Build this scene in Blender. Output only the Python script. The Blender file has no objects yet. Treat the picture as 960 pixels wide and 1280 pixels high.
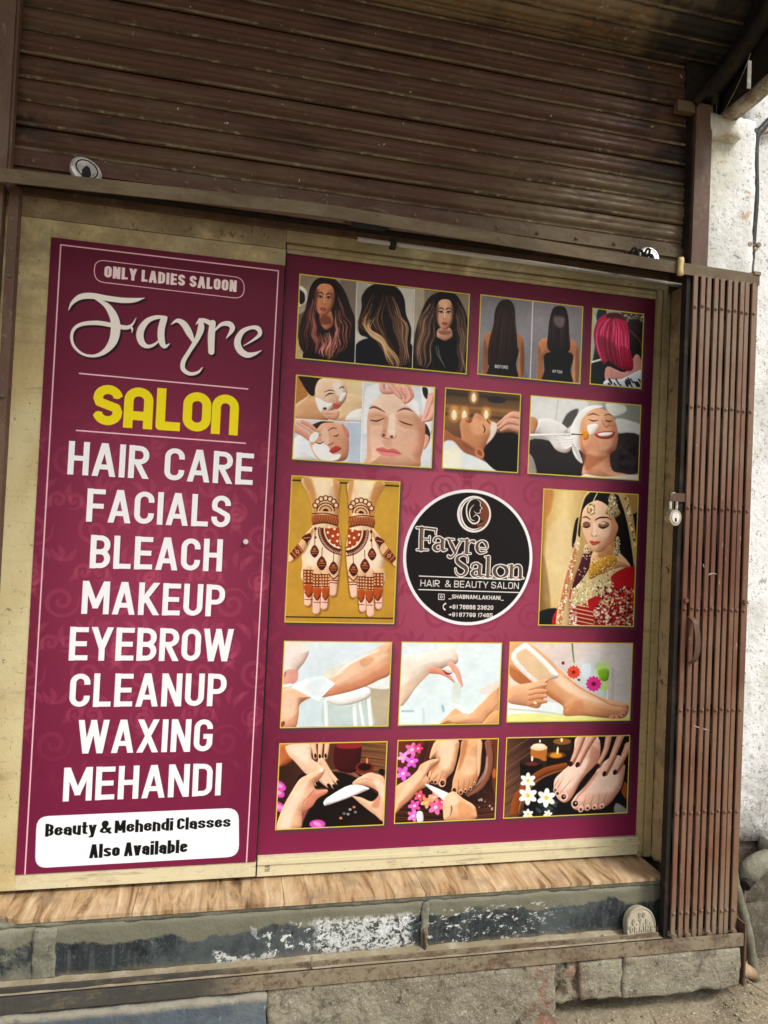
import bpy, bmesh, math, random
import numpy as np
from mathutils import Vector, Matrix, noise

SC = bpy.context.scene
# ------------------------------------------------------------------ camera
def _camrot(y, p, r):
    cy, sy, cp, sp = math.cos(y), math.sin(y), math.cos(p), math.sin(p)
    f = Vector((sy*cp, cy*cp, sp)); rt = Vector((cy, -sy, 0)); up = rt.cross(f)
    cr, sr = math.cos(r), math.sin(r)
    return rt*cr+up*sr, up*cr-rt*sr, f
_r, _u, _f = _camrot(0.206715992, 0.0217553363, 0.0452767918)
cam = bpy.data.objects.new('camera', bpy.data.cameras.new('camera'))
SC.collection.objects.link(cam); SC.camera = cam
cam.matrix_world = Matrix(((_r.x, _u.x, -_f.x, 0), (_r.y, _u.y, -_f.y, -2.15), (_r.z, _u.z, -_f.z, 1.45), (0, 0, 0, 1)))
cam.data.sensor_fit = 'VERTICAL'; cam.data.sensor_height = 36; cam.data.lens = 860/1280*36
cam.data.clip_start = .05; cam.data.clip_end = 300
# ------------------------------------------------------------------ daylight, bright overcast
SUN_EL, SUN_AZ = math.radians(50), math.radians(38)      # azimuth towards +x from straight behind the viewer
W = bpy.data.worlds.new("World"); SC.world = W; W.use_nodes = True
nt = W.node_tree; nt.nodes.clear()
sky = nt.nodes.new('ShaderNodeTexSky'); sky.sky_type = 'NISHITA'; sky.sun_disc = False
sky.sun_elevation = SUN_EL; sky.sun_rotation = math.pi-SUN_AZ; sky.air_density = 1.2; sky.dust_density = 4; sky.ozone_density = .6
hs = nt.nodes.new('ShaderNodeHueSaturation'); hs.inputs['Saturation'].default_value = .3
bg = nt.nodes.new('ShaderNodeBackground'); bg.inputs['Strength'].default_value = .15
wo = nt.nodes.new('ShaderNodeOutputWorld')
nt.links.new(sky.outputs[0], hs.inputs['Color']); nt.links.new(hs.outputs[0], bg.inputs[0]); nt.links.new(bg.outputs[0], wo.inputs[0])
sl = bpy.data.lights.new('sun', 'SUN'); sl.energy = 1.6; sl.angle = math.radians(14); sl.color = (1, .96, .89)
sun = bpy.data.objects.new('sun', sl); SC.collection.objects.link(sun)
_d = Vector((math.sin(SUN_AZ)*math.cos(SUN_EL), -math.cos(SUN_AZ)*math.cos(SUN_EL), math.sin(SUN_EL)))
sun.rotation_euler = (-_d).to_track_quat('-Z', 'Y').to_euler(); sun.location = (3, -6, 7)
SC.view_settings.view_transform = 'Standard'; SC.view_settings.look = 'None'
SC.view_settings.exposure = 0.31; SC.view_settings.gamma = 1; SC.view_settings.use_curve_mapping = False
SC.cycles.use_denoising = True
# ------------------------------------------------------------------ print painter
# The banners are flat print. Their artwork is drawn here in code: every shape is laid out in
# millimetres on the banner, so the finished image is a plain flat print that can be seen from anywhere.
FOC, CAMY, CAMZ = 860.0, -2.15, 1.45
YAW, PITCH, ROLL = 0.206715992, 0.0217553363, 0.0452767918
def _rot(y, p, r):
    cy, sy, cp, sp = math.cos(y), math.sin(y), math.cos(p), math.sin(p)
    f = np.array([sy*cp, cy*cp, sp]); rt = np.array([cy, -sy, 0.0]); up = np.cross(rt, f)
    cr, sr = math.cos(r), math.sin(r)
    return np.array([cr*rt + sr*up, -(-sr*rt + cr*up), f])
CAMR = _rot(YAW, PITCH, ROLL)
def P(px, py, Y=0.0):
    """point on the vertical plane y = Y that was measured at pixel px, py of the survey photo"""
    d = CAMR.T @ np.array([(px-480)/FOC, (py-640)/FOC, 1.0])
    t = (Y-CAMY)/d[1]
    return (float(d[0]*t), Y, float(d[2]*t)+CAMZ)
def PZ(px, py, Z):
    d = CAMR.T @ np.array([(px-480)/FOC, (py-640)/FOC, 1.0])
    t = (Z-CAMZ)/d[2]
    return (float(d[0]*t), float(d[1]*t)+CAMY, Z)

def spline(pts, closed=False, n=5):
    p = np.array(pts, float); N = len(p)
    if N < 3: return p
    out = []
    rng_ = range(N if closed else N-1)
    for i in rng_:
        if closed: a, b, c, d = p[i-1], p[i], p[(i+1) % N], p[(i+2) % N]
        else: a, b, c, d = p[max(i-1, 0)], p[i], p[i+1], p[min(i+2, N-1)]
        for k in range(n):
            t = k/n
            out.append(.5*((2*b)+(-a+c)*t+(2*a-5*b+4*c-d)*t*t+(-a+3*b-3*c+d)*t**3))
    if not closed: out.append(p[-1])
    return np.array(out)

def hexc(c):
    if isinstance(c, str): return np.array([int(c[i:i+2], 16)/255 for i in (0, 2, 4)])
    return np.array(c, float)

class Canvas:
    """image over the rectangle x0..x1, z0..z1 (mm), s = mm per texel; rows go from the bottom up"""
    def __init__(self, x0, x1, z0, z1, s, Y=0.0, quad=None):
        self.s = s; self.Y = Y
        self.W = max(8, int(round((x1-x0)/s))); self.H = max(8, int(round((z1-z0)/s)))
        self.x0, self.z0 = x0, z0
        gx = x0+(np.arange(self.W)+.5)*(x1-x0)/self.W; gz = z0+(np.arange(self.H)+.5)*(z1-z0)/self.H
        self.X, self.Z = np.meshgrid(gx, gz)
        self.A = np.zeros((self.H, self.W, 3)); self.clip = None; self.relief = 0
        self.view(0, 0, 1)
    def view(self, ox, oy, k):
        """following shapes are given in survey pixels: photo px = o + value/k"""
        self.o = (ox, oy); self.k = k; self.mm = False
        a = self.q([(0, 0), (100, 0)]); 
        cx = (self.X.min()+self.X.max())/2
        self.u = self._unit()
    def _unit(self):
        # millimetres per view unit near the middle of the canvas
        return 1000*2.2/FOC/self.k
    def inmm(self): self.mm = True; self.u = 1.0
    def q(self, pts):
        if self.mm: return np.array(pts, float)
        r = []
        for x, y in pts:
            w = P(self.o[0]+x/self.k, self.o[1]+y/self.k, self.Y); r.append((w[0]*1000, w[2]*1000))
        return np.array(r)
    def _win(self, p, pad):
        lo = p.min(0)-pad; hi = p.max(0)+pad
        c0 = max(0, int((lo[0]-self.x0)/self.s)-1); c1 = min(self.W, int((hi[0]-self.x0)/self.s)+2)
        r0 = max(0, int((lo[1]-self.z0)/self.s)-1); r1 = min(self.H, int((hi[1]-self.z0)/self.s)+2)
        if c0 >= c1 or r0 >= r1: return None
        return (slice(r0, r1), slice(c0, c1))
    def _blend(self, w, m, c, a, d=None, size=0):
        if self.clip is not None: m = m*self.clip[w]
        m = (m*a)[..., None]; c = hexc(c)
        if self.relief and d is not None and size > 5 and d.shape[0] > 3 and d.shape[1] > 3:
            # soft modelling: forms turn lighter towards the upper left and darker towards the lower right
            gz, gx = np.gradient(d, self.s); sg = max(2.0, .2*size)
            t = (-.5*gx+.8*gz)*np.exp(np.minimum(d, 0)/sg)
            k = self.relief; t = np.where(t > 0, t*.2*k, t*.42*k)[..., None]
            sat = np.array([1.0, 1.25, 1.35]); c = np.clip(c*(1+t*(np.where(t < 0, sat, 1))), 0, 1)
        self.A[w] = self.A[w]*(1-m)+c*m
    @staticmethod
    def _seg(X, Z, p, wid=None):
        best = None
        for i in range(len(p)-1):
            ax, az = p[i]; bx, bz = p[i+1]
            dx, dz = bx-ax, bz-az; L = dx*dx+dz*dz+1e-9
            t = np.clip(((X-ax)*dx+(Z-az)*dz)/L, 0, 1)
            d = np.hypot(X-ax-t*dx, Z-az-t*dz)
            if wid is not None: d = d-(wid[i]+(wid[i+1]-wid[i])*t)
            best = d if best is None else np.minimum(best, d)
        return best
    def maskpoly(self, pts, blur=1.0, smooth=True, n=4):
        q = self.q(pts); p = spline(q, True, n) if smooth else q
        b = max(blur*self.u, self.s*.9)
        w = self._win(p, b+self.s)
        if w is None: return None, None
        X, Z = self.X[w], self.Z[w]
        pc = np.vstack([p, p[:1]])
        d = self._seg(X, Z, pc)
        ins = np.zeros(X.shape, bool)
        for i in range(len(pc)-1):
            (ax, az), (bx, bz) = pc[i], pc[i+1]
            if az == bz: continue
            c = ((az > Z) != (bz > Z)) & (X < (bx-ax)*(Z-az)/(bz-az)+ax)
            ins ^= c
        d = np.where(ins, -d, d); self._d = d; self._sz = float(-d.min()) if d.size else 0
        return w, np.clip(.5-d/b, 0, 1)
    def poly(self, pts, c, blur=1.0, a=1.0, smooth=True):
        w, m = self.maskpoly(pts, blur, smooth)
        if w is not None:
            if smooth and a > .93 and blur <= 6 and self.clip is None: self._blend(w, m, c, a, self._d, self._sz*1.6)
            else: self._blend(w, m, c, a)
    def shape(self, pts, c, blur=1.0, smooth=True):
        """fill and make it the clip for the shapes that follow, until unclip()"""
        w, m = self.maskpoly(pts, blur, smooth)
        full = np.zeros((self.H, self.W))
        if w is not None: self._blend(w, m, c, 1, self._d, self._sz*1.6); full[w] = m
        self.clip = full
    def unclip(self): self.clip = None
    def line(self, pts, wd, c, blur=1.0, a=1.0, smooth=True, closed=False):
        q = self.q(pts)
        if closed: q = np.vstack([q, q[:1]])
        wd = np.atleast_1d(np.array(wd, float))
        if len(wd) < len(q): wd = np.interp(np.linspace(0, 1, len(q)), np.linspace(0, 1, len(wd)), wd) if len(wd) > 1 else np.full(len(q), wd[0])
        if smooth and len(q) > 2:
            z = spline(np.column_stack([q, wd]), False, 4); q, wd = z[:, :2], np.maximum(z[:, 2], 0)
        wd = wd*self.u/2
        b = max(blur*self.u, self.s*.9)
        w = self._win(q, wd.max()+b+self.s)
        if w is None: return
        d = self._seg(self.X[w], self.Z[w], q, wd)
        thin = 1.0
        self._blend(w, np.clip(.5-d/b, 0, 1), c, a*thin, d if a > .93 else None, wd.max()*1.6)
    def butt(self, pts, wd, c, a=1.0, box=None, kz=1.0):
        """constant-width stroke with square ends; box = (origin, unit up, height) trims it to the line of type"""
        q = self.q(pts); h = wd*self.u/2; b = self.s*.9
        w = self._win(q, h+b+self.s)
        if w is None: return
        keep = [q[0]]
        for p_ in q[1:]:
            if np.hypot(*(p_-keep[-1])) > 1e-3: keep.append(p_)
        q = np.array(keep); n_ = len(q)-1
        if n_ < 1: return
        loop = np.hypot(*(q[0]-q[-1])) < 1e-2
        X, Z = self.X[w], self.Z[w]*kz; q = q*np.array([1, kz]); best = np.full(X.shape, 1e9)
        tf = tl = None
        for i in range(n_):
            a0, a1 = q[i], q[i+1]; v = a1-a0; L = np.hypot(*v); v = v/L
            t = (X-a0[0])*v[0]+(Z-a0[1])*v[1]; n = np.abs(-(X-a0[0])*v[1]+(Z-a0[1])*v[0])
            if i == 0: tf = t
            if i == n_-1: tl = t-L
            d = np.maximum(n-h, np.maximum(-t, t-L)); best = np.minimum(best, d)
        for i in range(0 if loop else 1, n_):
            d = np.hypot(X-q[i][0], Z-q[i][1])-h
            if not loop and i == 1: d = np.maximum(d, -tf)
            if not loop and i == n_-1: d = np.maximum(d, tl)
            best = np.minimum(best, d)
        if box is not None:
            v = (X-box[0][0])*box[1][0]+(Z/kz-box[0][1])*box[1][1]
            best = np.maximum(best, np.maximum(-v, v-box[2]))
        self._blend(w, np.clip(.5-best/b, 0, 1), c, a)
    def ell(self, cx, cy, rx, ry, c, rot=0, blur=1.0, a=1.0, n=20):
        t = np.linspace(0, 2*np.pi, n, endpoint=False); r = math.radians(rot)
        x = rx*np.cos(t); y = ry*np.sin(t)
        self.poly(list(zip(cx+x*math.cos(r)-y*math.sin(r), cy+x*math.sin(r)+y*math.cos(r))), c, blur, a, smooth=False)
    def grad(self, stops, p0, p1):
        q = self.q([p0, p1]); v = q[1]-q[0]
        t = ((self.X-q[0][0])*v[0]+(self.Z-q[0][1])*v[1])/(v@v)
        ts = [s[0] for s in stops]; cs = np.array([hexc(s[1]) for s in stops])
        g = np.stack([np.interp(t, ts, cs[:, i]) for i in range(3)], -1)
        m = 1 if self.clip is None else self.clip[..., None]
        self.A = self.A*(1-m)+g*m
    def strands(self, ga, gb, n, cols, wd=3, a=.8, wave=0, freq=2, rng=None, blur=2, jit=.05):
        """hair: n strands between two guide curves"""
        A_ = spline(ga, False, 3); B_ = spline(gb, False, 3)
        m = 26; tt = np.linspace(0, 1, m)
        A_ = np.column_stack([np.interp(tt, np.linspace(0, 1, len(A_)), A_[:, i]) for i in (0, 1)])
        B_ = np.column_stack([np.interp(tt, np.linspace(0, 1, len(B_)), B_[:, i]) for i in (0, 1)])
        for k in range(n):
            f = rng.random()*(1+2*jit)-jit
            p = A_*(1-f)+B_*f
            ph = rng.random()*.8+f*3
            nrm = np.gradient(p, axis=0); nrm = np.column_stack([-nrm[:, 1], nrm[:, 0]]); nrm /= np.linalg.norm(nrm, axis=1)[:, None]+1e-9
            p = p+nrm*(wave*tt*np.sin(tt*freq*6.28+ph))[:, None]
            t0 = rng.random()*.5; t1 = min(1, t0+.35+rng.random()*.6)
            sel = (tt >= t0) & (tt <= t1)
            if sel.sum() < 3: continue
            self.line(p[sel], [.4*wd, wd, .3*wd], cols[rng.integers(len(cols))], blur, a*(.5+.5*rng.random()), smooth=False)
    def speck(self, n, cols, r0, r1, rng, box=None, a=.8, blur=1.5):
        for k in range(n):
            x = box[0]+rng.random()*(box[2]-box[0]); y = box[1]+rng.random()*(box[3]-box[1])
            r = r0+rng.random()*(r1-r0)
            self.ell(x, y, r, r*(.5+.5*rng.random()), cols[rng.integers(len(cols))], rng.random()*180, blur, a, 7)

# ---- stroke lettering (unit cap height 1, x in the same unit)
def _arc(cx, cy, rx, ry, a0, a1, n=7):
    t = np.radians(np.linspace(a0, a1, n)); return [(cx+rx*math.cos(v), cy+ry*math.sin(v)) for v in t]
def glyph(ch, t, w0=.5):
    """list of strokes, advance width; t = stroke weight"""
    h = t/2; w = w0; r = min((w-t)/2, .2); L, R, T, B, M = h, w-h, 1-h, h, .5
    up = lambda *s: [list(x) for x in s]
    tl = lambda rr=r: _arc(L+rr, T-rr, rr, rr, 180, 90); tr = lambda rr=r: _arc(R-rr, T-rr, rr, rr, 90, 0)
    br = lambda rr=r: _arc(R-rr, B+rr, rr, rr, 0, -90); bl = lambda rr=r: _arc(L+rr, B+rr, rr, rr, -90, -180)
    g = {}
    if ch == 'H': s = up([(L, 0), (L, 1)], [(R, 0), (R, 1)], [(L, M), (R, M)])
    elif ch == 'A':
        w = w0*1.13; s = up([(h*.95, 0), (w/2-t*.06, 1)], [(w-h*.95, 0), (w/2+t*.06, 1)], [(w*.2, .2+h), (w*.8, .2+h)])
    elif ch == 'I': w = t; s = up([(h, 0), (h, 1)])
    elif ch == 'R': s = up([(L, 0), (L, 1)], [(L, T)]+_arc(R-r, T-r, r, r, 90, 0)+_arc(R-r, .42+h+r*.9, r, r*.9, 0, -90)+[(L, .42+h)], [(L+t*.9, .5), (R+t*.06, 0)])
    elif ch == 'P': s = up([(L, 0), (L, 1)], [(L, T)]+_arc(R-r, T-r, r, r, 90, 0)+_arc(R-r, .36+h+r, r, r, 0, -90)+[(L, .36+h)])
    elif ch == 'C': s = up([(R, .66)]+tr()[::-1]+tl()[::-1]+bl()[::-1]+br()[::-1]+[(R, .34)])
    elif ch == 'G': s = up([(R, .69)]+tr()[::-1]+tl()[::-1]+bl()[::-1]+br()[::-1]+[(R, .5)], [(R+h, .5-h+t*.3), (w*.5, .5-h+t*.3)])
    elif ch == 'E': w = w0*.92; s = up([(L, 0), (L, 1)], [(L, T), (w, T)], [(L, M), (w*.93, M)], [(L, B), (w, B)])
    elif ch == 'F': w = w0*.9; s = up([(L, 0), (L, 1)], [(L, T), (w, T)], [(L, M-.02), (w*.93, M-.02)])
    elif ch == 'L': w = w0*.88; s = up([(L, 0), (L, 1)], [(L, B), (w, B)])
    elif ch == 'S': s = up([(R, .68)]+tr()[::-1]+_arc(L+r, T-r, r, r, 90, 180)+[(L, .64), (L+.02, .58), (w*.38, .53), (w*.62, .45), (R-.02, .39), (R, .33)]+br()+bl()+[(L, .33)])
    elif ch == 'B': s = up([(L, 0), (L, 1)], [(L, T)]+_arc(R-r-.01, T-r*.9, r, r*.9, 90, 0)+_arc(R-r-.01, M+r*.9, r, r*.9, 0, -90)+[(L, M)], [(L, M)]+_arc(R-r, M-r, r, r, 90, 0)+_arc(R-r, B+r, r, r, 0, -90)+[(L, B)])
    elif ch == 'D': s = up([(L, 0), (L, 1)], [(L, T)]+tr()+br()+[(L, B)])
    elif ch == 'O': s = up([(L, .5)]+tl()+tr()+br()+bl()+[(L, .5)])
    elif ch == 'U': s = up([(L, 1)]+[(L, B+r)]+_arc(L+r, B+r, r, r, 180, 270)+_arc(R-r, B+r, r, r, 270, 360)+[(R, 1)])
    elif ch == 'M': w = w0*1.36; s = up([(h, 0), (h, 1)], [(w-h, 0), (w-h, 1)], [(h*1.1, 1), (w/2, .22)], [(w-h*1.1, 1), (w/2, .22)], [(w/2, .17), (w/2, .45)])
    elif ch == 'N': w = w0*1.05; s = up([(h, 0), (h, 1)], [(w-h, 0), (w-h, 1)], [(h*1.05, 1), (w-h*1.05, 0)])
    elif ch == 'W': w = w0*1.55; s = up([(h*.9, 1), (w*.27, 0)], [(w*.27, 0), (w*.5, .95)], [(w*.5, .95), (w*.73, 0)], [(w-h*.9, 1), (w*.73, 0)])
    elif ch == 'V' : w = w0*1.1; s = up([(h*.95, 1), (w/2, 0)], [(w-h*.95, 1), (w/2, 0)])
    elif ch == 'K': w = w0*1.06; s = up([(L, 0), (L, 1)], [(L, .36), (w-h*1.1, 1)], [(L+t*.8, .52), (w-h*.9, 0)])
    elif ch == 'Y': w = w0*1.08; s = up([(w/2, 0), (w/2, .42)], [(w/2, .36), (h*.95, 1)], [(w/2, .38), (w-h*.95, 1)])
    elif ch == 'X': w = w0*1.12; s = up([(h, 0), (w-h, 1)], [(h, 1), (w-h, 0)])
    elif ch == 'T': s = up([(w/2, 0), (w/2, 1)], [(0, T), (w, T)])
    elif ch == '0': s = up([(L, .5)]+tl()+tr()+br()+bl()+[(L, .5)])
    elif ch == '1': w = w0*.6; s = up([(w-h, 0), (w-h, 1)], [(w-h, T-.02), (0, .78)])
    elif ch == '2': s = up([(L, .7)]+_arc(L+r, T-r, r, r, 180, 90)+tr()+[(R, .6), (L, .1)], [(0, B), (w, B)])
    elif ch == '3': s = up([(L, .72)]+tl()+tr()+_arc(R-r, M+r, r, r, 0, -90)+[(w*.4, M)], [(w*.4, M)]+_arc(R-r, M-r, r, r, 90, 0)+br()+bl()+[(L, .28)])
    elif ch == '4': s = up([(w*.7, 0), (w*.7, 1)], [(w*.66, 1), (0, .3)], [(0, .3), (w, .3)])
    elif ch == '5': s = up([(w, T), (L, T)], [(L, 1), (L, .52)], [(L, .56)]+_arc(R-r, .58-r, r, r, 90, 0)+br()+bl()+[(L, .28)])
    elif ch == '6': s = up([(R, .72)]+tr()[::-1]+tl()[::-1]+bl()[::-1]+br()[::-1]+_arc(R-r, .58-r, r, r, 0, 90)+[(L, .58)])
    elif ch == '7': s = up([(0, T), (w, T)], [(R, T), (w*.35, 0)])
    elif ch == '8': s = up([(L, M)]+_arc(L+r, M+r, r, r, 240, 90)+_arc(R-r, T-r, r, r, 90, 0)+_arc(R-r, M+r, r, r, 0, -90)+_arc(L+r, M-r, r, r, 90, 180)+bl()[::-1]+br()[::-1]+_arc(R-r, M-r, r, r, 0, 90)+[(w/2, M)])
    elif ch == '9': s = up([(L, .28)]+bl()[::-1]+br()[::-1]+tr()[::-1]+tl()[::-1]+_arc(L+r, .42+r, r, r, 180, 270)+[(R, .42)])
    elif ch == '+': s = up([(0, .45), (w, .45)], [(w/2, .18), (w/2, .72)])
    elif ch == '.': w = t; s = up([(h, 0), (h, t)])
    elif ch == '_': s = up([(0, -.08), (w, -.08)])
    elif ch == '&': w = w0*1.25; s = up([(w, 0), (w*.3, .62)]+_arc(w*.43, .78, w*.18, .78-.62+.04, 200, -20, 9)+[(w*.5, .6), (w*.2, .4)]+_arc(w*.38, .25, w*.3, .25-h, 150, 300, 8)+[(w*.75, .2), (w*.92, .48)])
    # lower case, x-height .74
    elif ch == 'e': T = .76-h; s = up([(L, .42), (R, .42)], [(R, .42)]+_arc(R-r, T-r, r, r, 0, 90)+_arc(L+r, T-r, r, r, 90, 180)+bl()[::-1]+br()[::-1]+[(R, .27)])
    elif ch == 'a': T = .76-h; s = up([(R, 0), (R, T-r)]+_arc(R-r, T-r, r, r, 0, 90)+_arc(L+r, T-r, r, r, 90, 180)+[(L, .53)], [(R, .42), (L+r, .42)]+_arc(L+r, .42-r*.8, r, r*.8, 90, 180, 4)+_arc(L+r, B+r*.8, r, r*.8, 180, 270, 4)+[(R, B)])
    elif ch == 'u': s = up([(L, .76), (L, B+r)]+_arc(L+r, B+r, r, r, 180, 270)+_arc(R-r, B+r, r, r, 270, 360)+[(R, .3)], [(R, .76), (R, 0)])
    elif ch == 't': w = w0*.72; s = up([(w*.45, 1), (w*.45, B+.06), (w*.62, B), (w, B)], [(0, .76-h*.8), (w, .76-h*.8)])
    elif ch == 'y': s = up([(L, .76), (w/2+.01, .05)], [(R, .76), (w*.45, -.16), (w*.1, -.2+.02)])
    elif ch == 'h': T = .76-h; s = up([(L, 0), (L, 1)], [(L, T-.02)]+_arc(R-r, T-r, r, r, 90, 0)+[(R, 0)])
    elif ch == 'n': T = .76-h; s = up([(L, 0), (L, .76)], [(L, T-.02)]+_arc(R-r, T-r, r, r, 90, 0)+[(R, 0)])
    elif ch == 'd': T = .76-h; s = up([(R, 0), (R, 1)], [(R, T)]+_arc(L+r, T-r, r, r, 90, 180)+bl()[::-1]+[(R, B)])
    elif ch == 'b': T = .76-h; s = up([(L, 0), (L, 1)], [(L, T)]+_arc(R-r, T-r, r, r, 90, 0)+br()+[(L, B)])
    elif ch == 'i': w = t; s = up([(h, 0), (h, .76)], [(h, .84), (h, 1)])
    elif ch == 'l': w = t; s = up([(h, 0), (h, 1)])
    elif ch == 'o': T = .76-h; s = up([(L, .4)]+_arc(L+r, T-r, r, r, 180, 90)+_arc(R-r, T-r, r, r, 90, 0)+br()+bl()+[(L, .4)])
    elif ch == 's': T = .76-h; s = up([(R, .52)]+_arc(R-r, T-r*.7, r, r*.7, 0, 90, 4)+_arc(L+r, T-r*.7, r, r*.7, 90, 180, 4)+[(L+.02, .45), (R-.02, .32)]+_arc(R-r, B+r*.7, r, r*.7, 0, -90, 4)+_arc(L+r, B+r*.7, r, r*.7, -90, -180, 4)+[(L, .24)])
    elif ch == 'v': s = up([(h*.9, .76), (w/2, 0)], [(w-h*.9, .76), (w/2, 0)])
    else: s = []; w = w0*.55
    return s, w
def text(cv, txt, bl, br_, tl_, t=.19, w0=.5, gap=.09, c='ffffff', a=1.0, space=.3, sh=None, kz=1.0):
    """lettering fitted on the plane: bl / br_ baseline ends and tl_ top-left, all in survey px of the current view"""
    q = cv.q([bl, br_, tl_]); ex = q[1]-q[0]; Lmm = np.hypot(*ex); ux = ex/Lmm
    hgt = abs((q[2]-q[0])@np.array([-ux[1], ux[0]])); uz = np.array([-ux[1], ux[0]])
    def lay(w0):
        x = 0; gl = []
        for ch in txt:
            if ch == ' ': x += space; continue
            s, w = glyph(ch, t, w0); gl.append((ch, s, x)); x += w+gap
        return gl, x-gap
    lo, hi = t*2.1, 1.1
    for _ in range(24):
        m = (lo+hi)/2
        if lay(m)[1]*hgt > Lmm: hi = m
        else: lo = m
    gl, x = lay((lo+hi)/2); kx = Lmm/x
    old = cv.mm, cv.u; cv.mm = True; cv.u = 1.0
    for ps in ((0, 1) if sh else (1,)):
        for ch, s, x0 in gl:
            for st in s:
                st = [np.array(p) for p in st]
                diag = len(st) == 2 and abs(st[0][0]-st[1][0]) > .01 and abs(st[0][1]-st[1][1]) > .01
                if diag:
                    v = (st[1]-st[0])/np.hypot(*(st[1]-st[0]))*t*.45
                    e0 = st[0][1] in (0, 1) or st[0][1] > .7; e1 = st[1][1] in (0, 1)
                    st = [st[0]-v*(1 if e0 else 0), st[1]+v*(1 if e1 else 0)]
                pts = [q[0]+ux*(x0+px)*kx+uz*pz*hgt for px, pz in st]
                org = q[0]
                if ps == 0: pts = [p+np.array(sh[0]) for p in pts]; org = org+np.array(sh[0])
                top = 1 if ch.isupper() or not diag else .76
                cv.butt(pts, t*(hgt if kx > hgt*.8 else (kx+hgt)/2), sh[1] if ps == 0 else c, .55 if ps == 0 else a, (org, uz, hgt*top) if diag else None, kz)
    cv.mm, cv.u = old

def finish(cv, rng):
    """print grain and tonal depth of a photographic picture"""
    def box(a):
        b = np.pad(a, ((1, 1), (1, 1), (0, 0)), 'edge'); return (b[:-2, 1:-1]+b[2:, 1:-1]+b[1:-1, :-2]+b[1:-1, 2:]+2*b[1:-1, 1:-1])/6
    A = box(cv.A); H, W = A.shape[:2]
    for n, k in ((7, .03), (24, .022), (60, .012)):
        g = rng.random((n+2, n+2)); yi = np.linspace(0, n, H); xi = np.linspace(0, n, W)
        y0 = yi.astype(int); x0 = xi.astype(int); fy = (yi-y0)[:, None]; fx = (xi-x0)[None]; fy = fy*fy*(3-2*fy); fx = fx*fx*(3-2*fx)
        v = g[y0][:, x0]*(1-fy)*(1-fx)+g[y0+1][:, x0]*fy*(1-fx)+g[y0][:, x0+1]*(1-fy)*fx+g[y0+1][:, x0+1]*fy*fx
        A = A*(1+(v-.5)[..., None]*2*k)
    A = A+(rng.random((H, W, 1))-.5)*.018
    A = np.clip(A, 0, 1); A = A*.66+(A*A*(3-2*A))*.34
    L = A.mean(-1, keepdims=True); cv.A = np.clip(L+(A-L)*.97, 0, 1)
def damask(cv, rng, col, a, box, stepx=160, stepz=205):
    """scroll pattern printed tone on tone"""
    cv.inmm()
    x0, x1, z0, z1 = box; j = 0
    z = z0
    while z < z1+stepz:
        x = x0-(stepx/2 if j % 2 else 0); i = 0
        while x < x1+stepx:
            sg = 1 if (i+j) % 2 else -1
            for (ox, oz, R0, turns, ph) in ((0, 0, 52, 1.6, .3), (78*sg, 70, 34, 1.4, 2.2), (-58*sg, 84, 26, 1.3, 4.1)):
                t = np.linspace(0, 1, 13)
                ang = ph+sg*turns*6.28*t; rr = R0*(1-.86*t)
                cv.line(list(zip(x+ox+rr*np.cos(ang), z+oz+rr*np.sin(ang))), [3, 10, 13, 12, 10, 8], col, 1.5, a)
            for (ox, oz, an, L) in ((30, -62, -60, 52), (-8, -70, -100, 58), (-46, -55, -140, 50), (62, 8, 30, 46), (70, 36, 60, 40), (-20, 58, 110, 44), (8, 112, 80, 50), (36, 118, 40, 42)):
                r = math.radians(an if sg > 0 else 180-an)
                ax = x+ox*sg; az = z+oz
                ex, ez = ax+L*math.cos(r), az+L*math.sin(r); nx, nz = -math.sin(r)*sg, math.cos(r)*sg
                cv.line([(ax, az), ((ax+ex)/2+nx*9, (az+ez)/2+nz*9), (ex+nx*3, ez+nz*3)], [3, 17, 2], col, 1.5, a)
            x += stepx; i += 1
        z += stepz; j += 1
    cv.mm = False

def vignette(cv, mid, edge, cx, cz, rx, rz, p=1.0):
    d = np.clip(np.hypot((cv.X-cx)/rx, (cv.Z-cz)/rz), 0, 1)[..., None]**p
    cv.A[:] = hexc(mid)*(1-d)+hexc(edge)*d

YL, YR = -0.022, 0.0
def rect_of(pts, Y):
    q = [P(x, y, Y) for x, y in pts]
    return (1000*(q[0][0]+q[3][0])/2, 1000*(q[1][0]+q[2][0])/2, 1000*(q[2][2]+q[3][2])/2, 1000*(q[0][2]+q[1][2])/2)
BAN_L = rect_of([(63, 294), (356.5, 334), (319, 1078), (20, 1093)], YL)
BAN_R = rect_of([(359, 317), (819, 374), (795, 1044), (322, 1070)], YR)

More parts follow.
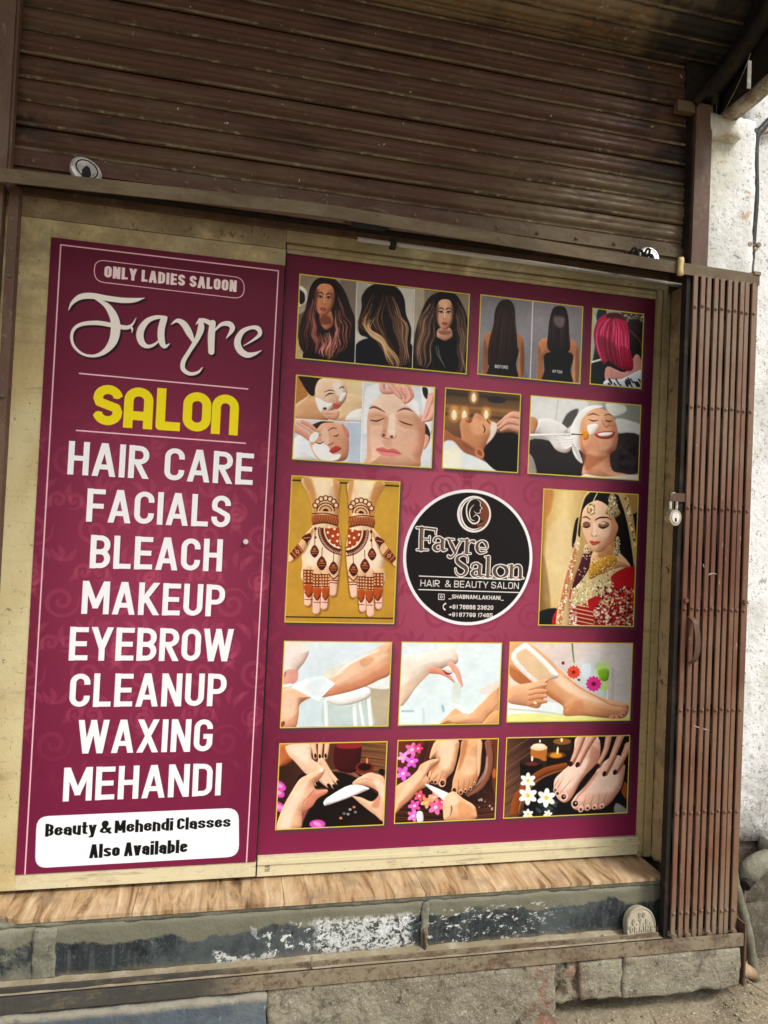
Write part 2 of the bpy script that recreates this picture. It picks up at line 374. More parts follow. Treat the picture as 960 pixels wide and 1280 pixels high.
def art_left():
    x0, x1, z0, z1 = BAN_L
    cv = Canvas(x0, x1, z0, z1, 1.0, YL); rng = np.random.default_rng(3)
    vignette(cv, '943552', '621733', (x0+x1)/2+20, z0+.50*(z1-z0), 520, 950, 1.5)
    low = np.clip((z0+700-cv.Z)/700, 0, 1)[..., None]; cv.A[:] = cv.A*(1-.75*low)+hexc('7b1e43')*.75*low
    up = np.clip((cv.Z-z1+640)/560, 0, 1)[..., None]; cv.A[:] = cv.A*(1-.8*up)+hexc('521025')*.92*up
    keep = cv.A.copy()
    damask(cv, rng, 'd9687f', .17, (x0, x1, z0+160, z1-420))
    f = np.clip((z1-430-cv.Z)/300, 0, 1)*np.clip((cv.Z-z0-200)/300, .12, 1); cv.A[:] = keep+(cv.A-keep)*f[..., None]
    cv.view(0, 0, 1)
    pk = 'f0c3c8'
    cv.line([(31, 1094), (76, 306), (348, 338.5), (308, 1080)], 1.5, pk, .6, smooth=False)
    cv.view(0, 280, 360/135)
    cv.view(0, 280, 960/360)
    def rrect(c4, r, col, wd=None):
        # rounded box from four corners, r as a fraction pair
        q = np.array(c4, float); out = []
        for i in range(4):
            a, b, c = q[i-1], q[i], q[(i+1) % 4]
            va = (a-b)/np.hypot(*(a-b)); vc = (c-b)/np.hypot(*(c-b))
            for t in np.linspace(0, 1, 6):
                p0 = b+va*r; p1 = b+vc*r; out.append((1-t)**2*p0+2*t*(1-t)*b+t*t*p1)
        out = [tuple(o) for o in out]
        if wd: cv.line(out, wd, col, .8, smooth=False, closed=True)
        else: cv.poly(out, col, 1, smooth=False)
    rrect([(315, 118), (815, 180), (813, 250), (314, 191)], 34, pk, 2.6)
    text(cv, 'ONLY LADIES SALOON', (347, 178), (788, 227), (350, 138), t=.25, w0=.52, gap=.09, c='efd9d6', space=.28, kz=1.35)
    # calligraphic name
    cv.view(60, 350, 960/280)
    def cal(dx, dy, c, e=0):
        S = lambda pts, wd: cv.line([(x+dx, y+dy) for x, y in pts], [w_+e for w_ in wd], c, 1.5)
        S([(88, 130), (104, 98), (140, 72), (190, 68), (250, 78), (320, 87), (372, 86), (414, 77)], [2, 12, 22, 24, 22, 22, 17, 2])
        S([(200, 80), (250, 108), (281, 155), (290, 205), (279, 262), (245, 305), (200, 325), (150, 318), (113, 286), (101, 245), (113, 208), (150, 188), (215, 184), (280, 195), (335, 204), (360, 192), (378, 162)],
          [4, 22, 32, 36, 32, 20, 12, 10, 11, 11, 12, 15, 18, 18, 17, 9, 2])
        S([(346, 198), (360, 208), (360, 226)], [10, 9, 2])
        S([(508, 160), (470, 159), (430, 172), (402, 205), (394, 240), (405, 272), (430, 285), (462, 272), (490, 243)], [8, 16, 20, 26, 28, 24, 15, 9, 4])
        S([(497, 166), (485, 215), (487, 262), (500, 285), (521, 273)], [26, 27, 26, 16, 3])
        S([(528, 190), (555, 174), (583, 190), (606, 228), (622, 262)], [3, 16, 26, 26, 12])
        S([(652, 172), (656, 205), (640, 250), (606, 305), (580, 350), (580, 383), (608, 402), (642, 396), (662, 374)], [16, 26, 20, 16, 18, 18, 15, 11, 3])
        S([(634, 190), (656, 172), (690, 182), (706, 200)], [3, 16, 20, 18])
        S([(706, 184), (700, 240), (700, 308)], [24, 28, 24])
        S([(706, 228), (740, 192), (776, 188), (790, 210), (764, 250)], [4, 14, 22, 20, 3])
        S([(838, 282), (880, 257), (908, 232), (900, 208), (870, 204), (832, 222), (812, 262), (822, 300), (852, 321), (886, 316), (914, 302)], [3, 9, 16, 20, 15, 20, 27, 28, 24, 14, 3])
    cal(7, 8, '2a0d18', 3); cal(0, 0, 'ece4da')
    cv.view(0, 280, 960/360)
    cv.line([(265, 498), (826, 550)], 4.2, pk, .8, smooth=False); cv.line([(255, 688), (818, 731)], 4.2, pk, .8, smooth=False)
    # yellow techno lettering
    q = cv.q([(303, 671), (789, 705), (308, 528)]); ex = q[1]-q[0]; uz = np.array([-ex[1], ex[0]])/np.hypot(*ex)*np.hypot(*(q[2]-q[0]))
    cv.inmm(); T_ = .27; h = T_/2
    def L(x0, w, sts):
        for s in sts:
            cv.butt([q[0]+ex*(x0+px*w)+uz*pz for px, pz in s], T_*np.hypot(*ex)*.235, 'f2de12')
    r = .24
    def ar(cx, cz, a0, a1, rx=.31, rz=.2): return [(cx+rx*math.cos(math.radians(v)), cz+rz*math.sin(math.radians(v))) for v in np.linspace(a0, a1, 17)]
    wl = .185
    L(.012, wl, [[(.86, .69)]+ar(.5, 1-h-.2+.0, 20, 160, .36, .2)+[(.14, .66), (.2, .56), (.8, .44), (.86, .34)]+ar(.5, h+.2, -20, -160, .36, .2)+[(.14, .3)]])
    L(.218, wl, [[(.14, 0), (.14, .66)]+ar(.5, .665, 180, 0, .36, .2)+[(.86, .66), (.86, 0)], [(.1, .3), (.9, .3)]])
    L(.436, wl*.88, [[(.16, 1), (.16, h*.8), (1, h*.8)]])
    L(.620, wl, [[(.14, .5), (.14, .665)]+ar(.5, .665, 180, 0, .36, .2)+[(.86, .665), (.86, .335)]+ar(.5, .335, 0, -180, .36, .2)+[(.14, .335), (.14, .5)]])
    L(.822, wl*.96, [[(.14, 0), (.14, .66)]+ar(.5, .665, 180, 0, .36, .2)+[(.86, .66), (.86, 0)]])
    cv.mm = False
    sh = ((2.5, -2.5), '5c1530')
    wh = 'f4f3f5'
    cv.view(80, 540, 3.84)
    text(cv, 'HAIR CARE', (15, 203), (905, 256), (27, 42), t=.17, w0=.53, gap=.095, kz=1.12, c=wh, sh=sh, space=.36)
    text(cv, 'FACIALS', (105, 430), (796, 460), (113, 270), t=.17, w0=.53, gap=.095, kz=1.12, c=wh, sh=sh)
    text(cv, 'BLEACH', (122, 654), (757, 670), (130, 493), t=.17, w0=.53, gap=.095, kz=1.12, c=wh, sh=sh)
    text(cv, 'MAKEUP', (82, 873), (768, 886), (92, 714), t=.17, w0=.53, gap=.095, kz=1.12, c=wh, sh=sh)
    cv.view(60, 770, 3.84)
    text(cv, 'EYEBROW', (98, 214), (884, 218), (108, 51), t=.17, w0=.53, gap=.08, kz=1.12, c=wh, sh=sh)
    text(cv, 'CLEANUP', (100, 438), (852, 432), (107, 275), t=.17, w0=.53, gap=.095, kz=1.12, c=wh, sh=sh)
    text(cv, 'WAXING', (139, 661), (786, 650), (145, 499), t=.17, w0=.53, gap=.095, kz=1.12, c=wh, sh=sh)
    text(cv, 'MEHANDI', (70, 891), (828, 861), (82, 728), t=.17, w0=.53, gap=.095, kz=1.12, c=wh, sh=sh)
    cv.view(0, 920, 960/360)
    rrect([(122, 268), (796, 239), (797, 402), (116, 441)], 40, 'f1f4fa')
    text(cv, 'Beauty & Mehendi Classes', (150, 336), (768, 305), (152, 293), t=.25, w0=.5, gap=.06, c='0c0c0e', space=.24, kz=2.0)
    text(cv, 'Also Available', (297, 408), (624, 389), (299, 362), t=.25, w0=.5, gap=.06, c='0c0c0e', space=.24, kz=2.0)
    return cv

PICS = []   # (name, label, corner pixels)
def pic(label, view, corners):
    def deco(fn): PICS.append((fn, label, view, corners)); return fn
    return deco

def art_right():
    x0, x1, z0, z1 = BAN_R
    cv = Canvas(x0, x1, z0, z1, 1.1, YR); rng = np.random.default_rng(5)
    vignette(cv, 'b9556e', '6a1c38', x0+560, z0+1000, 740, 1050, 1.0)
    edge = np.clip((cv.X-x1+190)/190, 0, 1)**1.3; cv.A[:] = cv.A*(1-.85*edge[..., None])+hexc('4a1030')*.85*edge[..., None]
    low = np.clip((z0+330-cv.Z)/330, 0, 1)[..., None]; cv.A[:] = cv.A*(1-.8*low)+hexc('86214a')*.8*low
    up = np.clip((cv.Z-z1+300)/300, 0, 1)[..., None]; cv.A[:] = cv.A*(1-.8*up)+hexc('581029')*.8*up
    keep = cv.A.copy()
    damask(cv, rng, '8e2e49', .5, (x0+60, x1, z0+330, z1-300))
    f = np.clip((z1-260-cv.Z)/250, 0, 1)*np.clip((cv.Z-z0-230)/300, 0, 1)*np.clip((x1-60-cv.X)/160, 0, 1); cv.A[:] = keep+(cv.A-keep)*f[..., None]
    # printed drop shadows of the pictures
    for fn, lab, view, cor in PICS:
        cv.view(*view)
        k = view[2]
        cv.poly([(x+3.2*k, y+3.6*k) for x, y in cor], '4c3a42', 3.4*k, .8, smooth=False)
    # round emblem
    cv.view(495, 600, 16/3)
    c = cv.q([(487, 515)])[0]; Rm = abs(cv.q([(920, 520)])[0][0]-cv.q([(57, 515)])[0][0])/2
    cv.inmm()
    circ = lambda R, n=72: [(c[0]+R*math.cos(a), c[1]+R*math.sin(a)) for a in np.linspace(0, 2*np.pi, n, endpoint=False)]
    cv.poly([(x+5, y-5) for x, y in circ(Rm+3)], '7a2c49', 14, .55, smooth=False)
    cv.poly(circ(Rm), 'f3eff0', 1, smooth=False); cv.poly(circ(Rm*.953), '181314', 1, smooth=False)
    cv.mm = False; cv.view(495, 600, 16/3)
    c = cv.q([(521, 228)])[0]; Re = abs(cv.q([(634, 228)])[0][0]-cv.q([(407, 228)])[0][0])/2
    cv.inmm()
    for s_, col in ((1, 'efe6e0'), (.88, '221511')):
        cv.poly([(c[0]+Re*s_*math.cos(a), c[1]+Re*1.03*s_*math.sin(a)) for a in np.linspace(0, 2*np.pi, 48, endpoint=False)], col, 1, smooth=False)
    cv.mm = False; cv.view(495, 600, 16/3)
    cv.poly([(560, 130), (605, 170), (622, 230), (600, 290), (560, 320), (540, 300), (590, 280), (565, 262), (560, 215), (572, 180)], '7b3f2a', 3)
    S = lambda pts, wd, col='f1e8e2': cv.line(pts, wd, col, 1.5)
    S([(540, 128), (562, 148), (562, 172), (574, 188), (562, 198), (560, 218), (536, 222), (520, 208)], [3, 5, 5, 5, 5, 5, 5, 3])
    S([(545, 122), (505, 130), (478, 160), (470, 205), (480, 255), (510, 288), (545, 282), (556, 252), (536, 232), (516, 245)], [3, 7, 9, 10, 11, 11, 10, 9, 6, 3])
    S([(510, 122), (462, 150), (436, 200), (440, 262), (470, 312), (520, 330), (575, 312)], [3, 8, 11, 12, 12, 9, 3])
    S([(488, 128), (452, 158), (424, 210), (430, 270), (452, 312)], [2, 5, 6, 6, 3])
    S([(520, 165), (498, 190), (490, 225), (500, 262), (525, 272)], [3, 6, 8, 7, 3])
    S([(500, 300), (560, 292), (604, 272)], [2, 5, 2], 'b0654a')
    # outlined name
    O = []
    def G(pts, wd): O.append((pts, wd))
    G([(172, 322), (168, 395), (168, 462)], [26, 26, 26]); G([(140, 318), (205, 322), (266, 330)], [11, 11, 13]); G([(264, 332), (266, 362)], [10, 5]); G([(176, 392), (222, 396)], [9, 9]); G([(224, 376), (222, 416)], [8, 8]); G([(140, 465), (212, 466)], [9, 9])
    G([(312, 402), (308, 440), (314, 466), (338, 464)], [24, 26, 20, 6]); G([(312, 402), (290, 382), (262, 388), (256, 404)], [18, 12, 12, 18]); G([(306, 424), (270, 430), (256, 452), (276, 470), (306, 456)], [8, 16, 24, 12, 6])
    G([(352, 394), (375, 440), (396, 484)], [14, 24, 16]); G([(440, 396), (415, 440), (392, 490), (366, 516), (350, 508)], [8, 9, 11, 12, 16]); G([(338, 392), (386, 396)], [8, 8]); G([(420, 398), (458, 402)], [7, 7])
    G([(474, 402), (472, 440), (470, 484)], [24, 24, 24]); G([(452, 398), (478, 400)], [7, 7]); G([(448, 487), (496, 490)], [8, 8]); G([(482, 430), (500, 408), (520, 412)], [6, 10, 20])
    G([(548, 452), (604, 456), (600, 424), (574, 406), (546, 424), (540, 456), (560, 486), (602, 478)], [6, 7, 20, 9, 18, 24, 14, 6])
    G([(478, 548), (474, 512), (446, 500), (414, 512), (408, 540), (436, 566), (468, 590), (462, 622), (432, 638), (404, 622), (396, 590)], [5, 9, 10, 18, 26, 28, 26, 16, 10, 9, 5])
    G([(560, 574), (556, 606), (560, 636), (590, 636)], [24, 26, 20, 6]); G([(560, 574), (540, 556), (512, 562), (506, 578)], [18, 12, 12, 16]); G([(556, 596), (520, 604), (508, 624), (528, 642), (556, 628)], [8, 16, 22, 12, 6])
    G([(616, 516), (614, 580), (612, 642)], [24, 24, 24]); G([(594, 512), (618, 514)], [7, 7]); G([(592, 644), (640, 646)], [8, 8])
    G([(694, 568), (664, 584), (656, 612), (672, 640), (700, 648), (730, 634), (740, 608), (728, 582), (694, 568)], [9, 22, 26, 20, 9, 20, 26, 22, 9])
    G([(772, 572), (770, 610), (768, 648)], [24, 24, 24]); G([(750, 568), (778, 570)], [7, 7]); G([(748, 650), (790, 652)], [8, 8]); G([(780, 590), (804, 570), (828, 584), (828, 650)], [6, 12, 22, 24]); G([(808, 652), (848, 654)], [8, 8])
    for pts, wd in O: cv.line(pts, [w_+13 for w_ in wd], 'f2ebe4', 1.5)
    for pts, wd in O: cv.line(pts, [max(w_-1, 3) for w_ in wd], '5b463b', 1.5)
    for pts, wd in O:
        if wd[0] >= 22: cv.line([(x+4, y) for x, y in pts], [w_*.3 for w_ in wd], '8e7566', 3, .8)
    cv.line([(155, 640), (822, 667)], 7, 'f2ebe4', 1, smooth=False); cv.line([(152, 730), (820, 750)], 7, 'f2ebe4', 1, smooth=False)
    text(cv, 'HAIR  & BEAUTY SALON', (162, 709), (818, 727), (163, 664), t=.13, w0=.6, gap=.14, c='f2ebe4', space=.34)
    cv.line([(284, 760), (322, 762), (321, 798), (283, 796)], 5, 'f2ebe4', 1.5, smooth=False, closed=True); cv.ell(302, 779, 10, 10, 'f2ebe4'); cv.ell(302, 779, 5, 5, '181314')
    text(cv, '_SHABNAM.LAKHANI_', (350, 790), (718, 800), (352, 762), t=.2, w0=.5, gap=.1, c='f2ebe4')
    cv.line([(330, 824), (316, 836), (316, 855), (326, 864)], [12, 7, 7, 12], 'f2ebe4', 1.5)
    text(cv, '+91 76666 23620', (354, 860), (648, 866), (355, 830), t=.2, w0=.5, gap=.11, c='f2ebe4', space=.3)
    text(cv, '+91 87799 17465', (350, 910), (644, 916), (351, 882), t=.2, w0=.5, gap=.11, c='f2ebe4', space=.3)
    return cv
def make_pic(fn, view, cor, s=1.0):
    q = [P(view[0]+x/view[2], view[1]+y/view[2], YR) for x, y in cor]
    x0, x1 = 500*(q[0][0]+q[3][0]), 500*(q[1][0]+q[2][0]); z0, z1 = 500*(q[2][2]+q[3][2]), 500*(q[0][2]+q[1][2])
    cv = Canvas(x0, x1, z0, z1, s, YR); cv.view(*view); cv.relief = 1.0
    fn(cv, np.random.default_rng(len(fn.__name__)+7))
    cv.unclip(); cv.relief = 0; finish(cv, np.random.default_rng(5)); cv.inmm(); b = 2.2
    cv.line([(x0+b*.6, z0+b*.6), (x1-b*.6, z0+b*.6), (x1-b*.6, z1-b*.6), (x0+b*.6, z1-b*.6)], 4.2, 'd9bf48', 1, smooth=False, closed=True)
    return cv
VA = (360, 330, 4.0); VB = (590, 355, 960/230); VC = (355, 455, 4.8); VD = (540, 475, 960/270); VF = (345, 585, 960/170)
VH = (660, 600, 6.4); VI = (340, 790, 6.0); VJ = (490, 795, 6.4); VK = (625, 795, 960/175); VL = (335, 915, 6.0); VM = (485, 915, 6.4); VN = (620, 910, 960/180)

def face(cv, cx, cy, rx, ry, skin, lip, shade, tilt=0, closed=False):
    """small frontal face; tilt in degrees clockwise"""
    r = math.radians(tilt); R = lambda x, y: (cx+rx*x*math.cos(r)-ry*y*math.sin(r), cy+rx*x*math.sin(r)+ry*y*math.cos(r))
    L = lambda pts: [R(*p) for p in pts]
    cv.poly(L([(0, -1), (.6, -.88), (.95, -.4), (.95, .1), (.75, .6), (.3, .97), (0, 1.02), (-.3, .97), (-.75, .6), (-.95, .1), (-.95, -.4), (-.6, -.88)]), skin, 3)
    cv.poly(L([(.55, -.6), (.95, -.3), (.93, .2), (.7, .65), (.3, .98), (.6, .4), (.72, 0)]), shade, 9, .45)
    cv.poly(L([(-.55, -.6), (-.95, -.3), (-.93, .2), (-.7, .65), (-.4, .9), (-.65, .4), (-.75, 0)]), shade, 9, .35)
    hl = [min(1, v*1.12+.03) for v in hexc(skin)]
    cv.poly(L([(-.25, -.75), (.25, -.75), (.2, -.4), (-.2, -.4)]), hl, 9, .5); cv.poly(L([(-.06, -.3), (.06, -.3), (.1, .25), (-.1, .25)]), hl, 4, .6)
    for s in (-1, 1):
        cv.line(L([(.14*s, -.32), (.4*s, -.42), (.72*s, -.3)]), [5, 6, 2], '2c1a16', 2, .9)
        if closed:
            cv.line(L([(.16*s, -.06), (.42*s, .0), (.7*s, -.1)]), [2, 5, 2], '2c1a16', 2)
        else:
            cv.poly(L([(.14*s, -.12), (.4*s, -.24), (.7*s, -.14), (.4*s, -.06)]), '6b4436', 3, .7)
            cv.poly(L([(.18*s, -.1), (.4*s, -.165), (.64*s, -.12), (.4*s, -.07)]), 'b8a49a', 2)
            cv.ell(*R(.41*s, -.115), rx*.085, rx*.07, '1a1010', 0, 2)
            cv.line(L([(.15*s, -.1), (.4*s, -.21), (.72*s, -.16)]), [2, 5, 3], '150c0c', 1.5)
        cv.line(L([(.1*s, .3), (.15*s, .22)]), [4, 2], shade, 2)
    cv.poly(L([(-.34, .58), (-.12, .5), (0, .53), (.12, .5), (.34, .58), (0, .62)]), lip, 1.5)
    cv.poly(L([(-.34, .58), (0, .6), (.34, .58), (.15, .72), (-.15, .72)]), [min(1, v*1.15) for v in hexc(lip)], 1.5)
    cv.line(L([(-.3, .585), (0, .6), (.3, .585)]), 1.5, '5a1f1e', 1)

@pic('printed picture of three women with long wavy highlighted hair', VA, [(54, 48), (910, 150), (893, 550), (40, 475)])
def pic_waves(cv, g):
    cv.grad([(0, '8b7a6a'), (.3, 'a59686'), (.31, '6b5d50'), (1, '4b4038')], (60, 60), (345, 500))
    cv.poly([(40, 110), (90, 130), (96, 190), (60, 220), (40, 200)], 'e8e0d2', 5); cv.poly([(50, 130), (80, 145), (84, 185), (60, 200)], '2a1d18', 5)
    cv.poly([(40, 380), (100, 400), (90, 520), (30, 520)], 'b6a07e', 8)
    cv.poly([(260, 90), (350, 90), (350, 300), (300, 250)], '7f7468', 8)
    # first woman
    cv.poly([(100, 380), (180, 330), (260, 330), (345, 390), (345, 520), (90, 520)], '12100f', 4)
    cv.poly([(185, 62), (240, 80), (285, 140), (315, 220), (345, 300), (340, 380), (300, 420), (250, 470), (190, 450), (130, 440), (90, 450), (55, 400), (60, 300), (85, 230), (105, 150), (130, 90)], '2a1a15', 6)
    cv.poly([(165, 235), (215, 235), (225, 300), (190, 330), (160, 290)], 'b97a5c', 4)
    face(cv, 181, 178, 52, 80, 'c48562', '9c4c42', '6e3c2a', 6)
    cv.poly([(125, 150), (150, 130), (140, 230), (150, 250), (122, 240)], '2a1812', 14, .6); cv.poly([(235, 120), (250, 150), (245, 235), (222, 255), (232, 200)], '2a1812', 14, .7); cv.poly([(165, 262), (205, 262), (215, 300), (160, 300)], '5c3020', 12, .7)
    cv.poly([(182, 82), (150, 92), (120, 130), (112, 190), (120, 220), (105, 250), (96, 190), (115, 110), (150, 72)], '241510', 4)
    cv.poly([(182, 82), (215, 95), (240, 130), (248, 190), (240, 230), (268, 260), (275, 190), (250, 110), (215, 76)], '241510', 4)
    for a, b in (([(120, 130), (92, 220), (70, 320), (60, 440)], [(140, 200), (140, 300), (160, 380), (190, 450)]), ([(250, 150), (280, 240), (320, 320), (300, 430)], [(230, 240), (230, 320), (220, 400), (210, 470)])):
        cv.strands(a, b, 34, ['8a4a3e', '3a211b', 'c07a70', 'a0604f', '5a342c', 'd79a8c', '1f1210'], 6, .8, 9, 3.0, g, 3)
    cv.strands([(150, 340), (170, 400), (160, 460)], [(270, 330), (260, 400), (220, 480)], 34, ['c98478', '8c4c42', '5a332c', 'd9a294'], 8, .8, 10, 1.5, g, 3)
    # second: back of the head
    cv.poly([(346, 92), (632, 124), (625, 530), (335, 500)], 'c4beb2', 1, smooth=False); cv.poly([(346, 92), (400, 98), (370, 300), (338, 320)], 'a9a296', 10)
    cv.poly([(342, 400), (420, 370), (480, 400), (500, 525), (330, 505)], '11141c', 5); cv.poly([(560, 380), (630, 420), (625, 530), (560, 530)], '15151a', 5)
    cv.poly([(470, 100), (540, 115), (580, 170), (590, 250), (615, 320), (612, 400), (600, 520), (520, 522), (480, 480), (470, 420), (400, 370), (358, 350), (352, 290), (368, 220), (370, 160), (410, 110)], '1e1411', 5)
    cv.strands([(430, 140), (380, 230), (360, 300), (430, 370), (500, 450)], [(500, 130), (470, 240), (470, 320), (520, 400), (550, 510)], 70, ['2b1b15', '47301f', 'a97b54', '6b4a34', '120c0a'], 6, .8, 10, 2.4, g, 3)
    cv.strands([(400, 230), (375, 300), (420, 360), (480, 420), (510, 510)], [(440, 260), (410, 320), (470, 370), (530, 440), (560, 515)], 50, ['c9a076', 'e0c29a', '8b6544', 'b58a62'], 6, .85, 8, 2.6, g, 3)
    cv.strands([(520, 140), (560, 240), (600, 330), (600, 500)], [(480, 150), (510, 260), (540, 350), (570, 510)], 70, ['3a261c', '5b4030', '8e6c52', '1c120f', 'b08f70'], 6, .8, 9, 2.8, g, 3)
    # third woman
    cv.poly([(634, 125), (915, 158), (895, 552), (622, 530)], '877a6c', 1, smooth=False); cv.poly([(634, 125), (680, 130), (670, 300), (626, 330)], 'a89c8a', 8)
    cv.poly([(690, 450), (740, 370), (840, 370), (880, 440), (890, 560), (680, 540)], '0f0e10', 5)
    cv.poly([(785, 138), (835, 150), (870, 200), (898, 280), (900, 400), (892, 552), (840, 545), (720, 530), (625, 520), (632, 380), (650, 290), (690, 190), (730, 150)], '221814', 5)
    cv.poly([(755, 320), (812, 320), (820, 370), (780, 385), (745, 365)], 'c99a80', 4)
    face(cv, 784, 252, 45, 76, 'd3a084', 'a8564e', '7c4c38', 1)
    cv.poly([(734, 220), (752, 200), (748, 290), (760, 325), (735, 310)], '2a1812', 12, .6); cv.poly([(818, 190), (836, 220), (834, 310), (812, 325), (822, 270)], '2a1812', 12, .6); cv.poly([(755, 335), (812, 335), (805, 352), (765, 352)], '7a4c3a', 10, .7)
    cv.poly([(785, 168), (755, 178), (735, 215), (728, 280), (715, 250), (722, 190), (760, 152)], '211611', 4); cv.poly([(785, 168), (815, 178), (832, 215), (836, 290), (852, 250), (845, 190), (812, 152)], '211611', 4)
    cv.poly([(740, 370), (785, 385), (830, 368), (850, 450), (845, 540), (750, 530), (725, 440)], '0f0f12', 5)
    cv.strands([(735, 165), (680, 240), (640, 330), (630, 500)], [(735, 230), (730, 320), (720, 420), (700, 520)], 100, ['3b291f', '9a7a62', '6b4f3e', 'c4a78c', '1e1511', '7d5f4c'], 6, .8, 9, 2.6, g, 3)
    cv.strands([(840, 170), (885, 260), (898, 360), (885, 540)], [(838, 250), (845, 340), (850, 430), (850, 540)], 64, ['3b291f', '9a7a62', '6b4f3e', 'b2957b', '1e1511'], 6, .8, 9, 2.6, g, 3)
    cv.strands([(735, 400), (740, 450), (790, 520)], [(760, 400), (770, 460), (800, 525)], 5, ['a99a8e', '6f635a'], 6, .8, 4, 1, g, 3)
    for a, b in (((345, 92), (334, 500)), ((633, 124), (621, 528))): cv.line([a, b], 4, 'd9d2c4', 1, smooth=False)

@pic('printed before and after picture of long straight dark hair', VB, [(43, 57), (577, 115), (567, 520), (27, 475)])
def pic_straight(cv, g):
    cv.grad([(0, '77767a'), (.5, '8b8a8e'), (1, '6d6b70')], (43, 60), (30, 480))
    cv.poly([(317, 70), (590, 100), (590, 530), (300, 530)], '8a8389', 4, .6)
    def back(o, skin, straight):
        X = lambda pts: [(x+o[0], y+o[1]) for x, y in pts]
        cv.poly(X([(70, 262), (110, 250), (210, 250), (250, 268), (268, 300), (272, 400), (262, 500), (232, 500), (240, 400), (232, 340), (100, 340), (84, 400), (84, 500), (50, 500), (56, 400), (58, 300)]), skin, 4)
        cv.poly(X([(62, 290), (75, 330), (72, 470), (56, 480), (56, 380)]), [v*.7 for v in hexc(skin)], 6, .6); cv.poly(X([(262, 300), (272, 400), (262, 480), (250, 400)]), [v*.65 for v in hexc(skin)], 6, .6)
        cv.poly(X([(100, 330), (235, 330), (228, 420), (232, 500), (80, 500), (92, 420)]), '181b1c', 4)
    back((0, 0), 'a5714f', 0); back((285, 32), 'bb8058', 1)
    cv.poly([(178, 82), (205, 92), (222, 130), (226, 200), (235, 300), (230, 400), (210, 420), (150, 440), (95, 430), (82, 400), (90, 300), (112, 210), (120, 140), (145, 92)], '2b1d19', 5)
    cv.strands([(160, 95), (115, 220), (88, 400)], [(200, 95), (225, 220), (228, 400)], 60, ['3b2924', '4b3630', '1c1210', '5b443c'], 4, .6, 2, 1, g, 3)
    cv.poly([(455, 115), (485, 125), (500, 170), (505, 250), (508, 345), (450, 360), (394, 338), (398, 250), (408, 170), (425, 125)], '241d1e', 5)
    cv.strands([(430, 125), (405, 200), (398, 330)], [(480, 125), (500, 200), (503, 340)], 40, ['35292a', '4d3c3a', '1a1415', '5d4a45'], 4, .6, 0, 1, g, 2)
    cv.poly([(430, 170), (480, 175), (478, 215), (455, 230), (428, 205)], '8d7f84', 16, .65)
    cv.line([(317, 88), (303, 492)], 5, 'd6d6da', 1, smooth=False)
    text(cv, 'BEFORE', (118, 438), (188, 444), (119, 421), t=.2, c='d0ccd0'); text(cv, 'AFTER', (417, 462), (470, 468), (418, 447), t=.2, c='d0ccd0')

@pic('printed picture of pink dyed bobbed hair seen from behind', VB, [(628, 124), (897, 155), (883, 550), (613, 522)])
def pic_pink(cv, g):
    cv.grad([(0, 'b9d2cf'), (.3, '5a6a64'), (1, '23211f')], (628, 130), (690, 400))
    cv.poly([(660, 130), (700, 140), (690, 180), (650, 190)], '2d3b35', 5); cv.poly([(615, 180), (650, 190), (630, 400), (612, 400)], 'cfd9d6', 8, .7)
    cv.poly([(780, 140), (900, 155), (893, 330), (860, 330), (810, 220)], '4c443a', 6)
    cv.speck(60, ['c6c9b8', '2c2a22', '8a8a78'], 4, 10, g, (790, 145, 895, 220), .7)
    cv.poly([(810, 200), (895, 210), (885, 400), (830, 380)], '2c2222', 6); cv.line([(820, 240), (870, 290), (885, 330)], 6, '6e4440', 3)
    cv.poly([(615, 420), (700, 400), (715, 540), (605, 530)], '1c2426', 4); cv.line([(612, 412), (670, 396)], 12, 'd5dfe2', 3)
    cv.poly([(705, 430), (800, 460), (850, 370), (880, 390), (885, 470), (790, 510), (700, 510)], 'c98f86', 5)
    cv.poly([(700, 500), (780, 495), (885, 450), (885, 555), (700, 535)], 'cdd3de', 4)
    for k in range(22): x = 705+g.random()*170; y = 490+g.random()*45; cv.line([(x, y), (x+14, y+18+g.random()*8)], 9, '1d2230', 3, .9)
    cv.shape([(725, 150), (770, 155), (808, 200), (822, 280), (822, 340), (840, 400), (835, 450), (790, 450), (740, 420), (710, 400), (690, 420), (660, 370), (640, 320), (635, 250), (655, 190), (690, 160)], 'a51f45', 4)
    cv.strands([(740, 160), (665, 210), (645, 300), (680, 400)], [(740, 160), (800, 230), (815, 320), (820, 440)], 90, ['d93b6c', 'e8547f', 'b22450', '7a1733', 'f0719a', '5c1126'], 9, .7, 3, 1.2, g, 3)
    cv.poly([(715, 150), (770, 152), (800, 190), (760, 180), (700, 178)], '3a1a20', 12, .8)
    cv.poly([(660, 270), (730, 300), (760, 350), (760, 420), (700, 400), (670, 350)], '6a1a30', 22, .6); cv.poly([(770, 330), (825, 350), (835, 440), (790, 440)], '8f1630', 10, .6)

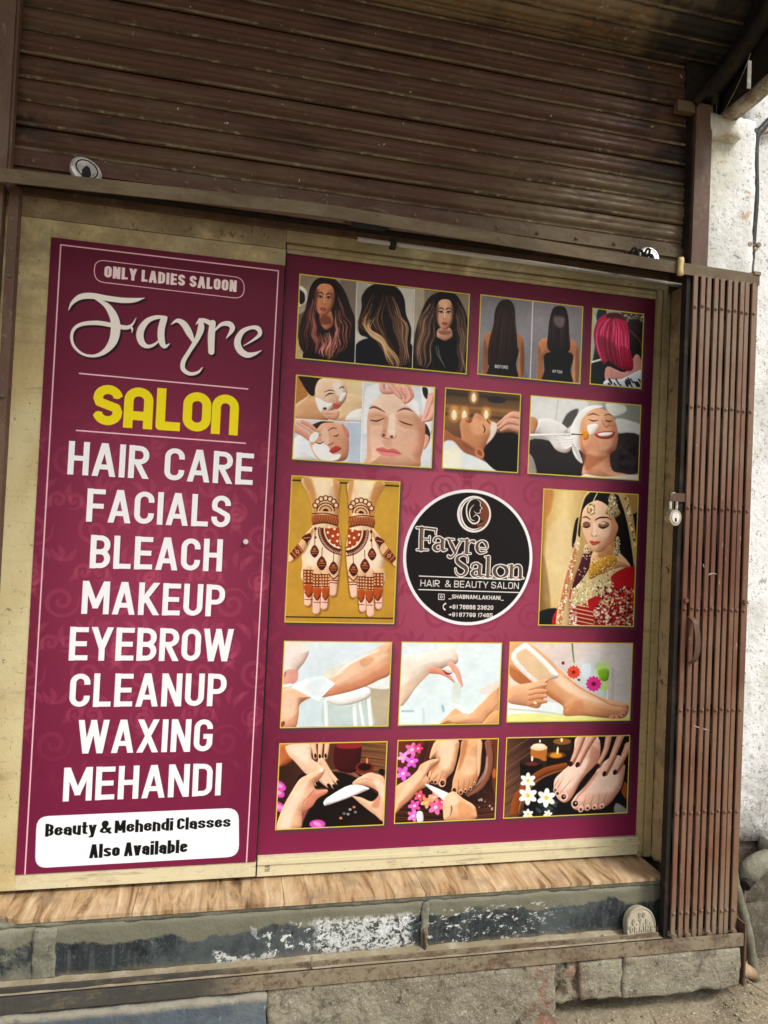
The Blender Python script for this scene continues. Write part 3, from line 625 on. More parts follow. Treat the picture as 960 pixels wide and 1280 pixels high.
@pic('printed picture of three facial treatments with cream and cotton pads', VC, [(67, 66), (909, 137), (885, 625), (52, 575)])
def pic_facials(cv, g):
    cv.grad([(0, 'c9985f'), (.5, 'e3c294'), (1, 'ecd9b4')], (67, 66), (460, 340))
    cv.poly([(62, 60), (120, 80), (140, 180), (120, 330), (50, 330)], 'b67c46', 10)
    cv.poly([(60, 260), (130, 210), (230, 240), (260, 340), (50, 345)], 'd6a27a', 6); cv.line([(70, 250), (140, 200)], 10, 'f0d2b0', 5)
    cv.poly([(340, 210), (400, 180), (470, 220), (470, 350), (280, 350), (320, 290)], 'e9c39b', 6); cv.poly([(400, 290), (470, 270), (470, 350), (370, 340)], 'f4f1e8', 6)
    cv.poly([(90, 70), (170, 80), (250, 95), (200, 130), (180, 190), (150, 180), (110, 120)], '2c1e1c', 5)
    cv.poly([(215, 92), (300, 88), (360, 110), (380, 170), (360, 230), (310, 270), (250, 275), (205, 225), (185, 160)], 'ebc2a4', 5)
    cv.poly([(190, 200), (250, 230), (300, 240), (260, 290), (220, 290), (195, 240)], 'f6f3ee', 5); cv.poly([(290, 120), (340, 120), (350, 180), (320, 190)], 'f6e9df', 8, .8); cv.poly([(345, 175), (375, 180), (350, 225), (330, 220)], 'f6f3ee', 5)
    cv.line([(245, 195), (275, 178), (300, 180)], [2, 8, 2], '3a2520', 2); cv.line([(240, 170), (275, 158), (305, 165)], [2, 6, 2], '5a3b2c', 2); cv.line([(330, 150), (350, 138), (362, 145)], [2, 7, 2], '3a2520', 2)
    cv.line([(310, 190), (318, 220), (330, 225)], [3, 6, 3], 'cf9a80', 3); cv.poly([(290, 240), (320, 235), (345, 245), (320, 270), (298, 262)], 'c65a58', 2)
    cv.poly([(232, 270), (280, 285), (330, 280), (320, 330), (260, 330), (235, 305)], 'e6ab92', 4); cv.line([(245, 300), (300, 298)], 3, 'b07660', 2); cv.ell(245, 268, 12, 8, '55443e', 0, 3)
    # lower left
    cv.poly([(60, 330), (465, 354), (458, 605), (50, 580)], 'c8cdd8', 1, smooth=False); cv.poly([(380, 360), (470, 365), (460, 600), (395, 590)], 'b9c4d6', 8)
    cv.poly([(60, 450), (130, 430), (200, 560), (180, 585), (50, 580)], 'e6ebf2', 6)
    cv.poly([(160, 370), (230, 345), (310, 350), (370, 390), (390, 460), (380, 560), (330, 585), (230, 585), (180, 540), (155, 470)], 'd9a184', 5)
    cv.poly([(160, 372), (240, 340), (300, 350), (230, 356), (185, 400)], '3a2a28', 4)
    cv.poly([(345, 355), (385, 400), (390, 440), (365, 420)], 'c98870', 4)
    cv.poly([(170, 490), (230, 470), (270, 500), (290, 540), (340, 540), (320, 575), (240, 585), (190, 545)], 'f2eef0', 7)
    cv.poly([(225, 400), (255, 380), (270, 460), (260, 485), (230, 470)], 'e8bda4', 8)
    cv.line([(190, 470), (215, 478), (240, 465)], [2, 7, 2], '3d241e', 2); cv.line([(295, 432), (315, 432), (330, 420)], [2, 7, 2], '3d241e', 2); cv.line([(265, 402), (290, 385), (318, 388)], [3, 7, 2], '6b4232', 2); cv.line([(185, 455), (200, 430), (225, 425)], [2, 6, 2], '6b4232', 2)
    cv.line([(262, 488), (285, 480), (300, 470)], [5, 8, 3], 'a3604e', 3); cv.poly([(272, 520), (310, 492), (345, 505), (320, 525), (290, 535)], 'b8453c', 2)
    for k, (a, b) in enumerate((((60, 370), (170, 450)), ((60, 395), (150, 452)), ((80, 350), (190, 425)), ((110, 345), (200, 405)))): cv.line([a, ((a[0]+b[0])/2, (a[1]+b[1])/2-6), b], [24, 24, 17], ['e0a48c', 'd4947c', 'e3ab94', 'd89c84'][k], 3)
    cv.ell(180, 438, 22, 36, 'f3efec', 40, 4)
    # right: large face, eyes closed
    cv.poly([(475, 100), (915, 137), (890, 630), (462, 608)], 'd3dbe0', 1, smooth=False)
    cv.poly([(500, 140), (600, 118), (560, 200), (510, 260), (500, 400), (475, 400), (480, 230)], 'eef1f2', 8)
    cv.poly([(820, 130), (905, 140), (895, 400), (860, 380)], 'e2e6ea', 6); cv.poly([(830, 142), (862, 150), (860, 210), (838, 190)], '2d2524', 4)
    cv.poly([(846, 360), (876, 410), (870, 470), (838, 470)], '3a2b28', 4); cv.poly([(842, 425), (872, 440), (862, 490), (835, 510)], 'dba48a', 4)
    cv.shape([(580, 190), (660, 160), (760, 200), (820, 290), (846, 360), (842, 470), (820, 560), (790, 625), (480, 625), (495, 560), (498, 440), (500, 330), (520, 250)], 'e6b79c', 4)
    cv.poly([(600, 190), (720, 200), (740, 260), (650, 300), (560, 260)], 'f1cdb5', 26, .8); cv.poly([(780, 300), (860, 380), (850, 500), (800, 640), (780, 520), (800, 420)], 'b8785c', 30, .6); cv.poly([(495, 300), (520, 420), (520, 600), (480, 640), (480, 400)], 'c98f74', 18, .5)
    cv.poly([(630, 310), (665, 310), (665, 420), (640, 430), (622, 400)], 'f6dac6', 12, .8); cv.poly([(600, 320), (630, 330), (610, 410), (590, 380)], 'c98d70', 12, .6)
    cv.poly([(520, 400), (590, 420), (580, 500), (520, 500)], 'ecb9a4', 20, .7)
    cv.poly([(505, 290), (600, 300), (612, 350), (560, 362), (508, 350)], 'c48d70', 22, .55); cv.poly([(680, 300), (790, 310), (800, 380), (740, 385), (690, 350)], 'c48d70', 22, .55); cv.poly([(520, 345), (598, 340), (590, 365), (530, 368)], 'dba88c', 8, .8); cv.poly([(692, 352), (775, 372), (760, 392), (700, 375)], 'd09a7e', 8, .8)
    cv.poly([(560, 565), (660, 565), (640, 590), (590, 592)], 'c8917a', 16, .6); cv.poly([(590, 455), (650, 458), (640, 500), (605, 498)], 'cf9a82', 10, .6); cv.poly([(590, 400), (615, 395), (612, 440), (584, 436)], 'c9876c', 10, .6); cv.poly([(690, 430), (800, 400), (800, 520), (720, 520)], 'dca890', 30, .6)
    cv.line([(512, 268), (540, 258), (575, 272), (605, 290)], [7, 12, 10, 4], '7a5644', 4); cv.line([(680, 285), (720, 268), (765, 278), (800, 305)], [4, 12, 11, 4], '7a5644', 4)
    cv.line([(520, 338), (560, 342), (602, 325)], [5, 8, 3], '3b2620', 2.5); cv.line([(690, 340), (725, 356), (770, 368)], [3, 8, 5], '3b2620', 2.5)
    cv.line([(520, 318), (560, 308), (600, 312)], [3, 6, 3], 'c28c70', 5, .8); cv.line([(690, 325), (740, 322), (775, 345)], [3, 6, 3], 'c28c70', 5, .8)
    cv.ell(598, 428, 8, 9, '6b3328', 20, 3); cv.ell(646, 436, 9, 8, '6b3328', 10, 3); cv.line([(578, 420), (588, 440), (622, 448), (665, 445), (676, 425)], [3, 5, 6, 5, 3], 'b9745e', 4, .8)
    cv.poly([(552, 512), (590, 500), (622, 512), (660, 508), (708, 542), (655, 530), (610, 526)], 'cc6a66', 2.5); cv.poly([(552, 514), (610, 526), (660, 530), (706, 542), (650, 556), (600, 552), (570, 535)], 'dd8480', 3)
    cv.line([(552, 514), (610, 526), (660, 530), (706, 542)], [2, 4, 4, 2], '8d3a38', 2)
    cv.unclip()
    cv.poly([(700, 185), (800, 230), (820, 320), (780, 290), (740, 250)], 'f0eeee', 5)
    for p, w in (([(590, 125), (600, 160), (660, 165)], [38, 42, 30]), ([(690, 150), (720, 200), (725, 230)], [52, 48, 22]), ([(740, 145), (760, 190), (740, 225)], [48, 44, 22]), ([(890, 200), (860, 290), (835, 345)], [60, 44, 20]), ([(905, 260), (880, 320), (850, 340)], [50, 40, 18]), ([(640, 128), (680, 170), (700, 200)], [44, 44, 22])):
        cv.line(p, w, 'e3a493', 4); cv.line([(x+9, y+5) for x, y in p], [v*.25 for v in w], 'c47c6c', 6, .6); cv.line([(x-7, y-3) for x, y in p], [v*.25 for v in w], 'f3c5b6', 6, .6)
    cv.line([(474, 104), (460, 606)], 6, 'f3ece0', 1, smooth=False); cv.line([(60, 330), (466, 354)], 6, 'f3ece0', 1, smooth=False)

@pic('printed picture of a woman lying back beside candles for a head massage', VD, [(57, 35), (395, 62), (382, 411), (44, 396)])
def pic_spa(cv, g):
    cv.grad([(0, '4a3d30'), (.35, '8e6842'), (.55, '6f4f36'), (1, '2a221f')], (80, 40), (80, 400))
    for y, c in ((60, '3a3128'), (115, 'a9794a'), (150, '3f2f26')): cv.line([(55, y), (395, y+28)], 14, c, 12, .7, smooth=False)
    for x, y, r in ((185, 75, 20), (98, 150, 24), (143, 152, 22), (240, 150, 20)): cv.ell(x, y, r, r*1.5, 'e9a85c', 0, 18, .7); cv.ell(x, y+6, r*.5, r*.9, 'f6e6c0', 0, 6); cv.ell(x, y-r*.4, 4, 8, 'fffbe8', 0, 3)
    cv.ell(285, 88, 42, 16, '332c2c', 5, 8)
    cv.poly([(44, 220), (100, 250), (150, 270), (240, 350), (200, 360), (40, 330)], '9a5f42', 6)
    cv.poly([(44, 290), (90, 270), (140, 320), (200, 345), (300, 400), (290, 420), (40, 410)], 'dfe6e6', 8); cv.poly([(50, 320), (110, 300), (130, 380), (60, 400)], 'f1ecd2', 14)
    cv.poly([(235, 240), (300, 235), (385, 250), (385, 410), (290, 405), (230, 350), (215, 300)], '181516', 6)
    cv.poly([(125, 190), (150, 165), (170, 190), (190, 150), (215, 155), (240, 175), (280, 190), (285, 230), (260, 270), (235, 300), (215, 340), (180, 320), (140, 285), (128, 240)], 'c58863', 5)
    cv.poly([(190, 170), (240, 185), (270, 210), (240, 240), (190, 240), (170, 210)], 'dca07a', 14, .8)
    cv.poly([(135, 270), (180, 300), (220, 330), (150, 300)], '7c4830', 12, .7)
    cv.line([(150, 180), (165, 188), (178, 180)], [4, 8, 3], '9b4b3c', 3); cv.line([(225, 200), (235, 220), (228, 235)], [3, 6, 3], '3a2018', 2); cv.line([(245, 180), (262, 200)], [6, 3], '5a3524', 3)
    cv.ell(210, 325, 20, 26, 'c17f5c', -35, 3); cv.ell(212, 324, 9, 15, '8e5037', -35, 3)
    cv.poly([(262, 190), (290, 200), (275, 250), (240, 285), (258, 240)], 'e9dcd0', 6, .9)
    for p, w in (([(386, 165), (350, 160), (290, 200)], [44, 34, 12]), ([(386, 195), (340, 185), (295, 215)], [36, 30, 12]), ([(386, 220), (340, 210), (305, 225)], [26, 24, 10])): cv.line(p, w, 'd6a08a', 3); cv.line([(x, y+7) for x, y in p], [v*.2 for v in w], 'a86c58', 3, .7)

@pic('printed picture of a smiling woman getting a face mask brushed on', VD, [(437, 70), (929, 108), (918, 446), (424, 418)])
def pic_mask(cv, g):
    cv.grad([(0, '9a9c92'), (.5, 'c2c1b8'), (1, '7f8478')], (440, 70), (930, 110))
    cv.poly([(430, 60), (680, 85), (650, 200), (560, 240), (430, 200)], 'dadbd8', 8); cv.line([(560, 90), (545, 200)], 5, 'b9bab8', 6); cv.poly([(600, 150), (650, 130), (620, 200), (570, 220)], '55524f', 8)
    cv.poly([(760, 100), (930, 112), (925, 260), (820, 260)], '8c9187', 12); cv.poly([(770, 105), (850, 110), (860, 140), (800, 160)], 'd8d9cf', 10); cv.poly([(820, 170), (930, 200), (928, 240), (820, 230)], 'd2d5d0', 8)
    cv.poly([(430, 270), (560, 280), (680, 330), (680, 430), (424, 415)], '2b2728', 6); cv.poly([(425, 330), (450, 350), (465, 420), (424, 415)], '8f8a85', 5)
    cv.poly([(800, 255), (925, 250), (920, 410), (790, 400)], '3b3236', 8); cv.speck(30, ['4c4246', '241e22'], 8, 18, g, (820, 270, 915, 390), .5, 6)
    cv.poly([(650, 150), (700, 115), (760, 120), (700, 160), (665, 230), (650, 300), (670, 370), (640, 350), (620, 300), (615, 220)], 'e6e5e2', 6); cv.poly([(610, 270), (640, 300), (665, 370), (640, 330)], 'c0bcb8', 5)
    cv.poly([(720, 128), (775, 138), (812, 180), (826, 250), (815, 310), (790, 330), (800, 400), (850, 415), (918, 430), (918, 450), (680, 435), (684, 340), (655, 300), (655, 230), (668, 170)], 'cf9575', 5)
    cv.poly([(690, 150), (760, 150), (750, 200), (690, 210)], 'e3b091', 16, .8); cv.poly([(660, 250), (680, 320), (760, 340), (800, 320), (740, 370), (680, 400)], '96593c', 16, .7); cv.poly([(760, 190), (800, 230), (790, 300), (740, 300)], 'dca283', 12, .7)
    cv.line([(695, 175), (715, 182), (738, 178)], [2, 6, 2], '3a2018', 2); cv.line([(690, 158), (715, 150), (742, 158)], [2, 6, 2], '5a3524', 2); cv.line([(768, 178), (785, 184), (800, 180)], [2, 6, 2], '3a2018', 2); cv.line([(765, 158), (785, 152), (803, 162)], [2, 5, 2], '5a3524', 2)
    cv.line([(752, 175), (766, 205), (778, 208), (785, 200)], [2, 4, 6, 4], 'a86a4c', 3)
    cv.poly([(722, 240), (760, 228), (812, 230), (795, 258), (755, 262), (730, 252)], 'a9473a', 2.5); cv.poly([(735, 240), (765, 233), (803, 235), (785, 248), (750, 250)], 'f4efe8', 2)
    cv.poly([(690, 205), (730, 195), (738, 215), (720, 240), (700, 245)], 'ece4dd', 5); cv.poly([(665, 225), (695, 235), (690, 262), (670, 262)], 'd18a1e', 4)
    cv.poly([(678, 418), (760, 430), (920, 420), (918, 450), (680, 440)], 'e8e6e2', 5, .9)
    cv.poly([(455, 190), (500, 170), (560, 185), (600, 215), (600, 245), (620, 260), (615, 310), (590, 325), (550, 310), (520, 270), (480, 240), (455, 230)], 'dcdad8', 5)
    for k in range(4): cv.line([(545+k*10, 245+k*14), (590, 262+k*14), (620, 262+k*10)], [10, 17, 11], 'e9e7e4', 3); cv.line([(550+k*10, 254+k*14), (590, 271+k*14)], 3, 'a8a4a2', 3, .7)
    cv.poly([(436, 165), (470, 180), (455, 235), (432, 235)], 'b98a6c', 5)
    cv.line([(432, 245), (560, 243), (660, 240)], [12, 9, 6], 'f2f2f2', 2, smooth=False); cv.line([(620, 240), (668, 243)], 5, '2a2422', 1.5)

@pic('printed picture of two palms covered in dark henna patterns', VF, [(107, 50), (876, 95), (834, 1097), (60, 1094)])
def pic_henna(cv, g):
    cv.grad([(0, 'b08a2e'), (.1, 'c4983c'), (.9, 'bf8f38'), (1, 'b58a3a')], (110, 50), (70, 1095))
    cv.line([(100, 84), (880, 128)], 11, '3d2a14', 3, smooth=False); cv.line([(60, 1050), (850, 1062)], 9, '3d2a14', 3, smooth=False)
    H = '5a1c10'
    def hand(f):
        X = lambda pts: [f(x, y) for x, y in pts]
        sh = lambda pts: [f(x+8, y+10) for x, y in pts]
        palm = [(185, 70), (430, 80), (440, 200), (432, 330), (430, 410), (455, 520), (455, 640), (430, 800), (380, 830), (190, 800), (186, 680), (180, 600), (200, 480), (262, 400), (258, 320), (235, 200)]
        cv.poly(sh(palm), '6e4a1c', 16, .6); cv.poly(X(palm), 'e9c49c', 4)
        cv.poly(X([(190, 75), (235, 200), (258, 320), (262, 400), (290, 380), (285, 220), (250, 80)]), 'b9793c', 20, .7); cv.poly(X([(400, 80), (440, 90), (442, 330), (415, 330), (420, 200)]), 'c08448', 14, .7); cv.poly(X([(270, 80), (370, 85), (370, 190), (300, 190)]), 'f6dcb4', 24, .8)
        cv.poly(X([(220, 480), (420, 560), (400, 720), (230, 700)]), 'f5dcc2', 30, .8)
        # thumb
        th = [(262, 420), (200, 480), (150, 545), (90, 610), (92, 655), (120, 650), (180, 600), (210, 560)]
        cv.poly(sh(th), '6e4a1c', 12, .5); cv.poly(X(th), 'e3b184', 4); cv.ell(*f(102, 640), 16, 22, 'eebfa4', 30, 4)
        # fingers: x0, x1 at the root, tip x, tip y
        for (a, b, tx, ty, w) in ((190, 262, 222, 950, 60), (256, 325, 283, 1005, 64), (318, 385, 338, 975, 60), (374, 442, 402, 880, 58)):
            p = [(((a+b)/2), 720), ((a+b)/2*.6+tx*.4, 820), (tx, ty)]
            cv.line(sh(p), [w+6, w+2, w-8], '6e4a1c', 12, .6); cv.line(X(p), [w+8, w, w-10], 'e5b48e', 3); cv.line(X([(tx, ty-60), (tx, ty)]), [w-16, w-18], 'f2bfb0', 10, .8)
            cv.line(X([(a+2, 740), (tx-w/2+4, ty)]), [5, 2], '7c3c1c', 3, .8); 
        # wrist band and flower
        cv.line(X([(258, 322), (345, 318), (434, 338)]), 7, H, 2)
        for k in range(7):
            t = math.radians(200+k*23.3); cx, cy = 350+78*math.cos(t), 290+78*math.sin(t)
            cv.ell(*f(cx, cy), 21, 21, H, 0, 2); cv.ell(*f(cx, cy), 13, 14, 'ecc8a0', 0, 2)
        for rr, c in ((66, H), (58, 'e3b888'), (46, H), (39, 'd9a878'), (20, '4a140a')):
            t = np.radians(np.linspace(180, 360, 12)); cv.poly(X([(350+rr*math.cos(v), 305+rr*.95*math.sin(v)) for v in t]), c, 2, smooth=False)
        cv.poly(X([(258, 335), (345, 328), (434, 345), (432, 405), (350, 385), (262, 395)]), 'a05a30', 3)
        for k in range(9): x = 264+k*19; cv.line(X([(x, 335+k*.8), (x+16, 392)]), 3, 'c78a56', 1.5, .8); cv.line(X([(x+16, 335+k), (x, 392)]), 3, '6b2c14', 1.5, .8)
        cv.line(X([(258, 398), (345, 386), (434, 408)]), 7, H, 2)
        # big mandala
        c0 = (470, 430)
        def arc(R0, a0=95, a1=182, n=12): return [(c0[0]+R0*math.cos(math.radians(v)), c0[1]+R0*1.05*math.sin(math.radians(v))) for v in np.linspace(a0, a1, n)]
        cv.poly(X(arc(118)+[(445, 420), (448, 540)]), 'a8431c', 2, smooth=False)
        for R0, wd in ((172, 7), (140, 10), (120, 6)): cv.line(X(arc(R0)), wd, H, 2, smooth=False)
        for v in np.linspace(97, 180, 20): cv.line(X([(c0[0]+146*math.cos(math.radians(v)), c0[1]+150*math.sin(math.radians(v))), (c0[0]+168*math.cos(math.radians(v+4)), c0[1]+176*math.sin(math.radians(v+4)))]), [11, 4], H, 1.5)
        for (dx, dy) in ((375, 418), (412, 430), (365, 455), (400, 480), (436, 470), (378, 512), (410, 545), (440, 560), (432, 515)): cv.ell(*f(dx, dy), 9, 9, 'f7dcb8', 0, 3)
        # drops and motifs on the palm
        for x, y, r in ((272, 590, 30), (322, 675, 34), (405, 708, 32)):
            cv.line(X([(x+4, 430 if x < 300 else 560), (x, y-r)]), 4, H, 1.5); cv.poly(X([(x, y-r*1.6), (x+r, y-r*.2), (x+r*.7, y+r*.8), (x, y+r*1.4), (x-r*.7, y+r*.8), (x-r, y-r*.2)]), H, 2); cv.line(X([(x-r*.7, y-3), (x+r*.7, y-3)]), 5, 'c98a58', 1.5); cv.line(X([(x-r*.6, y+r*.4), (x+r*.6, y+r*.4)]), 4, 'c98a58', 1.5); cv.ell(*f(x, y-r*.6), r*.4, r*.3, 'b06a3c', 0, 1.5)
        cv.ell(*f(278, 428), 9, 12, H, 0, 2); cv.ell(*f(278, 490), 8, 9, H, 0, 2)
        cv.poly(X([(182, 490), (235, 460), (250, 490), (225, 520), (222, 545), (205, 515)]), H, 2); cv.line(X([(195, 495), (240, 490)]), 5, 'd9a878', 2)
        cv.poly(X([(155, 535), (195, 590), (130, 645), (95, 605)]), '7a3018', 2, smooth=False)
        for k in range(3): cv.line(X([(150-k*20, 545+k*22), (185-k*20, 590+k*18)]), 4, 'dba878', 1.5)
        cv.ell(*f(150, 590), 12, 12, 'dba878', 0, 2); cv.ell(*f(150, 590), 6, 6, H, 0, 2)
        # finger bands
        for (x0, x1, ya, yb, dx) in ((192, 262, 720, 815, 4), (256, 320, 750, 835, 2), (322, 380, 750, 835, -2)):
            cv.poly(X([(x0, ya), (x1, ya+4), (x1-4+dx, yb), (x0+4+dx, yb-2)]), '8c431f', 2, smooth=False)
            for i in range(3):
                for j in range(4): cv.ell(*f(x0+12+i*(x1-x0-20)/2, ya+12+j*22), 7, 6, 'e6bc90', 45, 1.5)
            cv.line(X([(x0, ya), (x1, ya+4)]), 7, H, 2); cv.line(X([(x0+4, yb), (x1-3, yb+2)]), 6, H, 2)
            cv.poly(X([(x0+4+dx, yb+10), (x1-6+dx, yb+12), (x1-8+dx, yb+60), ((x0+x1)/2+dx, yb+95), (x0+8+dx, yb+58)]), 'b0521f', 3); cv.line(X([(x0+8+dx, yb+62), ((x0+x1)/2+dx, yb+98), (x1-8+dx, yb+64)]), 6, H, 2)
            cv.line(X([(x0+8+dx, yb+112), (x1-8+dx, yb+114)]), 4, H, 1.5)
        cv.line(X([(376, 752), (405, 782), (438, 756)]), 7, H, 2); cv.line(X([(378, 790), (436, 795)]), 6, H, 2); cv.line(X([(380, 808), (434, 812)]), 5, H, 2)
    hand(lambda x, y: (x, y))
    hand(lambda x, y: (475+(475-x)*.985+2, y+(475-x)*.062*1.0+8))

@pic('printed picture of a bride in red and gold with a veil and jewellery', VH, [(120, 70), (880, 108), (848, 1175), (82, 1163)])
def pic_bride(cv, g):
    cv.grad([(0, '8a6a3a'), (.12, 'c9a468'), (.5, 'e0c48c'), (1, 'b3925a')], (110, 500), (480, 500))
    cv.poly([(100, 60), (200, 70), (180, 250), (110, 300)], 'b7793e', 24, .8); cv.poly([(160, 400), (330, 330), (330, 700), (200, 980), (120, 900)], 'dcc294', 40, .7); cv.poly([(100, 640), (140, 660), (180, 1060), (80, 1080)], '7a5a30', 20, .6)
    cv.poly([(80, 1060), (240, 1030), (250, 1180), (70, 1180)], '141c1e', 6)
    cv.poly([(820, 240), (885, 230), (870, 660), (820, 640)], '17120f', 8); cv.poly([(740, 105), (885, 105), (880, 240), (820, 260)], 'a8834a', 12)
    cv.poly([(380, 320), (420, 330), (400, 560), (350, 520)], '1c1614', 8)
    # dress
    cv.shape([(480, 700), (700, 640), (850, 700), (860, 1190), (230, 1190), (250, 980), (300, 800)], 'a4161f', 5)
    cv.poly([(380, 820), (520, 690), (720, 650), (840, 690), (700, 790), (640, 880), (560, 930), (420, 1000), (340, 960)], 'c9b288', 10)
    cv.poly([(660, 780), (780, 700), (860, 700), (860, 900), (800, 940), (740, 900)], 'a8151f', 8)
    cv.speck(330, ['e8dcb0', 'b99c5c', 'd8c48a', '8a6a34', 'f4ecca'], 5, 13, g, (345, 800, 680, 1010), .9, 2)
    cv.speck(420, ['d9c6a6', 'f0e6cc', '7c1018', 'a88c62', '3a1212'], 5, 15, g, (520, 860, 850, 1175), .85, 2)
    for k in range(12): y = 985+k*16; cv.line([(330, y), (520, y+40)], 9, 'd8c79a' if k % 2 == 0 else '8f1a20', 2, .85, smooth=False)
    cv.poly([(480, 960), (570, 930), (560, 990), (500, 1040)], 'b01420', 5)
    cv.speck(160, ['dfe0d2', '9fa08a', 'f6f4e8', 'b0a070'], 5, 12, g, (240, 960, 390, 1180), .8, 2)
    cv.unclip()
    cv.poly([(440, 590), (530, 580), (480, 720), (400, 830), (350, 860), (400, 700)], '4a1a28', 5); cv.speck(22, ['d9c6a6'], 5, 9, g, (400, 600, 500, 780), .9, 2)
    # hair and veil
    cv.poly([(480, 98), (660, 100), (740, 150), (790, 300), (820, 480), (845, 690), (720, 600), (690, 480), (720, 380), (680, 300), (560, 160), (450, 230), (425, 330), (420, 240)], '14100f', 5)
    cv.poly([(500, 700), (520, 570), (640, 520), (720, 570), (820, 690), (720, 700), (560, 760)], 'd9aa80', 6)
    cv.poly([(560, 590), (700, 500), (690, 590), (600, 640)], '9c6844', 20, .7)
    # face
    cv.shape([(480, 190), (560, 165), (640, 210), (690, 300), (712, 390), (690, 470), (640, 530), (580, 575), (530, 572), (480, 510), (445, 430), (428, 340), (436, 250)], 'e2b393', 4)
    cv.poly([(640, 260), (720, 350), (700, 480), (620, 560), (640, 460), (670, 380)], 'b67a58', 26, .7); cv.poly([(560, 370), (650, 380), (640, 450), (580, 450)], 'f0cdb4', 30, .5); cv.poly([(480, 200), (580, 200), (570, 290), (500, 290)], 'e8c0a4', 26, .6); cv.poly([(515, 350), (540, 350), (545, 430), (520, 440)], 'f2d4bc', 8, .6)
    cv.unclip()
    cv.line([(436, 300), (465, 295), (500, 318)], [5, 11, 5], '2a1a15', 3); cv.line([(535, 322), (570, 302), (630, 300), (665, 318)], [6, 13, 11, 3], '2a1a15', 3)
    cv.poly([(435, 350), (465, 330), (498, 348), (490, 378), (455, 382)], '7c5040', 5, .9); cv.poly([(560, 355), (600, 330), (645, 345), (620, 378), (575, 382)], '7c5040', 5, .9); cv.poly([(570, 345), (600, 336), (625, 346), (600, 362)], 'd8b090', 4)
    cv.line([(436, 372), (465, 378), (496, 366)], [5, 12, 4], '16100e', 2.5); cv.line([(562, 372), (595, 384), (632, 372), (650, 352)], [5, 14, 10, 3], '16100e', 2.5)
    cv.line([(522, 350), (512, 410), (500, 438), (520, 452), (552, 446)], [3, 4, 6, 6, 5], 'bd8468', 4, .8); cv.ell(512, 446, 5, 4, '7a4534', 0, 2); cv.ell(543, 446, 5, 4, '7a4534', 0, 2)
    cv.poly([(490, 490), (515, 484), (530, 490), (548, 486), (580, 494), (550, 515), (520, 522), (500, 508)], 'bc5148', 2.5); cv.line([(492, 492), (530, 500), (578, 495)], 3, '7c2c28', 2)
    cv.line([(630, 510), (670, 500), (700, 480)], [3, 7, 3], 'c04a3c', 4, .7)
    # veil
    cv.poly([(500, 98), (455, 150), (420, 280), (400, 430), (420, 470), (440, 560), (410, 680), (360, 800), (330, 950), (320, 1180), (225, 1180), (245, 980), (290, 760), (340, 600), (380, 480), (400, 330), (430, 180), (470, 100)], 'cdb082', 5)
    cv.poly([(430, 440), (445, 560), (400, 700), (350, 840), (370, 680), (400, 560)], 'a98a5c', 14, .7)
    cv.poly([(380, 500), (350, 620), (300, 780), (260, 960), (230, 1180), (260, 1180), (300, 960), (340, 790), (385, 640)], 'b24a3c', 7, .6)
    for k in range(120): t = g.random(); x = 375-150*t+g.random()*40-10; y = 500+t*650; cv.ell(x+8, y, 5+g.random()*7, 4+g.random()*5, ['ece2c0', 'cdb67c', 'f7f1da', 'a8823e'][g.integers(4)], g.random()*180, 2, .9, 7)
    cv.poly([(720, 105), (780, 120), (830, 240), (855, 400), (868, 560), (850, 700), (830, 560), (800, 380), (765, 240)], 'bfa070', 5)
    for k in range(60): t = g.random(); cv.ell(770+75*t+g.random()*20, 130+t*400, 6+g.random()*7, 5+g.random()*4, ['efe4c8', '6a4c28', 'cbb078'][g.integers(3)], g.random()*180, 2, .9, 7)
    # jewellery
    cv.line([(555, 100), (530, 150), (515, 185)], [8, 9, 9], 'd9c9a4', 2); cv.ell(503, 235, 34, 48, 'b39058', 0, 3); cv.ell(503, 235, 22, 34, 'e8d2ae', 0, 3); cv.ell(503, 240, 11, 18, 'a8763c', 0, 3); cv.speck(26, ['f6eed6', '7a5426'], 4, 7, g, (472, 190, 535, 280), .9, 1.5)
    cv.poly([(655, 110), (690, 112), (710, 200), (738, 265), (700, 300), (650, 280), (615, 262), (640, 210)], 'a08a62', 4); cv.speck(90, ['efe8d4', '4c3a22', 'cbb98e'], 4, 8, g, (640, 130, 715, 290), .85, 1.5)
    cv.poly([(700, 460), (728, 460), (730, 540), (738, 600), (690, 605), (680, 570), (702, 540)], 'a99c78', 3); cv.speck(30, ['f2ecd8', '3a3020'], 4, 8, g, (688, 470, 735, 600), .9, 1.5); cv.poly([(455, 520), (485, 520), (495, 585), (445, 585)], 'cbb08c', 4); cv.speck(10, ['f5e6da', '6b3440'], 4, 8, g, (450, 530, 492, 585), .9, 1.5)
    cv.poly([(490, 700), (570, 640), (650, 600), (705, 620), (700, 670), (640, 700), (560, 760), (490, 790)], 'b98a32', 4); cv.speck(120, ['e8c468', '7c5418', 'd8a83c', 'f5e2a0'], 4, 8, g, (495, 625, 690, 770), .8, 1.5)

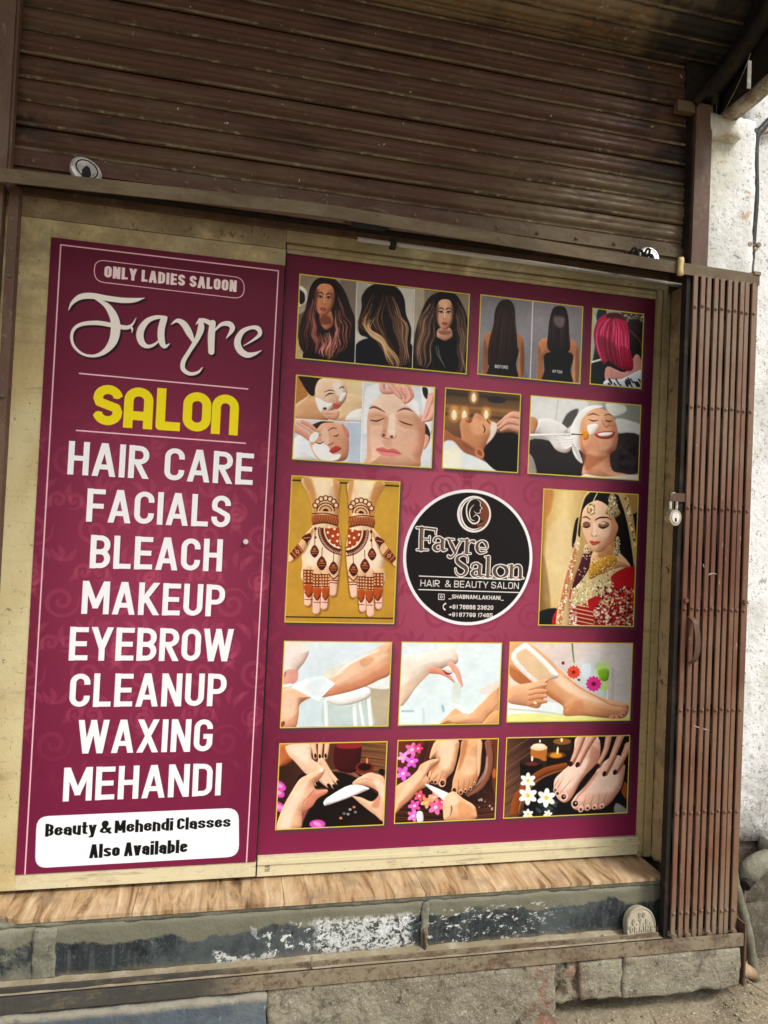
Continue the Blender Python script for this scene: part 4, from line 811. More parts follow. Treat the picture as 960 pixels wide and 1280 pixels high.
@pic('printed picture of a wax strip on a leg above a white stool', VI, [(90, 70), (897, 70), (877, 708), (58, 722)])
def pic_wax_stool(cv, g):
    cv.grad([(0, 'd9e6ee'), (.5, 'd3e2e8'), (1, 'c5d8dc')], (100, 70), (100, 720))
    cv.poly([(700, 400), (890, 420), (880, 720), (740, 720)], 'b5a890', 12); cv.poly([(720, 330), (890, 300), (890, 420), (720, 410)], 'e8eae6', 8)
    cv.poly([(400, 500), (560, 560), (700, 520), (750, 720), (400, 720)], 'b9cac6', 14)
    for p, w in (([(405, 520), (412, 720)], 30), ([(620, 545), (628, 720)], 30), ([(660, 530), (690, 720)], 24), ([(725, 490), (745, 720)], 30)): cv.line(p, w, 'e9f1ee', 6, smooth=False)
    cv.poly([(400, 510), (480, 450), (640, 420), (725, 420), (735, 480), (640, 530), (500, 550)], 'f2f6f4', 6); cv.line([(410, 530), (520, 562), (640, 545), (735, 490)], 7, 'c3d2cc', 4)
    cv.poly([(70, 460), (130, 420), (200, 440), (300, 480), (420, 350), (520, 270), (680, 180), (890, 80), (890, 300), (800, 360), (640, 430), (400, 488), (290, 490), (210, 540), (200, 620), (170, 720), (50, 720)], 'e6ac8c', 4)
    cv.poly([(600, 250), (800, 170), (860, 180), (700, 270), (560, 360), (480, 380)], 'f0c6a6', 30, .8); cv.poly([(400, 480), (640, 420), (880, 300), (880, 240), (640, 370), (430, 440)], 'cf8462', 26, .7); cv.poly([(660, 210), (760, 190), (740, 240), (680, 260)], 'cf8f64', 20, .6)
    cv.poly([(100, 480), (190, 490), (170, 620), (90, 640)], 'f2cdb2', 30, .7); cv.line([(210, 530), (280, 500)], [6, 3], 'b0684a', 5, .7); cv.ell(80, 690, 16, 24, '8a4a3c', 30, 6)
    cv.poly([(390, 300), (500, 250), (640, 200), (780, 130), (800, 150), (700, 185), (600, 230), (520, 310), (430, 345)], 'e4dbc4', 8, .85); cv.line([(480, 320), (560, 250), (680, 190), (780, 140)], [4, 14, 12, 4], 'f8f4e8', 5, .9)
    cv.poly([(80, 80), (180, 60), (260, 120), (275, 160), (240, 230), (195, 290), (190, 360), (130, 400), (70, 400)], 'eedad2', 5); cv.poly([(100, 290), (190, 290), (185, 370), (120, 400), (75, 395)], 'd98f80', 10, .8); cv.line([(100, 300), (95, 330)], 8, '8c4a48', 5, .8); cv.line([(275, 150), (255, 200), (210, 260)], [3, 6, 3], 'b98a84', 5, .7)
    cv.poly([(130, 405), (250, 350), (370, 325), (475, 385), (345, 518), (250, 465)], 'ecf4f8', 2, smooth=False); cv.poly([(250, 420), (350, 350), (440, 385), (345, 490)], 'dbe7ef', 20, .7); cv.line([(75, 410), (140, 400)], 26, 'f6f2f2', 5)

@pic('printed picture of a hand pulling a wax strip off bent skin', VJ, [(72, 46), (878, 52), (858, 706), (50, 717)])
def pic_wax_pull(cv, g):
    cv.grad([(0, 'e2edf2'), (1, 'd6e8ec')], (100, 50), (500, 700))
    for p, w in (([(80, 600), (170, 600)], 14), ([(405, 560), (412, 600)], 18)): cv.line(p, w, '8fa0a8', 12, .8)
    cv.line([(250, 580), (255, 710)], 16, 'bccfd4', 14, .7)
    cv.poly([(60, 190), (200, 150), (320, 120), (430, 85), (490, 90), (525, 150), (525, 210), (470, 240), (400, 260), (300, 300), (200, 400), (60, 560)], 'eddccb', 5)
    cv.poly([(60, 430), (180, 330), (300, 270), (300, 300), (200, 400), (60, 560)], 'd9b79c', 22, .7); cv.poly([(250, 150), (430, 110), (480, 160), (350, 210)], 'f6ebe0', 24, .8)
    cv.line([(310, 275), (390, 285), (450, 320), (500, 370)], [50, 46, 32, 14], 'e3937a', 4); cv.line([(470, 235), (520, 290), (552, 395)], [60, 46, 32], 'e8a08c', 4); cv.line([(405, 272), (440, 300), (480, 295)], [4, 18, 6], '8f3a34', 5)
    cv.poly([(408, 262), (450, 240), (480, 280), (440, 282)], 'f7f2e8', 4); cv.line([(490, 295), (530, 370), (560, 408)], [3, 7, 5], 'faf6f2', 2)
    cv.poly([(480, 700), (380, 708), (440, 640), (510, 575), (580, 620), (640, 610), (740, 500), (860, 380), (860, 600), (780, 640), (720, 710)], 'dfa47c', 4)
    cv.poly([(700, 430), (860, 345), (862, 400), (760, 470)], 'e6d6c8', 8, .8); cv.line([(590, 620), (680, 560), (760, 480), (800, 440)], [4, 16, 18, 6], 'efe8d8', 6, .8); cv.poly([(440, 650), (560, 620), (620, 650), (500, 690)], 'eec19a', 22, .7)
    cv.poly([(790, 620), (862, 600), (860, 712), (720, 712)], 'e2a070', 5); cv.line([(860, 520), (790, 610), (715, 700)], [3, 7, 6], 'a8683f', 4)
    cv.poly([(492, 380), (545, 380), (545, 500), (530, 560), (480, 560)], 'd3dccf', 12, .9); cv.poly([(480, 540), (560, 560), (600, 610), (575, 625), (510, 575)], 'f2f6f2', 6)

@pic('printed picture of a foot and wax strip with pink and orange flowers', VK, [(63, 38), (912, 47), (893, 580), (45, 592)])
def pic_wax_foot(cv, g):
    cv.grad([(0, 'e2cfc0'), (.6, 'd7c6c0'), (1, 'bcd0d4')], (100, 40), (500, 500))
    cv.poly([(700, 50), (915, 50), (895, 470), (740, 470)], 'c9bcb8', 30, .8); cv.line([(775, 230), (770, 470)], 20, 'b3a9aa', 12, .7); cv.line([(735, 200), (735, 440)], 8, 'eef0ee', 6)
    cv.line([(495, 55), (500, 120), (508, 180)], [14, 12, 10], '5d7a3a', 5, .9)
    cv.poly([(660, 190), (745, 185), (745, 300), (735, 370), (690, 370), (665, 280)], 'b8d48a', 8); cv.poly([(672, 235), (742, 228), (738, 300), (690, 300)], '7eb02c', 6); cv.poly([(560, 200), (620, 190), (620, 270), (570, 280)], 'cfe0ea', 12)
    for cx, cy, c, r in ((505, 248, 'd9442e', 44), (642, 328, 'd42a86', 52)):
        for k in range(12): a = k*30; cv.ell(cx+r*.62*math.cos(math.radians(a)), cy+r*.62*math.sin(math.radians(a)), r*.44, r*.24, c if k % 2 else [v*.88+.08 for v in hexc(c)], a, 3)
        cv.ell(cx, cy, r*.3, r*.28, '6b1530' if c[0] == 'd' and cx > 600 else '8a1a14', 0, 3)
    cv.ell(432, 185, 10, 12, '6b2c24', 0, 4); cv.ell(540, 300, 9, 8, '3a3a1a', 0, 4)
    cv.poly([(45, 430), (200, 440), (440, 470), (460, 545), (890, 540), (895, 595), (40, 600)], 'dfe8ea', 8); cv.poly([(45, 545), (200, 530), (460, 545), (890, 555), (895, 600), (40, 600)], 'dfe08c', 8); cv.line([(60, 500), (250, 515), (430, 540)], 12, 'b9bf94', 8, .8)
    cv.shape([(60, 40), (180, 40), (320, 140), (420, 240), (560, 350), (700, 420), (800, 450), (880, 470), (875, 530), (830, 565), (700, 560), (560, 545), (440, 545), (430, 480), (340, 420), (250, 350), (140, 330), (60, 250)], 'd9a078', 4)
    cv.poly([(60, 200), (250, 320), (430, 460), (440, 560), (330, 420), (100, 340)], 'ab663a', 34, .8); cv.poly([(300, 200), (440, 290), (600, 400), (760, 470), (600, 440), (420, 350)], 'f0cdb2', 26, .8); cv.poly([(440, 480), (560, 440), (560, 540), (450, 550)], 'b97a50', 26, .5)
    cv.line([(440, 270), (540, 350), (660, 415), (760, 470), (860, 480)], [3, 5, 5, 6, 4], 'a06a52', 5, .8)
    cv.unclip()
    for x, y in ((860, 485), (850, 520), (835, 540), (805, 552), (770, 556)): cv.ell(x, y, 24, 15, 'd3937a', -10, 4); cv.ell(x+12, y+1, 8, 8, '9a5c50', 0, 3)
    cv.poly([(75, 155), (160, 50), (215, 75), (400, 260), (340, 300), (300, 320), (240, 330)], 'f0ece6', 4); cv.poly([(110, 150), (160, 90), (205, 105), (350, 260), (270, 310)], 'd9b48c', 12, .9)
    cv.poly([(60, 350), (180, 325), (300, 300), (330, 300), (310, 350), (305, 400), (290, 450), (260, 495), (180, 480), (50, 450)], 'dca27e', 4)
    for k in range(4): y = 345+k*36; cv.line([(200, y+10), (260, y-4), (315, y-14 if k == 0 else y-4)], [32, 32, 22], ['e3ac88', 'dca27c', 'd6986f', 'cf8f68'][k], 4); cv.line([(205, y+26), (300, y+8)], 4, 'a0623e', 4, .7)
    cv.ell(240, 458, 12, 8, 'f3e6c8', 30, 2)

@pic('printed picture of a manicure with a nail file over a dark bowl', VL, [(82, 86), (895, 66), (870, 695), (55, 740)])
def pic_manicure(cv, g):
    cv.grad([(0, '3c2119'), (.5, '5c3626'), (1, '7a5236')], (80, 400), (890, 100))
    for k in range(16): y = 70+k*16; cv.line([(660, y), (900, y+14+g.random()*30)], 5, ['a07a55', '4b2c1e', '8a5f40'][k % 3], 4, .7)
    cv.poly([(230, 330), (500, 280), (650, 300), (800, 400), (860, 600), (780, 680), (300, 720), (200, 600)], '1c1211', 8); cv.line([(470, 290), (560, 290), (640, 315), (720, 370)], [10, 30, 30, 12], '8a5846', 6)
    cv.poly([(515, 80), (690, 70), (665, 290), (505, 270)], '4a1418', 5); cv.poly([(530, 80), (690, 72), (680, 120), (530, 120)], '8e2c30', 8); cv.ell(725, 265, 72, 42, '7c2424', 0, 5); cv.ell(725, 262, 50, 28, '2a0e0c', 0, 5); cv.ell(742, 215, 8, 22, 'e08a5c', 0, 5); cv.ell(855, 300, 30, 24, '22140e', 30, 4)
    cv.poly([(660, 640), (880, 600), (870, 700), (600, 700)], '241411', 12)
    for x, y, c in ((545, 645, 'c98068'), (645, 562, 'd0705c'), (600, 615, '8a8f90'), (570, 610, '6b6f70'), (655, 600, '7a7472'), (615, 580, '9a9a98')): cv.ell(x, y, 12, 10, c, 0, 3)
    for cx, cy in ((70, 450), (80, 560), (370, 690), (80, 400)): cv.ell(cx, cy, 60, 34, 'cf4fae', 30 if cx < 200 else 0, 6); cv.ell(cx, cy, 34, 16, 'e58ccc', 20, 6)
    cv.poly([(80, 90), (240, 90), (200, 200), (90, 260), (80, 200)], 'b86c40', 6)
    cv.poly([(130, 110), (200, 90), (320, 90), (330, 200), (420, 250), (420, 300), (340, 350), (280, 310), (200, 220), (160, 180)], 'ecc0a0', 5); cv.poly([(160, 120), (300, 120), (300, 230), (220, 190)], 'f6d8c0', 24, .8)
    for p in ([(340, 80), (355, 190)], [(395, 80), (388, 195)], [(445, 80), (432, 190)]):
        cv.line(p, [38, 28], 'e8b898', 4, smooth=False); cv.ell(p[1][0], p[1][1]-12, 9, 18, '1a0c10', -5, 3)
    for p in ([(400, 220), (460, 310), (525, 380)], [(400, 280), (440, 340), (495, 410)], [(390, 330), (420, 370), (455, 405)], [(330, 330), (350, 370), (370, 390)]):
        cv.line(p, [54, 42, 30], 'e9bc9c', 4); cv.line([(x-10, y+10) for x, y in p], [5, 5, 2], 'b07658', 5, .6); cv.ell(p[-1][0]+2, p[-1][1]-2, 13, 20, '1a0c10', -35, 3); cv.ell(p[-1][0]+5, p[-1][1]-4, 3, 7, 'a88', -35, 2) if False else None
    cv.poly([(70, 740), (100, 590), (180, 440), (240, 350), (320, 310), (400, 270), (425, 285), (400, 340), (350, 380), (360, 430), (440, 430), (440, 460), (370, 500), (330, 560), (260, 600), (240, 730)], 'e9b494', 5)
    cv.poly([(90, 730), (130, 580), (220, 430), (300, 360), (260, 480), (190, 620), (160, 730)], 'f5d2ba', 26, .8); cv.poly([(330, 440), (440, 430), (370, 500), (300, 590), (250, 690), (270, 560)], 'cf7c68', 16, .7); cv.line([(350, 385), (340, 440), (270, 520), (250, 620)], [4, 5, 5, 3], 'a8614c', 5, .7)
    cv.ell(402, 284, 14, 18, 'f7e0d6', 20, 4)
    cv.poly([(640, 370), (740, 310), (800, 310), (880, 370), (878, 660), (800, 620), (720, 560), (650, 500), (630, 480), (700, 490), (780, 520), (830, 460), (760, 410), (650, 400)], 'eab696', 5)
    cv.poly([(780, 340), (870, 390), (870, 520), (830, 440)], 'f4d0b8', 20, .8); cv.line([(650, 400), (740, 400), (820, 460)], [8, 6, 4], 'a05c48', 4, .7); cv.line([(640, 378), (720, 350), (800, 360)], [6, 5, 3], 'b87058', 4, .6); cv.poly([(790, 520), (840, 470), (830, 560), (780, 560)], 'b86c50', 14, .6)
    cv.poly([(418, 520), (460, 480), (620, 395), (760, 420), (700, 455), (560, 510), (440, 550), (420, 545)], 'e9eaf2', 3); cv.poly([(440, 525), (600, 440), (700, 435), (560, 500)], 'fafaff', 12, .8)

@pic('printed picture of a pedicure with pink orchids beside two feet', VM, [(75, 64), (886, 48), (858, 695), (47, 738)])
def pic_pedicure(cv, g):
    cv.grad([(0, '7a3c24'), (.3, '41211a'), (.7, '2a1714'), (1, '5c3020')], (75, 64), (860, 720))
    for k in range(14): x = 230+g.random()*150; cv.line([(x, 60), (x-60, 230)], 6, ['8c4a34', '2c1512'][k % 2], 5, .5)
    for k in range(10): y = 560+k*16; cv.line([(60, y+40), (440, y+60), (860, y+10)], 6, ['7a4630', '3a1d16', '94604a'][k % 3], 5, .5)
    cv.poly([(790, 60), (880, 50), (870, 500), (830, 400), (840, 200)], '6b3a22', 8); cv.ell(848, 330, 18, 40, 'b8602c', 0, 8); cv.speck(26, ['e8e4dc', '4b342c', '1c1210'], 6, 15, g, (700, 470, 850, 620), .6, 4)
    cv.line([(800, 90), (815, 200), (800, 330), (740, 440), (640, 510)], [60, 60, 56, 44, 20], '8c5a48', 6); cv.line([(790, 200), (775, 320), (700, 430), (620, 500)], [16, 26, 24, 8], 'c9a090', 8, .7); cv.line([(830, 100), (845, 220), (820, 350), (750, 460), (650, 530)], 7, '3a1c14', 4)
    # feet
    def foot(out, toes, c='e2ae88'):
        cv.poly([(x+8, y+8) for x, y in out], '160c0a', 10, .6); cv.poly(out, c, 4)
    foot([(390, 60), (560, 60), (552, 200), (530, 290), (510, 330), (470, 370), (455, 430), (420, 440), (400, 420), (340, 400), (320, 370), (330, 310), (370, 250), (380, 200), (330, 210)], 0)
    cv.poly([(420, 80), (530, 80), (500, 260), (440, 300), (400, 230)], 'f4d2b0', 34, .8); cv.poly([(380, 200), (420, 210), (390, 290), (340, 330)], 'b87850', 16, .6)
    foot([(600, 58), (745, 62), (740, 200), (735, 300), (715, 380), (680, 440), (640, 470), (580, 490), (520, 470), (515, 400), (540, 310), (575, 180)], 0, 'd9a078')
    cv.poly([(610, 200), (700, 200), (690, 330), (600, 350), (570, 300)], 'edbf98', 30, .7); cv.poly([(715, 80), (748, 90), (738, 300), (715, 340)], 'f2cdaa', 10, .6); cv.poly([(600, 60), (640, 60), (600, 240), (560, 300)], 'a8683f', 20, .6)
    for (x, y, r, s) in ((435, 405, 26, 20), (378, 398, 16, 12), (352, 395, 14, 11), (328, 372, 12, 8), (530, 462, 24, 17), (582, 480, 17, 12), (618, 468, 14, 10), (658, 450, 13, 9), (690, 410, 11, 6)):
        cv.ell(x, y, r, r*1.3, 'e0a884', 0, 4); cv.ell(x, y+3, s*.9, s, '2a0c10', 0, 2.5); cv.ell(x+3, y, s*.3, s*.3, '9a6a68', 0, 2)
    for a, b in (((400, 330), (365, 380)), ((440, 310), (405, 400)), ((565, 380), (560, 460)), ((610, 390), (602, 465)), ((650, 380), (642, 450)), ((685, 350), (678, 420)), ((350, 320), (335, 365))): cv.line([a, b], [3, 6], '8f5234', 4, .8)
    # orchids
    for cx, cy, r, c, d in ((190, 140, 56, 'e66aa0', 0), (120, 200, 46, 'e08ad0', 20), (190, 235, 52, 'd65ac4', 60), (120, 330, 60, 'd85ec0', 10), (240, 130, 40, 'e23f78', 0), (250, 510, 46, 'e04c64', 0), (310, 560, 50, 'f0906a', 20), (380, 600, 62, 'ea6492', 0), (370, 520, 46, 'f08a70', 50), (210, 590, 50, 'e254a0', 30), (200, 670, 48, 'e06ab8', 0), (430, 560, 36, 'd93c6c', 0)):
        for k in range(5): a = d+k*72; cv.ell(cx+r*.5*math.cos(math.radians(a)), cy+r*.5*math.sin(math.radians(a)), r*.55, r*.32, [min(1, v*(1.0+.12*(k % 3))) for v in hexc(c)], a, 3)
        cv.ell(cx, cy, r*.25, r*.2, 'f6c84a' if d == 20 else 'f9d2dc', 0, 3)
    cv.poly([(230, 640), (275, 640), (280, 715), (235, 720)], 'f0e6e6', 5)
    # left hand
    cv.poly([(55, 540), (60, 440), (150, 380), (230, 310), (260, 260), (340, 220), (400, 215), (405, 240), (350, 290), (310, 340), (330, 380), (320, 430), (240, 470), (180, 540), (110, 600), (55, 650)], 'e4aa84', 5)
    cv.poly([(70, 540), (160, 400), (260, 300), (330, 240), (300, 330), (200, 440), (100, 560)], 'f2c8a8', 26, .8); cv.line([(405, 225), (370, 280), (300, 340), (240, 430)], [4, 6, 6, 3], '9c5e40', 5, .7); cv.line([(320, 400), (220, 470), (90, 570)], [4, 6, 4], 'b87658', 6, .7)
    cv.poly([(300, 412), (420, 460), (500, 500), (540, 560), (500, 590), (420, 530), (320, 445)], 'f4f2f4', 3)
    cv.poly([(470, 500), (530, 475), (600, 530), (680, 580), (705, 630), (690, 700), (470, 715), (440, 640), (440, 560)], 'e6b08a', 5)
    cv.poly([(560, 560), (670, 600), (660, 690), (580, 690)], 'cf8c60', 24, .7); cv.poly([(480, 510), (540, 500), (560, 560), (500, 590)], 'f4caaa', 16, .8); cv.line([(450, 560), (485, 600), (490, 660)], [12, 30, 26], 'eab898', 5); cv.line([(505, 590), (510, 620), (500, 660)], [7, 8, 4], '5c2c20', 4)

@pic('printed picture of manicured feet and hands over a bowl with candles', VN, [(68, 64), (893, 46), (876, 566), (46, 605)])
def pic_candles(cv, g):
    cv.grad([(0, '6b4a38'), (.4, '3a2620'), (1, '1c1413')], (60, 300), (520, 200))
    for k in range(18): y = 60+k*34; cv.line([(50, y+120), (230, y)], 7, ['8a6248', '33201a', '6e4a38'][k % 3], 6, .6)
    for (x, y, w, h, c, t) in ((285, 130, 56, 90, 'b06c30', 'eac9a0'), (235, 225, 76, 110, '161010', '3a2420'), (400, 180, 64, 110, '1e130e', '6b4420'), (440, 90, 60, 60, '3a2616', '8a5c2c')):
        cv.poly([(x-w, y), (x+w, y), (x+w*.96, y+h), (x-w*.96, y+h)], c, 6, smooth=False); cv.ell(x, y, w, w*.36, t, 0, 5)
    cv.ell(400, 182, 40, 18, 'e6982c', 0, 12, .9); cv.ell(410, 150, 7, 26, 'fff0b8', 4, 6); cv.ell(240, 205, 7, 18, 'f8ead0', 0, 5); cv.ell(238, 240, 40, 12, '7a3026', 0, 8, .8); cv.ell(292, 88, 6, 10, 'ffe9a8', 0, 4); cv.ell(437, 80, 8, 14, 'ffe9a8', 0, 5); cv.ell(285, 118, 44, 15, 'f2dcc0', 0, 5)
    cv.line([(120, 560), (140, 470), (230, 350), (330, 285), (460, 250)], [56, 60, 50, 48, 40], '8a4c20', 6); cv.line([(150, 560), (170, 480), (250, 370), (350, 310), (460, 275)], [8, 12, 16, 14, 10], 'b87438', 6, .7)
    cv.poly([(180, 560), (200, 480), (280, 360), (420, 310), (840, 340), (880, 420), (875, 570), (200, 600)], '121416', 8); cv.poly([(830, 350), (880, 380), (878, 470), (840, 440)], '8a4c20', 8)
    for k in range(14): cv.ell(280+g.random()*120, 480+g.random()*90, 26, 12, ['3a464e', '22282c', '5c6a72'][k % 3], g.random()*60, 8, .6)
    cv.poly([(800, 500), (870, 540), (868, 570), (790, 565)], 'a8a6a8', 10, .8)
    for cx, cy, r in ((212, 350, 52), (212, 450, 62), (335, 465, 62), (212, 575, 36), (345, 575, 30)):
        for k in range(6): a = k*60+cx; cv.ell(cx+r*.5*math.cos(math.radians(a)), cy+r*.5*math.sin(math.radians(a)), r*.55, r*.3, ['f4f2ec', 'e2e2dc', 'fbfaf4'][k % 3], a, 4)
        cv.ell(cx, cy, r*.22, r*.24, 'e2c848', 0, 5)
    def flesh(p, c='dba892'): cv.poly([(x+7, y+8) for x, y in p], '0f0a0a', 10, .6); cv.poly(p, c, 4)
    flesh([(540, 60), (680, 60), (690, 200), (640, 270), (580, 330), (540, 400), (500, 470), (460, 498), (420, 480), (400, 450), (385, 400), (392, 340), (440, 290), (500, 230), (520, 140)], 'e2b4a0')
    cv.poly([(520, 240), (640, 200), (560, 320), (500, 400), (440, 420), (440, 340)], 'f2d0bc', 26, .8); cv.poly([(640, 120), (690, 180), (600, 310), (560, 360), (610, 240)], 'b47a64', 18, .7)
    flesh([(700, 240), (800, 180), (860, 230), (840, 380), (800, 450), (760, 500), (700, 540), (640, 540), (570, 550), (520, 540), (505, 500), (530, 450), (600, 380), (660, 300)], 'dfb09c')
    cv.poly([(660, 340), (780, 280), (820, 340), (760, 430), (640, 430), (590, 440)], 'efcdb8', 34, .8); cv.poly([(640, 320), (680, 300), (600, 410), (540, 460), (520, 480)], 'b0745e', 14, .6)
    for (x, y, rx, ry, s) in ((395, 410, 14, 18, 9), (410, 432, 18, 22, 10), (450, 455, 30, 32, 17), (528, 500, 27, 34, 20), (565, 538, 18, 24, 10), (610, 530, 17, 22, 10), (655, 525, 16, 20, 9), (705, 518, 15, 18, 8)):
        cv.ell(x, y, rx, ry, 'e4b6a2', 20, 5); cv.ell(x, y+4, s*.9, s, '33090f', 20, 2.5); cv.ell(x+3, y, s*.3, s*.3, 'd0c0c0', 0, 2)
    for a, b in (((420, 340), (392, 385)), ((450, 330), (410, 400)), ((495, 350), (430, 430)), ((560, 440), (530, 480)), ((600, 450), (580, 520)), ((650, 450), (625, 520)), ((690, 440), (680, 510)), ((740, 430), (715, 490))): cv.line([a, b], [3, 6], '9c6450', 4, .8)
    for p, w in (([(570, 55), (540, 140), (500, 235)], [46, 38, 26]), ([(640, 55), (590, 140), (545, 240)], [50, 42, 28]), ([(750, 60), (730, 150), (680, 250)], [50, 40, 28]), ([(830, 55), (780, 180), (725, 300)], [56, 44, 30]), ([(880, 120), (845, 200), (795, 290)], [56, 44, 30])):
        cv.line([(x+8, y+4) for x, y in p], w, '3a1c18', 8, .6); cv.line(p, w, 'cf9880', 4); cv.line([(x-4, y) for x, y in p], [v*.3 for v in w], 'e6bba6', 8, .7)
        cv.ell(p[2][0]-3, p[2][1]+5, 13, 19, '3c0c14', 20, 3)
    cv.ell(862, 232, 10, 18, '2a0a10', 0, 3)
# ------------------------------------------------------------------ helpers
COL = SC.collection
def mk(name, verts, faces, m=None, parent=None, smooth=False, uvs=None):
    me = bpy.data.meshes.new(name); me.from_pydata(verts, [], faces)
    if uvs:
        ul = me.uv_layers.new(name='UVMap')
        for i, l in enumerate(me.loops): ul.data[i].uv = uvs[l.vertex_index]
    if smooth: me.polygons.foreach_set('use_smooth', [True]*len(me.polygons))
    if m: me.materials.append(m)
    me.update()
    o = bpy.data.objects.new(name, me); COL.objects.link(o)
    if parent: o.parent = parent
    return o
def link(name, bm, m=None, parent=None, smooth=False, bevel=0, seg=2):
    if bevel:
        es = [e for e in bm.edges if len(e.link_faces) == 2 and e.calc_face_angle(0) > .6]
        bmesh.ops.bevel(bm, geom=es, offset=bevel, segments=seg, affect='EDGES', profile=.6)
    bmesh.ops.recalc_face_normals(bm, faces=bm.faces)
    me = bpy.data.meshes.new(name); bm.to_mesh(me); bm.free()
    if smooth:
        me.polygons.foreach_set('use_smooth', [True]*len(me.polygons))
    if m: me.materials.append(m)
    o = bpy.data.objects.new(name, me); COL.objects.link(o)
    if smooth == 'auto' : pass
    if parent: o.parent = parent
    return o
def tag(o, label=None, cat=None, group=None, kind=None):
    for k, v in (('label', label), ('category', cat), ('group', group), ('kind', kind)):
        if v: o[k] = v
    return o
def thing(name, label, cat, group=None):
    o = bpy.data.objects.new(name, None); COL.objects.link(o); return tag(o, label, cat, group)
def bxx(bm, x0, x1, y0, y1, z0, z1, sub=None):
    """box into bm; sub = (nx, nz) cuts for wobble"""
    vs = [bm.verts.new(v) for v in ((x0, y0, z0), (x1, y0, z0), (x1, y1, z0), (x0, y1, z0), (x0, y0, z1), (x1, y0, z1), (x1, y1, z1), (x0, y1, z1))]
    for f in ((0, 3, 2, 1), (4, 5, 6, 7), (0, 1, 5, 4), (1, 2, 6, 5), (2, 3, 7, 6), (3, 0, 4, 7)): bm.faces.new([vs[i] for i in f])
    return vs
def box(name, x0, x1, y0, y1, z0, z1, m, parent=None, bevel=.0015):
    bm = bmesh.new(); bxx(bm, x0, x1, y0, y1, z0, z1); return link(name, bm, m, parent, bevel=bevel)
def cyl(bm, p0, p1, r0, r1=None, n=12, cap=True):
    r1 = r0 if r1 is None else r1
    p0, p1 = Vector(p0), Vector(p1); d = (p1-p0).normalized(); a = d.orthogonal().normalized(); b = d.cross(a)
    A = [bm.verts.new(p0+(a*math.cos(t)+b*math.sin(t))*r0) for t in [i*2*math.pi/n for i in range(n)]]
    B = [bm.verts.new(p1+(a*math.cos(t)+b*math.sin(t))*r1) for t in [i*2*math.pi/n for i in range(n)]]
    for i in range(n): bm.faces.new((A[i], A[(i+1) % n], B[(i+1) % n], B[i]))
    if cap: bm.faces.new(A[::-1]); bm.faces.new(B)
def tube(bm, pts, r, n=10, cap=True):
    """swept round tube; r number or list"""
    pts = [Vector(p) for p in pts]; N = len(pts); rr = r if isinstance(r, (list, tuple)) else [r]*N
    rings = []; up = None
    for i, p in enumerate(pts):
        d = (pts[min(i+1, N-1)]-pts[max(i-1, 0)]).normalized()
        if up is None: up = d.orthogonal().normalized()
        up = (up-d*up.dot(d)).normalized(); b = d.cross(up)
        rings.append([bm.verts.new(p+(up*math.cos(t)+b*math.sin(t))*rr[i]) for t in [k*2*math.pi/n for k in range(n)]])
    for i in range(N-1):
        for k in range(n): bm.faces.new((rings[i][k], rings[i][(k+1) % n], rings[i+1][(k+1) % n], rings[i+1][k]))
    if cap: bm.faces.new(rings[0][::-1]); bm.faces.new(rings[-1])
def crv(pts, n=6):
    p = [Vector(q) for q in pts]; out = []
    for i in range(len(p)-1):
        a, b, c, d = p[max(i-1, 0)], p[i], p[i+1], p[min(i+2, len(p)-1)]
        for k in range(n):
            t = k/n; out.append(.5*((2*b)+(-a+c)*t+(2*a-5*b+4*c-d)*t*t+(-a+3*b-3*c+d)*t**3))
    out.append(p[-1]); return out
def prism(bm, pts, y0, y1):
    """outline in x,z extruded from y0 (front) to y1"""
    A = [bm.verts.new((x, y0, z)) for x, z in pts]; B = [bm.verts.new((x, y1, z)) for x, z in pts]; n = len(pts)
    bm.faces.new(A); bm.faces.new(B[::-1])
    for i in range(n): bm.faces.new((A[(i+1) % n], A[i], B[i], B[(i+1) % n]))
